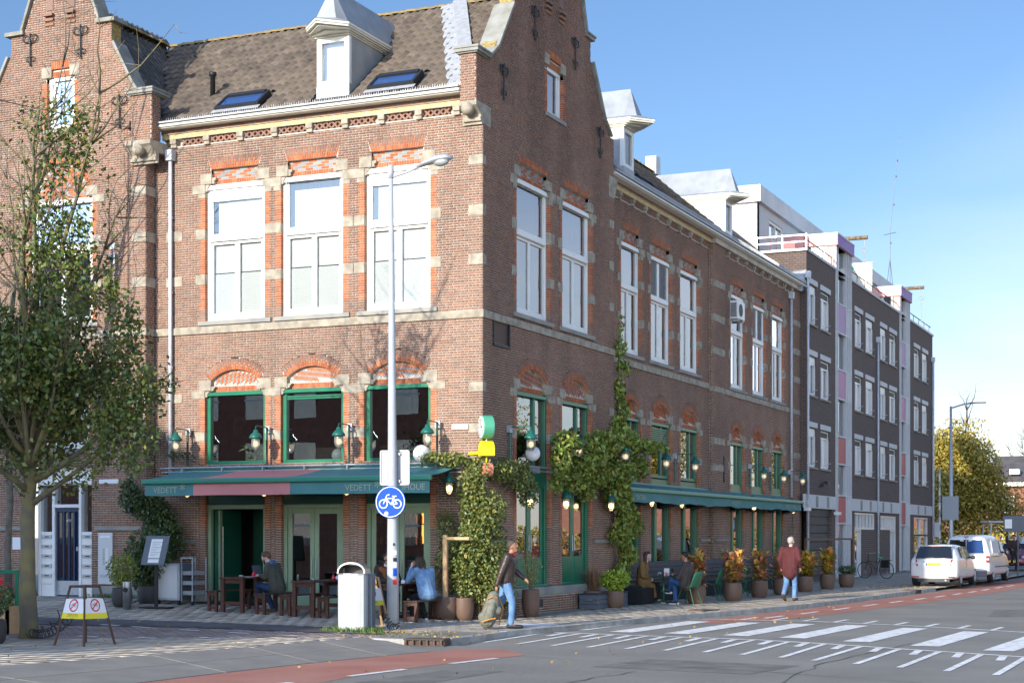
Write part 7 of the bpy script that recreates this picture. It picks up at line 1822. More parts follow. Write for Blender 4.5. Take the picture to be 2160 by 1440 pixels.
cup('coffee_cup', 'white coffee cup behind the laptop', 'cup', -4.4, -1.42, [(0, 0), (.025, 0), (.04, .06), (.036, .06)], 'porcelain'); cup('sugar_pot', 'white sugar pot on the empty middle table', 'pot', -2.75, -1.42, [(0, 0), (.04, 0), (.05, .05), (.03, .08)], 'porcelain', extra=([(.03, .08), (.012, .1), (.01, .12)], 'steel'))
cup('juice_glass', 'glass of orange juice on the table beside the sheepskin jacket', 'glass', -1.2, -1.62, [(0, 0), (.025, 0), (.035, .12), (.033, .12)], 'juice'); cup('sugar_pot', 'white sugar pot next to the orange juice', 'pot', -1.08, -1.6, [(0, 0), (.04, 0), (.05, .05), (.03, .08)], 'porcelain', extra=([(.03, .08), (.012, .1), (.01, .12)], 'steel'))
pp = thing('paper_sheet', 'white sheet of paper on the laptop table', 'paper', (-4.42, -2.28, TZ(-4.5, -2.3)+.002)); MB().box(-.1, .1, -.14, .14, 0, .003).build('sheet', 'paper', pp)
# menu stand, steel service cart, ash bin
ms = thing('menu_stand', 'tilted blue framed menu board on a black stand near the entrance plants', 'menu stand', (-6.50, -2.7, gz(-6.5, -2.7)), R(12))
MB().box(-.34, .34, -.18, .18, 0, .03).build('foot', 'iron', ms, bevel=.01); MB().box(-.04, .04, -.015, .015, .03, 1.0).build('post', 'iron', ms)
mf = lambda a, b, c: (a+.10*(b-1.25), -.02-.55*0-c-(b-1.25)*-.28, b)
MB(mf).box(-.27, .27, .93, 1.56, 0, .03).build('board_frame', 'board_grey', ms, bevel=.01); MB(mf).box(-.13, .13, 1.08, 1.49, .03, .034).build('menu_sheet', 'paper', ms); MB(mf).box(-.12, .13, .98, 1.06, .03, .034).build('menu_sheet', 'paper', ms)
for k in range(9): MB(mf).box(-.09, .03+.05*(k % 3), 1.13+k*.036, 1.135+k*.036, .0345, .036).build('menu_line', 'ink', ms)
sc_ = thing('service_cart', 'grey steel service cart with white trays beside the doorway', 'cart', (-6.95, -1.35, gz(-7, -1.3)), R(0))
MB().box(-.36, .30, -.3, .3, .10, .92).build('cabinet', 'galvanised', sc_, bevel=.01); MB().box(-.31, .25, -.31, -.3, .15, .87).build('door', 'grey_white', sc_); MB().box(.30, .32, -.3, .3, .10, .92).build('side', 'board_grey', sc_)
for k in range(3): MB().box(.34, .60, -.24, .24, .22+k*.22, .31+k*.22).build('tray', 'louvre', sc_, bevel=.01)
for x in (.33, .62):
    for y in (-.26, .26): MB().box(x-.012, x+.012, y-.012, y+.012, .08, 1.05).build('rack_post', 'galvanised', sc_)
MB().box(.32, .63, -.27, -.25, 1.03, 1.06).build('rack_bar', 'galvanised', sc_)
for x in (-.3, .25, .6): MB().lathe([(.05, -.02), (.05, .02)], (x, -.24, .05), 12, axis='x').build('castor', 'car_trim', sc_)
ab = thing('ash_bin', 'slim stainless steel ash bin between the plant pot and the menu stand', 'ash bin', (-6.85, -3.25, gz(-6.8, -3.3))); MB().lathe([(.09, 0), (.09, .58), (.085, .60), (0, .60)], (0, 0, 0), 20).build('cylinder', 'steel', ab, smooth=True); MB().lathe([(.05, -.02), (.05, .02)], (.02, -.085, .42), 14, axis='y').build('opening', 'iron', ab)
# ------------------------------------------------------------------ street side: long bench, bistro tables and green chairs
wb = thing('wall_bench', 'long slatted dark blue bench fixed along the street side under the long awning', 'bench', (.0, 8.6, 0)); BX = -.02
for k in range(4): MB().box(BX+.02, BX+.05, 8.45, 27.6, .56+k*.115, .655+k*.115).build('back_slat', 'bench_blue', wb, world=True, bevel=.005)
for k in range(4): MB().box(BX+.07+k*.11, BX+.165+k*.11, 8.45, 27.6, .43, .46).build('seat_slat', 'bench_blue', wb, world=True, bevel=.005)
MB().box(BX+.46, BX+.52, 8.45, 27.6, .0, .42).build('front_board', 'black_cloth', wb, world=True); MB().box(BX, BX+.05, 8.45, 27.6, 1.0, 1.06).build('top_rail', 'bench_blue', wb, world=True)
for k in range(11): MB().box(BX+.0, BX+.45, 8.5+k*1.9, 8.56+k*1.9, .0, .429).build('support', 'bench_blue', wb, world=True)
def bistro_chair(loc, rz, label):
    t = thing('green_chair', label, 'chair', loc, rz, group='green metal chairs along the street side')
    return t
def make_chair():
    t = thing('green_chair', 'green metal shell chair the man in the tweed jacket sits on', 'chair', (0, 0, 0), group='green metal chairs along the street side')
    # shell: curved surface, sitter faces +y
    N, K = 12, 10; V = []; F = []
    for i in range(N+1):
        s = i/N
        if s < .5: y = .20-.42*(s/.5); z = .46-.035*math.sin(math.pi*s/.5)*.9
        else: q = (s-.5)/.5; y = -.22-.06*math.sin(q*1.6)-.07*q; z = .46+.40*q
        hw = .22-.02*math.cos(s*6)-(.05 if s > .93 else 0)
        for k in range(K+1): u = -1+2*k/K; V.append((u*hw, y+(.05*u*u if s > .5 else 0), z+(.03*u*u if s <= .55 else 0)))
    for i in range(N):
        for k in range(K): a = i*(K+1)+k; F.append((a, a+1, a+K+2, a+K+1))
    mb = MB(); mb.add(V, F); o = mb.build('shell', 'chair_green', t, smooth=True); so_ = o.modifiers.new('solid', 'SOLIDIFY'); so_.thickness = .012
    MB().tube([V[k*(K+1)] for k in range(N+1)]+[V[N*(K+1)+k] for k in range(1, K)]+[V[k*(K+1)+K] for k in range(N, -1, -1)], .012, 6).build('frame_tube', 'chair_green', t, smooth=True)
    for sx in (-1, 1):
        for sy in (-1, 1): MB().tube([(sx*.16, sy*.12, .44), (sx*.23, sy*.26-.02, 0)], .011, 6).build('leg', 'chair_green', t)
    return t
def make_bistro():
    t = thing('bistro_table', 'round green bistro table between the seated couple', 'table', (0, 0, 0), group='green bistro tables along the street side')
    MB().box(-.30, .30, -.30, .30, .71, .735).build('table_top', 'dark_green_paint', t, bevel=.01); MB().lathe([(.022, .05), (.03, .3), (.045, .36), (.03, .42), (.022, .71)], (0, 0, 0), 12).build('column', 'chair_green', t, smooth=True)
    for k in range(4): a = k*math.pi/2+.78; MB().tube([(0, 0, .08), (.27*math.cos(a), .27*math.sin(a), .015)], .018, 6).build('foot', 'chair_green', t)
    return t
ch0 = make_chair(); tb0 = make_bistro(); index_kids(ch0)
ch0.location = (1.90, 8.55, 0); ch0.rotation_euler = (0, 0, R(78)); tb0.location = (1.15, 8.75, 0); tb0['label'] = 'square green bistro table between the seated couple'
for x, y, rz, lb_ in ((1.75, 11.0, 92, 'empty green chair left of the second croton pot'), (1.85, 12.3, 80, 'empty green chair behind the second croton pot'), (1.75, 13.6, 95, 'empty green chair between the second and third croton pots'), (1.8, 15.0, 84, 'empty green chair behind the third croton pot'), (1.8, 16.9, 90, 'empty green chair behind the fourth croton pot'), (1.7, 19.9, 88, 'empty green chair right of the man in the maroon jacket')):
    dup(ch0, (x, y, 0), R(rz), label=lb_)
for x, y, lb_ in ((1.0, 11.8, 'empty square bistro table behind the second croton pot'), (1.0, 14.4, 'empty square bistro table behind the third croton pot'), (1.0, 17.2, 'empty square bistro table behind the fourth croton pot'), (1.1, 20.6, 'empty square bistro table before the far end of the wall bench')):
    dup(tb0, (x, y, 0), 0, label=lb_)
for i, (x, y) in enumerate(((1.0, 8.85), (1.08, 8.68), (1.2, 8.9), (1.27, 8.62))):
    cup('table_jar', 'small pots and glasses on the bistro table, '+['nearest the woman', 'second from the woman', 'third from the woman', 'pink one nearest the man'][i], 'jar', x, y, [(0, 0), (.03, 0), (.035, .08), (.03, .1)], ['porcelain', 'steel', 'porcelain', 'coral_paint'][i], z=.735)
mb_ = thing('menu_card', 'upright menu card on the bistro table', 'menu card', (1.22, 8.8, .735)); MB().box(-.07, .07, -.004, .004, 0, .20).build('card', 'paper', mb_)
# dark storage boxes
bx = thing('storage_box', 'low dark grey planter box by the kerb side of the green doors', 'box', (-.0+.12, 5.35, 0)); 
for k in range(3): MB().box(.0, .48, .0, 2.15, k*.115, .108+k*.115).build('box_board', 'board_grey', bx)
MB().box(-.01, .5, -.01, 2.16, .345, .375).build('box_lid', 'bench_blue', bx); MB().box(.2, .34, -.03, -.01, .2, .24).build('box_handle', 'steel', bx)
bk_ = thing('seat_block', 'black cloth covered block at the near end of the wall bench', 'seat', (.05, 8.55, 0)); MB().box(0, .75, -.35, .75, 0, .42).build('block', 'black_cloth', bk_, bevel=.03)
# pergola-like brown frame by the garage
pf = thing('barrier_frame', 'rust brown open frame of two posts and a rail beyond the croton pots', 'frame', (1.6, 22.5, 0))
MB().box(-.04, .04, -.04, .04, 0, 1.62).build('post', 'wood_dark', pf); MB().box(-.04, .04, 7.35, 7.43, 0, 1.62).build('post', 'wood_dark', pf); MB().box(-.035, .035, -.06, 7.46, 1.62, 1.69).build('rail', 'wood_dark', pf)
# ------------------------------------------------------------------ pots and plants
def pot(loc, r, h, label, plant, m='pot_brown', group=None, name='potted_plant'):
    t = thing(name, label, 'plant', loc, group=group); MB().lathe([(r*.70, 0), (r*.88, h*.12), (r*.98, h*.35), (r*1.02, h*.65), (r*.96, h*.93), (r*.95, h), (r*.86, h), (r*.86, h*.9), (0, h*.9)], (0, 0, 0), 24, cap=False).build('pot', m, t, smooth=True)
    MB().lathe([(0, h*.9), (r*.87, h*.9)], (0, 0, 0), 20, cap=False).build('soil', 'soil', t); plant(t, r, h); return t
def blades(V, F, c, n, L_, wd, spread, el=(20, 80), curve=.3):
    for _ in range(n):
        a = random.uniform(0, 6.283); e = R(random.uniform(*el)); d = Vector((math.cos(a)*math.cos(e), math.sin(a)*math.cos(e), math.sin(e))); s = Vector((-math.sin(a), math.cos(a), 0))*wd*random.uniform(.7, 1.2); l_ = L_*random.uniform(.6, 1.1)
        p = Vector(c)+Vector((random.gauss(0, spread), random.gauss(0, spread), random.gauss(0, spread))); q = p+d*l_*.55; e_ = p+d*l_+Vector((0, 0, -curve*l_)); up = d.cross(s).normalized()*wd*.35
        k = len(V); V += [tuple(p), tuple(q+s+up), tuple(q), tuple(q-s+up), tuple(e_)]; F += [(k, k+1, k+4, k+2), (k, k+2, k+4, k+3)]
def croton(m):
    def f(t, r, h):
        V = []; F = []; st = MB(); H = 1.0
        for j in range(7):
            a = random.uniform(0, 6.28); x, y = random.uniform(.02, .12)*math.cos(a), random.uniform(.02, .12)*math.sin(a); hh = random.uniform(.45, .85); st.tube([(x*.5, y*.5, h*.9), (x*1.8, y*1.8, h+hh*.75)], .012, 5)
            for k in range(9): z = h+.02+hh*k/9; blades(V, F, (x*(1+k*.1), y*(1+k*.1), z), 5, .36, .06, .03, (5, 72), .25)
        st.build('stem', 'bark', t); tag(link('foliage', np_mesh('foliage', V, F, m), t), kind='stuff')
    return f
def bush(m, H, rad, n, sz, stem=True):
    def f(t, r, h):
        P_ = blob_pts([((0, 0, h+H*.55), (rad, rad, H*.5), n), ((0, 0, h+H*.2), (rad*.6, rad*.6, H*.25), n//4)]); tag(link('foliage', leaves_mesh('foliage', P_, sz, m), t), kind='stuff')
        st = MB()
        for _ in range(6): a = random.uniform(0, 6.28); st.tube([(.02*math.cos(a), .02*math.sin(a), h*.88), (rad*.6*math.cos(a), rad*.6*math.sin(a), h+H*.8)], .008, 4)
        st.build('stem', 'bark', t)
    return f
def grassy(t, r, h):
    V = []; F = []; blades(V, F, (0, 0, h*.9), 160, .75, .010, .06, (45, 88), .12); tag(link('foliage', np_mesh('foliage', V, F, 'grass_dry'), t), kind='stuff')
random.seed(11); gC = 'croton plants in brown pots along the kerb'
for x, y, m, lb_ in ((1.85, 9.35, 'leaf_croton', 'red and cream croton in a brown pot behind the man in the tweed jacket'), (2.25, 11.4, 'leaf_croton', 'red leaved croton in a brown pot, first one right of the seated man'), (2.3, 13.95, 'leaf_croton', 'orange red croton in a brown pot, second one right of the seated man'), (2.35, 16.3, 'leaf_croton', 'pink red croton in a brown pot partly hidden by the maroon jacket'), (2.4, 19.1, 'leaf_croton_yellow', 'yellow and red croton in a brown pot directly right of the maroon jacket'), (2.45, 22.0, 'leaf_croton_yellow', 'tallest yellow croton in the farthest brown pot')):
    pot((x, y, 0), .25, .50, lb_, croton(m), group=gC)
pot((2.6, 24.3, 0), .27, .45, 'grey green bush in a brown pot beside the brown post', bush('leaf_dark', .3, .34, 420, .07))
pot((.72, 6.25, 0), .23, .42, 'bright lime green shrub in a brown pot on the pavement', bush('leaf_lime', .50, .40, 1500, .085))
pot((.2, 6.05, 0), .27, .42, 'brown pot of tall dry reddish grass beside the green door', grassy)
pot((-.50, -.80, 0), .27, .50, 'leftmost brown pot at the corner with a dry heather like shrub', bush('grass_dry', .75, .16, 500, .05))
pot((-.15, -.62, 0), .21, .48, 'narrow brown pot in front of the climbing bush at the corner', bush('leaf_ivy', .8, .30, 700, .06))
pot((.22, -.05, 0), .25, .55, 'brown pot behind the narrow one at the corner', bush('leaf_ivy', .6, .3, 600, .06))
pot((.50, 1.45, 0), .20, .60, 'tall brown pot with thin twigs in front of the left green door', bush('leaf_autumn', .95, .26, 260, .05))
pot((-7.25, -2.9, gz(-7.2, -2.9)), .22, .42, 'dark pot of fine green bamboo like foliage left of the ash bin', bush('leaf_vine', .75, .36, 1100, .06), m='pot_dark')
pot((-7.45, -1.7, gz(-7, -2)), .24, .42, 'dark pot with broad dark green leaves behind the menu stand', bush('leaf_dark', 1.25, .55, 1600, .10), m='pot_dark')
for x, y, lb_, pl in ((-4.02, -10.35, 'round dark pot at the left edge with grey and red flowering plants', 0), (-4.55, -10.0, 'dark pot tight against the mossy tree with red flowers', 1)):
    t = pot((x-.15, y, 0), .23, .40, lb_, bush('leaf_dark', .60, .33, 800, .055), m='pot_dark'); P_ = blob_pts([((0, 0, .85), (.33, .33, .3), 46)]); tag(link('flowers', leaves_mesh('flowers', P_, .07, 'flower_red', aspect=.9), t), kind='stuff')
# sheltered terrace corner at the far left: planter with glass screen
ws_ = thing('wind_screen', 'wooden planter with glass wind screen and green rail at the left edge', 'wind screen', (-6.3, -8.6, .03)); 
for a in (0, 1): MB().box(-1.9, .95, -.05+.5*a, .0+.5*a, .0, .50).build('planter_board', 'wood_pale', ws_)
MB().box(.90, .95, -.05, .5, 0, .5).build('planter_board', 'wood_pale', ws_); MB().box(-1.9, .97, .2, .26, 1.08, 1.14).build('green_rail', 'green_paint', ws_); MB().box(.91, .97, .2, .26, .5, 1.08).build('post', 'green_paint', ws_); MB().box(-1.85, .9, .22, .235, .5, 1.08).build('glass_screen', 'clear_glass', ws_)
P_ = blob_pts([((-.9+.5*k, .22, .62), (.35, .22, .26), 330) for k in range(4)]); tag(link('foliage', leaves_mesh('foliage', P_, .07, 'leaf_vine'), ws_), kind='stuff')
# climbing plants
def climber(name, label, blobs, m, sz, stems, loc, bright=None):
    t = thing(name, label, 'climbing plant', loc); P_ = blob_pts(blobs)
    o = link('foliage', leaves_mesh('foliage', P_, sz, m, up=.7), t, True); tag(o, kind='stuff'); mb = MB()
    for s in stems: mb.tube(s, [.035-.02*k/len(s) for k in range(len(s))], 6)
    mb.build('stem', 'bark', t, world=True, smooth=True); return t
climber('corner_climber', 'leafy yellow green climber hanging over the building corner down to the brown pots',
    [((-.95, -.45, 3.45), (.35, .25, .12), 350), ((-.5, -.4, 3.42), (.4, .25, .16), 450), ((.0, -.2, 3.22), (.35, .3, .25), 700), ((.25, .5, 3.2), (.3, .5, .28), 900), ((.3, 1.3, 3.1), (.28, .5, .38), 900), ((.28, 1.8, 2.75), (.25, .35, .4), 500),
     ((-.1, -.35, 2.75), (.35, .3, .5), 1100), ((.0, -.4, 2.2), (.36, .3, .5), 1200), ((.0, -.45, 1.7), (.40, .33, .5), 1300), ((-.25, -.55, 1.25), (.60, .36, .5), 1700), ((.15, -.3, .85), (.55, .4, .55), 1700), ((-.55, -.5, 1.0), (.4, .25, .5), 800), ((.3, -.1, 1.6), (.3, .4, .6), 800), ((.3, -.1, 2.3), (.3, .4, .5), 800), ((.3, .3, 1.0), (.3, .4, .6), 700), ((-.75, -.25, 2.0), (.28, .15, .4), 240), ((-.6, -.3, 1.5), (.3, .2, .4), 320), ((.35, .2, .5), (.35, .4, .35), 500)],
    'leaf_ivy', .085, [[(.05, -.25, 0), (.02, -.3, 1.0), (-.02, -.2, 2.0), (.05, -.1, 3.2)], [(.2, -.1, 0), (.1, -.25, 1.2), (.2, .1, 2.5), (.25, 1.2, 3.1)]], (.05, -.3, 0))
climber('wall_climber', 'large bright green creeper sprawling round the lanterns between the gable and the wing',
    [((.02, 8.6, 7.3), (.10, .12, .5), 40), ((.03, 8.5, 6.7), (.14, .45, .3), 130), ((.03, 8.75, 6.2), (.16, .5, .25), 150), ((.05, 8.4, 5.6), (.16, .25, .35), 190), ((.05, 8.65, 5.1), (.16, .45, .3), 220), ((.1, 8.2, 4.6), (.22, .5, .3), 330),
     ((.4, 7.6, 4.2), (.45, 1.0, .38), 1300), ((.4, 6.2, 4.05), (.42, 1.0, .36), 1100), ((.45, 5.2, 3.7), (.38, .9, .42), 900), ((.5, 3.6, 3.95), (.3, .7, .30), 600), ((.55, 3.1, 3.5), (.25, .4, .42), 420), ((.5, 2.9, 3.0), (.15, .25, .3), 120), ((.4, 4.3, 3.1), (.3, .7, .3), 400), ((.35, 4.6, 3.3), (.3, .9, .3), 700), ((.3, 6.0, 3.3), (.35, .9, .35), 1100), ((.35, 7.5, 3.4), (.4, .8, .4), 1300),
     ((.5, 9.3, 4.15), (.35, .9, .2), 520), ((.35, 10.6, 4.2), (.25, .7, .14), 200), ((.3, 9.0, 3.6), (.3, .7, .35), 500), ((.3, 7.6, 2.8), (.32, .8, .4), 900), ((.3, 8.3, 2.3), (.28, .6, .35), 600), ((.25, 8.0, 1.8), (.28, .7, .35), 520), ((.3, 8.4, 1.3), (.24, .45, .35), 380), ((.3, 9.0, 2.0), (.2, .4, .3), 160), ((.25, 8.0, .85), (.2, .4, .3), 260), ((.2, 5.6, 2.85), (.2, .5, .25), 220)],
    'leaf_vine', .125, [[(.15, 8.2, 0), (.12, 8.15, 1.5), (.1, 8.2, 3.2), (.06, 8.35, 5), (.04, 8.4, 7.0)], [(.12, 8.2, 2.9), (.3, 7, 3.6), (.35, 5.4, 3.8), (.45, 3.6, 4.0)], [(.1, 8.3, 3.6), (.4, 9.4, 4.1), (.3, 11, 4.3), (.35, 11.8, 4.9)]], (.15, 8.2, 0))
climber('entrance_climber', 'dark green climber and shrubs between the blue door house and the open doorway',
    [((-8.6, -.75, 2.6), (.35, .3, .35), 700), ((-8.2, -.6, 2.4), (.55, .3, .35), 1100), ((-7.9, -.6, 1.9), (.5, .35, .5), 1400), ((-8.0, -.7, 1.3), (.55, .4, .5), 1500), ((-8.1, -.8, .8), (.5, .4, .4), 900), ((-7.6, -.5, 1.6), (.25, .25, .5), 400), ((-8.75, -.55, 3.4), (.12, .12, .7), 110), ((-8.3, -.45, 4.1), (.3, .1, .3), 150), ((-7.6, -.3, 3.65), (.5, .12, .1), 90), ((-8.9, -.55, 2.9), (.25, .15, .25), 160)],
    'leaf_dark', .085, [[(-8.3, -.5, .2), (-8.35, -.5, 1.5), (-8.6, -.5, 3.0), (-8.3, -.3, 4.3)]], (-8.3, -.5, .25))
cp = thing('timber_post', 'pale timber post with a cross piece holding the corner climber', 'post', (-.42, -.95, 0)); MB().box(-.045, .045, -.04, .04, 0, 1.80).build('post', 'wood_pale', cp); MB().box(.045, .55, -.02, .02, 1.70, 1.76).build('cross_piece', 'wood_pale', cp)
# indoor plant in the window lettered B and pale globe lamps
ip = thing('monstera', 'large leaved indoor plant behind the window lettered B', 'plant', (-6.0, .45, 3.2)); V = []; F = []; blades(V, F, (0, 0, .15), 34, .55, .09, .12, (10, 85), .3); tag(link('foliage', np_mesh('foliage', V, F, 'leaf_vine'), ip), kind='stuff'); MB().lathe([(.1, -.1), (.14, .15)], (0, 0, 0), 12).build('pot', 'pot_brown', ip)
for x, y, z, r, lb_ in ((-1.25, -.42, 3.55, .19, 'white globe lamp on the rail right of the window lettered R'), (-3.75, .35, 3.6, .16, 'pinkish globe lamp just inside the window lettered A'), (.42, 1.75, 3.62, .17, 'glass globe lamp in front of the left gable window')):
    t = thing('globe_lamp', lb_, 'lamp', (x, y, z)); MB().ball((0, 0, 0), r, 20, 14).build('globe', 'sky_lantern', t, smooth=True); MB().tube([(0, 0, -r), (0, 0, -r-.1)], .02, 6).build('lamp_neck', 'dark_metal', t)
# ------------------------------------------------------------------ people: continuous bodies grown from joints, clothes as children
def grown(name, chains, m, parent, voxel=.012, balls=(), smooth=4):
    mb = MB()
    for pts, rr in chains:
        mb.tube(pts, list(rr), 10)
        for p, r in zip(pts, rr): mb.ball(p, r*.985, 10, 6)
    for c, r in balls: mb.ball(c, r, 14, 10)
    o = mb.build(name, m, parent, smooth=True)
    rm = o.modifiers.new('remesh', 'REMESH'); rm.mode = 'VOXEL'; rm.voxel_size = voxel; rm.use_smooth_shade = True
    sm = o.modifiers.new('smooth', 'SMOOTH'); sm.factor = .5; sm.iterations = smooth; return o
def V3(*a): return Vector(a)
def bezier_limb(a, b, c, ra, rb, rc, n=3):
    """points through a joint b with tapered radii"""
    pts = []; rr = []
    for k in range(n): t = k/n; pts.append(a.lerp(b, t)); rr.append(ra+(rb-ra)*t)
    for k in range(n+1): t = k/n; pts.append(b.lerp(c, t)); rr.append(rb+(rc-rb)*t)
    return pts, rr
def person(label, loc, rz, J, skin, hair, tops, legs, shoes, scale=1, hair_style='short', face=(0, 1), beard=None, long_coat=None, collar=None, hood=None, vox=.010, hands='rest', grp=None):
    """J: joints in metres, x right, y forward, z up"""
    t = thing('person', label, 'person', loc, rz, scale=scale); j = {k: Vector(v) for k, v in J.items()}
    hd = j['head']; fy = Vector((face[0], face[1], 0)).normalized(); fx = Vector((fy.y, -fy.x, 0)); up = Vector((0, 0, 1))
    if 'tilt' in J: up = Vector(J['tilt']).normalized(); fy = (fy-up*fy.dot(up)).normalized(); fx = fy.cross(up)
    def H(a, b, c): return hd+fx*a+fy*b+up*c
    ch = []; neck = j['neck']; chest = j['chest']; pel = j['pelvis']
    ch.append(([pel, pel.lerp(chest, .5), chest, neck-up*.04], [.125, .115, .13, .06])); ch.append(([neck-up*.06, hd-up*.06-fy*.01], [.055, .052]))
    for s in 'lr':
        ch.append(bezier_limb(j['sh'+s], j['el'+s], j['wr'+s], .050, .038, .026)); ch.append(bezier_limb(j['hip'+s], j['kn'+s], j['an'+s], .078, .052, .036)); ch.append(([j['an'+s], j['to'+s]], [.036, .028]))
        ch.append(([chest+(j['sh'+s]-chest)*.3, j['sh'+s]], [.09, .056]))
        # hand: palm, four unequal fingers curled, thumb leaving the side
        w = j['wr'+s]; d = Vector(J.get('hd'+s, (w-j['el'+s]).normalized())).normalized(); side = d.cross(up if abs(d.z) < .9 else fy).normalized(); nrm = side.cross(d); pm = w+d*.05
        ch.append(([w, pm, w+d*.085], [.026, .032, .030]))
        cu = -nrm
        for k, (o_, L_) in enumerate(((-.026, .066), (-.009, .075), (.009, .070), (.025, .055))):
            b0 = w+d*.085+side*o_; b1 = b0+d*L_*.45+cu*L_*.12; b2 = b1+d*L_*.25+cu*L_*.35; ch.append(([b0, b1, b2], [.011, .0095, .008]))
        b0 = w+d*.03-side*.026; ch.append(([b0, b0+d*.03-side*.02+cu*.01, b0+d*.055-side*.018+cu*.022], [.012, .011, .009]))
    balls = [(tuple(H(0, -.012, .03)), .092), (tuple(H(0, .015, .0)), .080), (tuple(H(0, .045, -.055)), .052), (tuple(H(0, .088, -.012)), .016), (tuple(H(0, .078, .008)), .013), (tuple(H(0, .072, -.085)), .022), (tuple(H(.082, -.012, -.01)), .018), (tuple(H(-.082, -.012, -.01)), .018), (tuple(H(0, .072, .045)), .03)]
    grown('body', ch, skin, t, vox*.85, balls, 3)
    for s in (-1, 1):
        MB().ball(H(s*.031, .080, .018), .011, 8, 6).build('eye', 'eye_white', t, smooth=True); MB().ball(H(s*.031, .088, .017), .0062, 8, 6).build('iris', 'ink', t, smooth=True)
        MB().tube([H(s*.015, .090, .038), H(s*.033, .089, .043), H(s*.048, .078, .037)], .0045, 5).build('eyebrow', 'hair_dark' if hair != 'hair_grey' else hair, t)
    MB().tube([H(-.022, .085, -.047), H(0, .093, -.045), H(.022, .085, -.047)], .0055, 5).build('mouth', 'lips', t)
    # hair
    hb = [(tuple(H(0, -.025, .048)), .094)]
    hc = []
    if hair_style == 'short': hb += [(tuple(H(0, .03, .085)), .062), (tuple(H(0, -.06, .0)), .07)]
    elif hair_style == 'cropped': hb = [(tuple(H(0, -.020, .038)), .0925)]
    elif hair_style == 'curly': hb += [(tuple(H(.05*math.cos(a), .045*math.sin(a)-.01, .095)), .045) for a in [k*1.05 for k in range(6)]]+[(tuple(H(s*.07, -.03, .05)), .045) for s in (-1, 1)]+[(tuple(H(0, -.08, .01)), .055)]
    elif hair_style == 'bob': hc += [([H(s*.06, -.02, .06), H(s*.092, -.03, -.03), H(s*.085, -.03, -.13)], [.055, .045, .03]) for s in (-1, 1)]+[([H(0, -.06, .05), H(0, -.09, -.04), H(0, -.08, -.15)], [.07, .07, .05]), ([H(s*.05, -.06, .04), H(s*.06, -.08, -.05), H(s*.06, -.07, -.14)], [.06, .055, .04])] if False else []
    if hair_style in ('bob', 'long'):
        L_ = .14 if hair_style == 'bob' else .34
        for s in (-1, 0, 1): hc.append(([H(s*.05, -.04, .06), H(s*.075, -.055, -.03), H(s*.085, -.045, -.03-L_)], [.062, .052, .028]))
        hb.append((tuple(H(0, .02, .09)), .06))
    grown('hair', hc, hair, t, .009, hb, 2)
    if beard: grown('beard', [([H(-.07, .02, -.03), H(-.045, .055, -.085), H(0, .075, -.10), H(.045, .055, -.085), H(.07, .02, -.03)], [.014, .02, .024, .02, .014])], beard, t, .008, (), 2)
    # clothes
    m, th, length, open_ = tops['m'], tops.get('t', .018), tops.get('len', .0), 0
    sw = tops.get('w', 1.0); cj = [([pel-up*length if False else pel+Vector((0, 0, -length)), pel.lerp(chest, .45), chest, neck-up*.07], [.158*sw, .150*sw, .158*sw, .085])]
    cj.append(([chest+Vector((0, 0, .04)), neck-up*.045], [.11*sw, .070]))
    for s in 'lr':
        cj.append(([chest+(j['sh'+s]-chest)*.25, j['sh'+s]], [.125*sw, .078])); wr2 = j['el'+s].lerp(j['wr'+s], .97); cj.append(bezier_limb(j['sh'+s], j['el'+s], wr2, .076*tops.get('sl', 1), .060*tops.get('sl', 1), .044*tops.get('sl', 1)))
        cj.append(([pel.lerp(j['hip'+s], 1.0)+Vector((0, 0, .02)), chest.lerp(j['sh'+s], .45)], [.115*sw, .12*sw]))
    if length:
        for s in 'lr': cj.append(([j['hip'+s]+Vector((0, 0, .05)), j['hip'+s].lerp(j['kn'+s], min(1, length*1.7))], [.12*sw, .115*sw]))
    if long_coat:
        for pts_, rr_ in long_coat: cj.append(([Vector(p) for p in pts_], rr_))
    grown(tops.get('n', 'jacket'), cj, m, t, vox, (), 5)
    if collar: mb = MB(); grown('collar', [([H(-.085, -.01, -.15), H(-.06, .045, -.16), H(-.03, .085, -.235)], [.026, .03, .022]), ([H(.085, -.01, -.15), H(.06, .045, -.16), H(.03, .085, -.235)], [.026, .03, .022]), ([H(-.085, -.01, -.15), H(0, -.07, -.13), H(.085, -.01, -.15)], [.026, .03, .026])], collar, t, .008)
    if hood: grown('hood', [([H(-.09, -.03, -.15), H(-.05, -.12, -.17), H(.05, -.12, -.17), H(.09, -.03, -.15)], [.04, .06, .06, .04])], hood, t, .010)
    lj = [([pel+Vector((0, 0, .04)), pel], [.135, .14])]
    for s in 'lr': lj.append(bezier_limb(j['hip'+s], j['kn'+s], j['an'+s]+(j['kn'+s]-j['an'+s]).normalized()*.02, .100*legs.get('w', 1), .068*legs.get('w', 1), .056*legs.get('w', 1)))
    lj.append(([j['hipl'], j['hipr']], [.10, .10])); grown('trousers', lj, legs['m'], t, vox, (), 4)
    for s in 'lr':
        a, b = j['an'+s], j['to'+s]; d = (b-a); dn = Vector((d.x, d.y, 0)).normalized() if Vector((d.x, d.y, 0)).length > .02 else fy; dn = d.normalized() if abs(d.z) > .12 else dn
        hl = a-dn*.045-Vector((0, 0, .035)) if abs(d.z) <= .12 else a-dn*.02-Vector((0, 0, .02)); sp_ = 'shoe'
        grown('shoe', [([a, hl, hl+dn*.14, b+dn*.06], [.046, .044, .042, .034])], shoes['m'], t, .008, (), 3)
        if shoes.get('sole'): mb = MB(); base = [hl-dn*.035, hl+dn*.14, b+dn*.07]; grown('sole', [([p-Vector((0, 0, .030)) for p in base], [.034, .036, .030])], shoes['sole'], t, .008, (), 1)
    return t
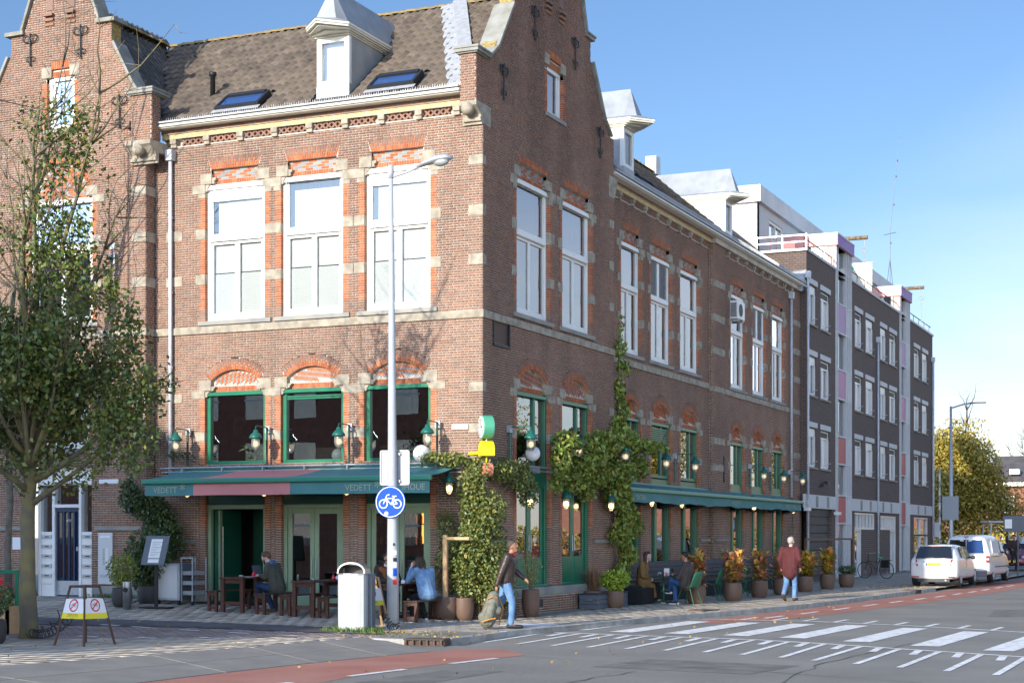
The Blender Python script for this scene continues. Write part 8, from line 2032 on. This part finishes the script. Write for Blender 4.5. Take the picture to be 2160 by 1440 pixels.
RIGHT = R(-66.1)     # facing along the picture to the right
# 1 walking man with backpack in his hand
w1 = person('man in brown leather jacket and blue jeans walking right with a bag in hand', (1.86, -2.95, .0), RIGHT,
    dict(pelvis=(0, 0, .93), chest=(0, .05, 1.24), neck=(0, .09, 1.45), head=(0, .14, 1.575), shl=(-.19, .04, 1.39), shr=(.19, .04, 1.39), ell=(-.25, .17, 1.12), elr=(.26, -.08, 1.09), wrl=(-.22, .36, .96), wrr=(.25, -.17, .84), hdr=(0, -.05, -1),
         hipl=(-.09, 0, .90), hipr=(.09, 0, .90), knl=(-.10, -.08, .50), knr=(.10, .13, .50), anl=(-.10, -.44, .26), anr=(.09, .10, .08), tol=(-.10, -.36, .06), tor=(.10, .25, .045)),
    'skin_mid', 'hair_short', dict(m='leather_brown', w=1.04, sl=1.08), dict(m='jeans', w=1.05), dict(m='black_rubber'), hair_style='cropped')
grown('shirt_collar', [([(-.07, .10, 1.44), (0, .17, 1.41), (.07, .10, 1.44)], [.03, .03, .03])], 'red_cloth', w1, .01)
bp_ = thing('backpack', 'olive grey travel backpack with orange trim carried low by the walking man', 'backpack', (1.86, -2.95, 0), RIGHT)
BQ = Vector((.27, -.25, 0))
grown('pack_body', [([BQ+V3(0, .02, .62), BQ+V3(0, -.02, .40), BQ+V3(0, -.10, .18)], [.12, .155, .165])], 'pack_olive', bp_, .012, [(BQ+V3(.02, .10, .36), .09), (BQ+V3(.02, -.18, .24), .10)])
grown('front_pocket', [([BQ+V3(.10, -.01, .45), BQ+V3(.12, -.07, .24)], [.085, .10])], 'pack_olive', bp_, .012)
MB().tube([BQ+V3(.11, .09, .60), BQ+V3(.15, .0, .63), BQ+V3(.11, -.10, .58)], .012, 6).build('trim', 'pack_orange', bp_); MB().tube([BQ+V3(.20, .06, .22), BQ+V3(.225, -.06, .20), BQ+V3(.19, -.20, .15)], .014, 6).build('trim', 'pack_orange', bp_)
MB().tube([BQ+V3(0, -.05, .70), BQ+V3(0, .04, .76), BQ+V3(0, .1, .70)], .012, 6).build('top_handle', 'black_cloth', bp_); MB().tube([BQ+V3(-.08, .12, .62), BQ+V3(-.1, .2, .4), BQ+V3(-.06, .12, .06)], .016, 6).build('strap', 'pack_orange', bp_)
for a in (-.12, .02): MB().lathe([(.028, -.012), (.028, .012)], (BQ.x+.05, BQ.y+a-.02, .03), 10, axis='x').build('wheel', 'car_trim', bp_)
# 2 man in maroon jacket seen from behind
person('grey haired man in a maroon jacket and light jeans walking away along the kerb', (3.66, 12.1, 0), R(-8),
    dict(pelvis=(0, 0, .94), chest=(0, .02, 1.27), neck=(0, .05, 1.48), head=(0, .09, 1.62), shl=(-.20, .0, 1.42), shr=(.20, .0, 1.42), ell=(-.29, -.03, 1.12), elr=(.29, -.04, 1.13), wrl=(-.27, .10, .90), wrr=(.24, .14, .94),
         hipl=(-.09, 0, .91), hipr=(.09, 0, .91), knl=(-.09, -.02, .50), knr=(.08, .16, .50), anl=(-.05, -.34, .18), anr=(.07, .14, .08), tol=(-.05, -.22, .05), tor=(.07, .30, .045)),
    'skin_pale', 'hair_grey', dict(m='maroon_cloth', w=1.18, len=.18, sl=1.2), dict(m='jeans', w=1.08), dict(m='shoe_brown'), hair_style='short', scale=1.0)
# seated pose helper
def seated(cross=False, lean=.06, sz=.46, arms=None, foot=.42):
    J = dict(pelvis=(0, 0, sz+.11), chest=(0, lean, sz+.45), neck=(0, lean+.06, sz+.66), head=(0, lean+.11, sz+.79), shl=(-.18, lean-.01, sz+.60), shr=(.18, lean-.01, sz+.60), hipl=(-.10, .02, sz+.08), hipr=(.10, .02, sz+.08),
             knl=(-.11, .43, sz+.06), knr=(.11, .43, sz+.06), anl=(-.11, foot, .08), anr=(.11, foot, .08), tol=(-.12, foot+.16, .045), tor=(.12, foot+.16, .045), ell=(-.25, lean+.10, sz+.33), elr=(.25, lean+.10, sz+.33), wrl=(-.18, lean+.33, sz+.25), wrr=(.18, lean+.33, sz+.25))
    J.update(arms or {}); return J
LEFT = R(90+24)
# 3 man at the laptop
person('young man with curly brown hair in an olive jacket working on a laptop', (-3.88, -1.95, gz(-3.9, -2)), R(86), seated(lean=.14, sz=.42, arms=dict(head=(0, .34, 1.17), neck=(0, .25, 1.06), chest=(0, .12, .84), shl=(-.18, .16, 1.0), shr=(.18, .16, 1.0), tilt=(0, .45, 1), ell=(-.22, .20, .76), elr=(.22, .20, .76), wrl=(-.10, .42, .80), wrr=(.10, .42, .80), hdl=(.1, 1, 0), hdr=(-.1, 1, 0),
    knl=(-.10, .46, .60), anl=(.10, .62, .30), tol=(.18, .74, .20), knr=(.12, .44, .48), anr=(.10, .22, .08), tor=(.11, .36, .045))), 'skin_pale', 'hair_light', dict(m='olive_cloth', w=1.06, len=.02), dict(m='jeans_dark'), dict(m='shoe_brown'), hair_style='curly', beard='hair_brown', hood='blue_cloth')
# 4 man in sheepskin jacket looking at the camera
person('bearded man in a brown sheepskin jacket seated and looking towards the street', (-1.72, -1.25, gz(-1.7, -1.2)), R(-128), seated(lean=.10, sz=.44, arms=dict(head=(.0, .20, 1.25), neck=(0, .14, 1.12), wrl=(-.14, .42, .80), wrr=(.05, .46, .80), ell=(-.27, .18, .76), elr=(.27, .18, .76), hdl=(.6, .8, 0), hdr=(-.6, .8, 0))),
    'skin_tan', 'hair_dark', dict(m='dark_suede', w=1.12, sl=1.12), dict(m='black_cloth'), dict(m='black_cloth'), hair_style='short', beard='hair_dark', collar='fleece', face=(-.46, .89))
_p = [o for o in COL.objects if o.name.startswith('person')][-1]
grown('jacket_yoke', [([(-.19, .085, 1.03), (-.07, .16, .98), (-.05, .19, .85)], [.085, .085, .07]), ([(.19, .085, 1.03), (.07, .16, .98), (.05, .19, .85)], [.085, .085, .07])], 'rust_suede', _p, .012)
# 5 woman in denim jacket, back turned
person('woman with brown hair in a pale denim jacket seated with her back turned', (-.55, -1.5, gz(-.5, -1.5)), R(62), seated(lean=.16, sz=.44, arms=dict(head=(-.02, .30, 1.20), neck=(0, .22, 1.08), tilt=(0, .25, 1), wrl=(-.12, .42, 1.10), ell=(-.22, .42, .82), hdl=(.1, -.1, 1), wrr=(.08, .50, .82), elr=(.26, .22, .74), hdr=(-.5, .8, 0), knr=(.10, .43, .50), anr=(.14, .30, .09), tor=(.18, .44, .05))),
    'skin_pale', 'hair_brown', dict(m='denim_pale', w=1.0, sl=1.12), dict(m='black_cloth', w=.9), dict(m='navy_cloth', sole='sign_white'), hair_style='bob')
# 6 woman in camel coat
person('long haired woman in a camel coat seated at the near end of the wall bench', (.40, 9.15, 0), R(-78), seated(lean=.05, sz=.44, arms=dict(wrl=(-.06, .24, .68), wrr=(.06, .25, .66), hdl=(.4, .3, -.6), hdr=(-.4, .3, -.6), ell=(-.22, .08, .72), elr=(.24, .06, .72))),
    'skin_pale', 'hair_brown', dict(m='camel_cloth', w=1.05, len=.25, sl=1.1, n='coat'), dict(m='black_cloth', w=.9), dict(m='navy_cloth', sole='sign_white'), hair_style='long', long_coat=[([(.1, .15, .48), (.15, .30, .45), (.16, .36, .20)], [.10, .10, .07]), ([(.12, .05, .45), (.18, .18, .25)], [.10, .08])])
# 7 man in tweed jacket
person('short haired man in dark tweed jacket and bright jeans sitting cross legged on green chair', (1.86, 8.52, 0), R(78), seated(lean=-.02, sz=.44, arms=dict(head=(0, .08, 1.25), neck=(0, .02, 1.11), tilt=(0, .12, 1), wrl=(-.05, .34, .76), wrr=(.05, .34, .76), ell=(-.25, .12, .70), elr=(.25, .12, .70), hdl=(.3, .8, .3), hdr=(-.3, .8, .3),
    knl=(-.06, .44, .63), anl=(.16, .62, .36), tol=(.22, .80, .36), knr=(.10, .43, .52), anr=(.10, .40, .09), tor=(.10, .56, .05))), 'skin_tan', 'hair_dark', dict(m='tweed', w=1.05, len=.04), dict(m='jeans_bright', w=.95), dict(m='navy_cloth', sole='sign_white'), hair_style='cropped')
ph_ = thing('mobile_phone', 'dark mobile phone held by the man in the tweed jacket', 'phone', (1.43, 8.62, .80), R(78)); MB().box(-.035, .035, -.006, .006, 0, .14).build('phone_case', 'ink', ph_, bevel=.003)
# 8 figure in dark clothes beyond the van, only the upper part shows
person('person in a dark coat and blue scarf riding past beyond the white van', (5.1, 50.5, 0), R(-150), dict(pelvis=(0, 0, 1.02), chest=(0, .05, 1.36), neck=(0, .09, 1.56), head=(0, .14, 1.69), shl=(-.21, .04, 1.50), shr=(.21, .04, 1.50), ell=(-.30, .12, 1.22), elr=(.30, .12, 1.22), wrl=(-.22, .36, 1.12), wrr=(.22, .36, 1.12),
         hipl=(-.09, 0, .98), hipr=(.09, 0, .98), knl=(-.12, .25, .66), knr=(.12, .30, .78), anl=(-.12, .10, .20), anr=(.12, .12, .38), tol=(-.12, .26, .16), tor=(.12, .28, .34)), 'skin_tan', 'hair_dark', dict(m='dark_suede', w=1.2, sl=1.2), dict(m='black_cloth'), dict(m='black_cloth'), vox=.02, hood='blue_cloth')
# ------------------------------------------------------------------ vehicles, front towards +y
def car(label, loc, rz, prof, paint, L_, Wd, cat='car', name='parked_car', kind='hatch', extras=None, wheel_r=.30, wb=(.72, 3.1)):
    """prof: list of (y, z_sill, z_belt, z_roof, half_width_low, half_width_belt, half_width_roof)"""
    t = thing(name, label, cat, loc, rz); V = []; n = 14
    def ring(y, zs, zb, zr, wl, wb_, wr):
        pts = [(wl*.90, zs), (wl, zs+.10), (wl*1.0, (zs+zb)/2), (wb_, zb-.02), (wb_*.985, zb+.02), (wr+(wb_-wr)*.35, zb+(zr-zb)*.55), (wr, zr-.07), (wr*.80, zr-.015), (wr*.4, zr+.01)]
        return [(x, y, z) for x, z in pts]+[(-x, y, z) for x, z in pts[::-1]]
    rings = [ring(*p) for p in prof]; k = len(rings[0]); mb = MB(); vs = [v for r in rings for v in r]; fs = []
    for i in range(len(rings)-1):
        for q in range(k): fs.append((i*k+q, i*k+(q+1) % k, (i+1)*k+(q+1) % k, (i+1)*k+q))
    fs += [tuple(range(k)), tuple(range((len(rings)-1)*k, len(rings)*k))[::-1]]; mb.add(vs, fs); bd = mb.build('body', paint, t, smooth=True)
    ss = bd.modifiers.new('subsurf', 'SUBSURF'); ss.levels = ss.render_levels = 2
    for yy in wb:
        for s in (-1, 1):
            w = thing('wheel', None, None, (s*(Wd/2-.12), yy, wheel_r)); adopt(w, t); w.parent = t; w.matrix_parent_inverse = Matrix.Identity(4)
            MB().lathe([(wheel_r*.66, -.10), (wheel_r*.95, -.105), (wheel_r, -.07), (wheel_r, .07), (wheel_r*.95, .105), (wheel_r*.66, .10)], (0, 0, 0), 26, axis='x', cap=False).build('tyre', 'tyre', w, smooth=True)
            rmb = MB(); rmb.lathe([(0, s*.085), (wheel_r*.66, s*.085), (wheel_r*.68, s*.10)], (0, 0, 0), 26, axis='x', cap=False)
            for q in range(5): a = q*2*math.pi/5; rmb.tube([(s*.095, 0, 0), (s*.10, wheel_r*.62*math.cos(a), wheel_r*.62*math.sin(a))], .03, 5)
            rmb.build('rim', 'galvanised', w)
            ar = MB(); 
            ar.lathe([(0, 0), (wheel_r*1.16, 0)], (s*(Wd/2-.001)-s*.0-(s*(Wd/2-.12)), 0, .02), 26, axis='x', cap=False); o = ar.build('wheel_arch', 'black_rubber', w)
            o.location = (-s*.045, 0, 0)
    if extras: extras(t)
    return t
def panel(t, name, pts, m, off=0, th=None): mb = MB(); mb.quad(*pts); o = mb.build(name, m, t); s_ = o.modifiers.new('solid', 'SOLIDIFY'); s_.thickness = .03; s_.offset = 0; return o
def hatch_extras(t):
    panel(t, 'rear_window', [(-.64, .085, .99), (.64, .085, .99), (.55, .33, 1.38), (-.55, .33, 1.38)], 'car_glass')
    MB().box(-.22, .02, .04, .1, 1.0, 1.02).build('wiper', 'car_trim', t); MB().box(-.16, .16, .34, .40, 1.385, 1.42).build('brake_light', 'tail_red', t)
    MB().box(-.60, .60, .30, .62, 1.41, 1.44).build('roof_spoiler', 'car_white', t, bevel=.02)
    MB().box(-.26, .26, -.012, .01, .72, .83).build('number_plate', 'plate_yellow', t); text_on('JH-121-F', .105, lambda a, b, c: (a, -.0135-c, b), .02, .775, 0, t, m='ink', world=False); MB().box(-.26, -.225, -.014, .0, .72, .83).build('plate_band', 'sign_blue', t)
    MB().box(-.38, .38, .0, .03, .86, .885).build('tailgate_trim', 'steel', t); MB().box(-.05, .05, .05, .09, .905, .935).build('badge', 'steel', t)
    for s in (-1, 1):
        mb = MB(); mb.add([(s*.50, .035, .72), (s*.72, .10, .70), (s*.79, .36, .82), (s*.77, .33, .96), (s*.56, .10, .95), (s*.50, .035, .72)][:5]+[(s*.50, .15, .72), (s*.72, .2, .70), (s*.79, .42, .82), (s*.77, .40, .96), (s*.56, .2, .95)], [(0, 1, 2, 3, 4), (5, 9, 8, 7, 6), (0, 5, 6, 1), (1, 6, 7, 2), (2, 7, 8, 3), (3, 8, 9, 4), (4, 9, 5, 0)]); o = mb.build('tail_light', 'tail_red', t, bevel=.01)
        o.location = (s*.035, -.05, 0); MB().box(*sorted((s*.56, s*.68)), -.03, .0, .79, .85).build('reversing_light', 'headlight', t)
        MB().box(*sorted((s*.50, s*.74)), -.05+.0, .02, .33, .36).build('reflector', 'tail_red', t)
        panel(t, 'side_window', [(s*.815, .75, 1.0), (s*.83, 1.5, .98), (s*.665, 1.55, 1.40), (s*.66, .95, 1.38)][::s], 'car_glass'); panel(t, 'side_window', [(s*.83, 1.56, .98), (s*.82, 2.45, .96), (s*.665, 2.0, 1.38), (s*.665, 1.61, 1.40)][::s], 'car_glass')
        MB().ball((s*.90, 2.35, 1.0), (.09, .06, .07), 10, 8).build('wing_mirror', 'car_trim', t, smooth=True)
        MB().box(*sorted((s*.835, s*.852)), 1.42, 1.56, .83, .86).build('door_handle', 'car_white', t); MB().box(*sorted((s*.838, s*.845)), 1.56, 1.57, .35, .95).build('door_gap', 'car_trim', t)
    MB().box(-.55, .55, .03, .10, .16, .26).build('rear_valance', 'car_trim', t); MB().tube([(.42, -.01, .22), (.42, .15, .22)], .03, 10).build('exhaust', 'steel', t)
car('white parked hatchback seen from behind, nearest car at the kerb', (5.22, 26.3, -.0), R(-3), [(.0, .30, .60, .70, .72, .74, .66), (.03, .26, .88, .93, .80, .79, .66), (.16, .22, .95, 1.02, .84, .82, .68), (.42, .22, .98, 1.40, .845, .82, .60), (.9, .22, .97, 1.46, .85, .82, .62), (1.6, .22, .95, 1.48, .85, .82, .63), (2.3, .22, .93, 1.42, .85, .81, .60), (2.75, .22, .92, 1.12, .85, .80, .60), (3.1, .22, .90, .98, .84, .78, .62), (3.6, .24, .80, .86, .80, .72, .5), (3.88, .30, .60, .68, .66, .6, .42)], 'car_white', 3.9, 1.70, extras=hatch_extras, wb=(.62, 3.12))
def van_extras(t):
    panel(t, 'rear_window', [(-.66, -.012, 1.12), (-.02, -.012, 1.12), (-.02, .03, 1.62), (-.60, .03, 1.62)], 'car_glass'); panel(t, 'rear_window', [(.02, -.012, 1.12), (.66, -.012, 1.12), (.60, .03, 1.62), (.02, .03, 1.62)], 'sky_glass')
    MB().box(-.006, .006, -.03, .0, .4, 1.7).build('door_gap', 'car_trim', t); MB().box(-.78, .78, -.12, .05, .24, .46).build('rear_bumper', 'bumper_grey', t, bevel=.03); MB().box(.03, .15, -.05, -.02, .86, .90).build('door_handle', 'car_trim', t)
    MB().box(-.09, .09, .02, .06, 1.72, 1.75).build('brake_light', 'tail_red', t); MB().box(-.26, .26, -.135, -.11, .52, .63).build('number_plate', 'plate_yellow', t) if False else None
    for s in (-1, 1):
        MB().box(*sorted((s*.74, s*.87)), -.035, .05, .78, 1.02).build('tail_light', 'tail_red', t, bevel=.012); MB().box(*sorted((s*.75, s*.865)), -.04, .0, .86, .93).build('reversing_light', 'headlight', t)
        panel(t, 'side_window', [(s*.885, 2.05, 1.12), (s*.88, 2.75, 1.1), (s*.76, 2.45, 1.58), (s*.765, 2.1, 1.60)][::s], 'car_glass'); panel(t, 'side_panel', [(s*.885, .5, 1.12), (s*.885, 1.9, 1.12), (s*.775, 1.9, 1.60), (s*.775, .65, 1.60)][::s], 'grey_white')
        MB().box(*sorted((s*.895, s*.91)), .9, 3.2, .58, .62).build('side_strip', 'car_trim', t); MB().box(*sorted((s*.89, s*.905)), .3, 1.9, .98, 1.0).build('door_rail', 'car_trim', t); MB().ball((s*.99, 2.75, 1.12), (.1, .06, .11), 10, 8).build('wing_mirror', 'car_trim', t, smooth=True)
car('white small delivery van parked in front of the hatchback', (5.62, 31.3, 0), R(-4), [(.0, .30, 1.05, 1.68, .80, .84, .66), (.05, .26, 1.08, 1.76, .87, .885, .70), (.5, .24, 1.08, 1.80, .895, .885, .72), (1.4, .24, 1.08, 1.82, .895, .885, .72), (2.3, .24, 1.07, 1.80, .895, .88, .71), (2.75, .24, 1.05, 1.55, .895, .88, .70), (3.25, .24, 1.04, 1.14, .89, .86, .66), (3.9, .26, .92, 1.0, .86, .80, .6), (4.35, .32, .70, .80, .72, .68, .5)], 'car_white', 4.4, 1.79, cat='van', name='parked_van', extras=van_extras, wheel_r=.32, wb=(.75, 3.45))
def red_extras(t):
    panel(t, 'windscreen', [(-.66, 2.95, .95), (.66, 2.95, .95), (.55, 2.35, 1.36), (-.55, 2.35, 1.36)][::-1], 'car_glass'); MB().box(-.26, .26, 4.02, 4.05, .42, .53).build('number_plate', 'plate_yellow', t); MB().box(-.3, .3, 3.98, 4.02, .60, .70).build('grille', 'car_trim', t)
    for s in (-1, 1): MB().ball((s*.60, 3.86, .68), (.15, .12, .09), 10, 8).build('headlight', 'headlight', t, smooth=True); MB().ball((s*.88, 2.5, .98), (.09, .05, .06), 8, 6).build('wing_mirror', 'car_trim', t, smooth=True)
RP = [(.0, .30, .60, .70, .72, .74, .66), (.16, .22, .92, 1.0, .84, .82, .68), (.5, .22, .95, 1.36, .845, .82, .60), (1.6, .22, .95, 1.42, .85, .82, .63), (2.3, .22, .93, 1.38, .85, .81, .60), (2.95, .22, .90, .99, .85, .80, .62), (3.7, .24, .78, .84, .80, .72, .5), (4.0, .30, .55, .62, .66, .6, .42)]
car('dark red car facing the viewer on the far road', (4.75, 57.0, 0), R(180), RP, 'car_red', 4.1, 1.70, extras=red_extras, wb=(.7, 3.2))
car('silver car behind the dark red one at the right edge', (6.6, 66.0, 0), R(180), RP, 'grey_white', 4.1, 1.70, extras=red_extras, wb=(.7, 3.2))
tr = thing('tractor', 'small white utility tractor with open cab beyond the white van', 'tractor', (3.2, 62.5, .2), R(-60)); MB().box(-.6, .6, -1.2, 1.2, .5, 1.15).build('chassis', 'bin_white', tr, bevel=.08); MB().box(-.4, .4, .9, 1.6, .9, 1.5).build('bonnet', 'bin_white', tr, bevel=.08)
mb = MB()
for x in (-.6, .6):
    for y in (-1.0, .6): mb.tube([(x, y, 1.1), (x*.85, y*.9, 2.3)], .05, 6)
mb.build('cab_frame', 'bin_white', tr); MB().box(-.6, .6, -1.1, .7, 2.28, 2.4).build('cab_roof', 'bin_white', tr, bevel=.04)
for x in (-.65, .65):
    for y in (-.8, 1.1): MB().lathe([(.45, -.12), (.45, .12)], (x, y, .40), 18, axis='x').build('wheel', 'tyre', tr)
# parked bicycle by the downpipe
bi = thing('bicycle', 'black city bicycle with a lime green saddle cover parked by the apartment block', 'bicycle', (1.25, 36.2, 0), R(70))
for y in (-.52, .52):
    w = thing('wheel', None, None); w.parent = bi; mb = MB(); mb.tube([(0, y+.335*math.cos(a), .345+.335*math.sin(a)) for a in [k*math.pi/12 for k in range(25)]], .018, 6, cap=False); mb.build('tyre', 'tyre', w, smooth=True); mb = MB()
    for k in range(10): a = k*math.pi/5; mb.tube([(0, y, .345), (0, y+.32*math.cos(a), .345+.32*math.sin(a))], .003, 3)
    mb.build('spokes', 'steel', w)
mb = MB(); mb.tube([(0, -.52, .345), (0, -.08, .30), (0, -.18, .80)], .015, 6); mb.tube([(0, -.08, .30), (0, .36, .78), (0, .33, 1.0)], .017, 6); mb.tube([(0, -.16, .68), (0, .36, .72)], .014, 6); mb.tube([(0, .36, .75), (0, .52, .345)], .014, 6); mb.tube([(0, -.52, .345), (0, -.17, .72)], .011, 6); mb.build('frame', 'iron', bi)
MB().tube([(-.28, .15, 1.05), (-.2, .3, 1.04), (.2, .3, 1.04), (.28, .15, 1.05)], .013, 6).build('handlebar', 'steel', bi); MB().ball((0, -.2, .86), (.09, .14, .05), 10, 6).build('saddle', 'leaf_lime_solid' if False else 'mint_paint', bi, smooth=True); MB().box(-.1, .1, -.72, -.35, .74, .77).build('carrier', 'iron', bi); MB().box(-.16, -.1, -.7, -.35, .45, .74).build('pannier', 'black_cloth', bi)
# far street furniture
sl = thing('street_lamp', 'slim grey street lamp with a long flat head rising beyond the parked cars', 'street lamp', (1.35, 55.8, 0)); MB().tube([(0, 0, -.1), (0, 0, 1.5), (0, 0, 8.6)], [.14, .13, .06], 10).build('pole', 'galvanised', sl, smooth=True); MB().tube([(0, 0, 8.5), (.7, .2, 8.72), (1.35, .35, 8.78)], .05, 6).build('arm', 'galvanised', sl); MB().box(.95, 1.75, .2, .5, 8.74, 8.80).build('lamp_head', 'board_grey', sl, bevel=.02)
MB().box(-.42, .42, -.17, -.15, 2.6, 3.85).build('sign_back', 'sign_grey', sl)
pk = thing('striped_pole', 'thin white and grey pole standing just left of the far street lamp', 'pole', (.1, 60, 0))
for k in range(14): MB().tube([(0, 0, .4*k), (0, 0, .4*k+.4)], .05, 8).build('pole_band', 'sign_white' if k % 2 == 0 else 'sign_grey', pk)
MB().box(-.3, .0, -.05, .05, 1.7, 2.5).build('signal_box', 'sign_white', pk)
sg = thing('parking_sign', 'blue grey square sign on a thin post at the right edge', 'sign', (6.25, 42.5, 0)); MB().tube([(0, 0, 0), (0, 0, 2.6)], .035, 8).build('post', 'board_grey', sg); MB().box(-.62, .28, -.05, -.02, 1.95, 2.65).build('sign_back', 'board_grey', sg, bevel=.02); MB().box(-.55, -.25, -.07, -.05, 2.1, 2.5).build('notice', 'sign_white', sg)
bc = thing('bicycle_row', 'tangle of parked bicycles at the far right edge beside the road', 'bicycles', (8.1, 44, 0)); mb = MB()
for k in range(5):
    for y in (0, 1.0): mb.tube([(k*.4-.2, y+.33*math.cos(a), .34+.33*math.sin(a)) for a in [q*math.pi/8 for q in range(17)]], .02, 4, cap=False)
    mb.tube([(k*.4-.2, 0, .34), (k*.4-.2, .5, .8), (k*.4-.2, 1, .34)], .02, 4)
tag(mb.build('bicycles', 'iron', bc), kind='stuff')
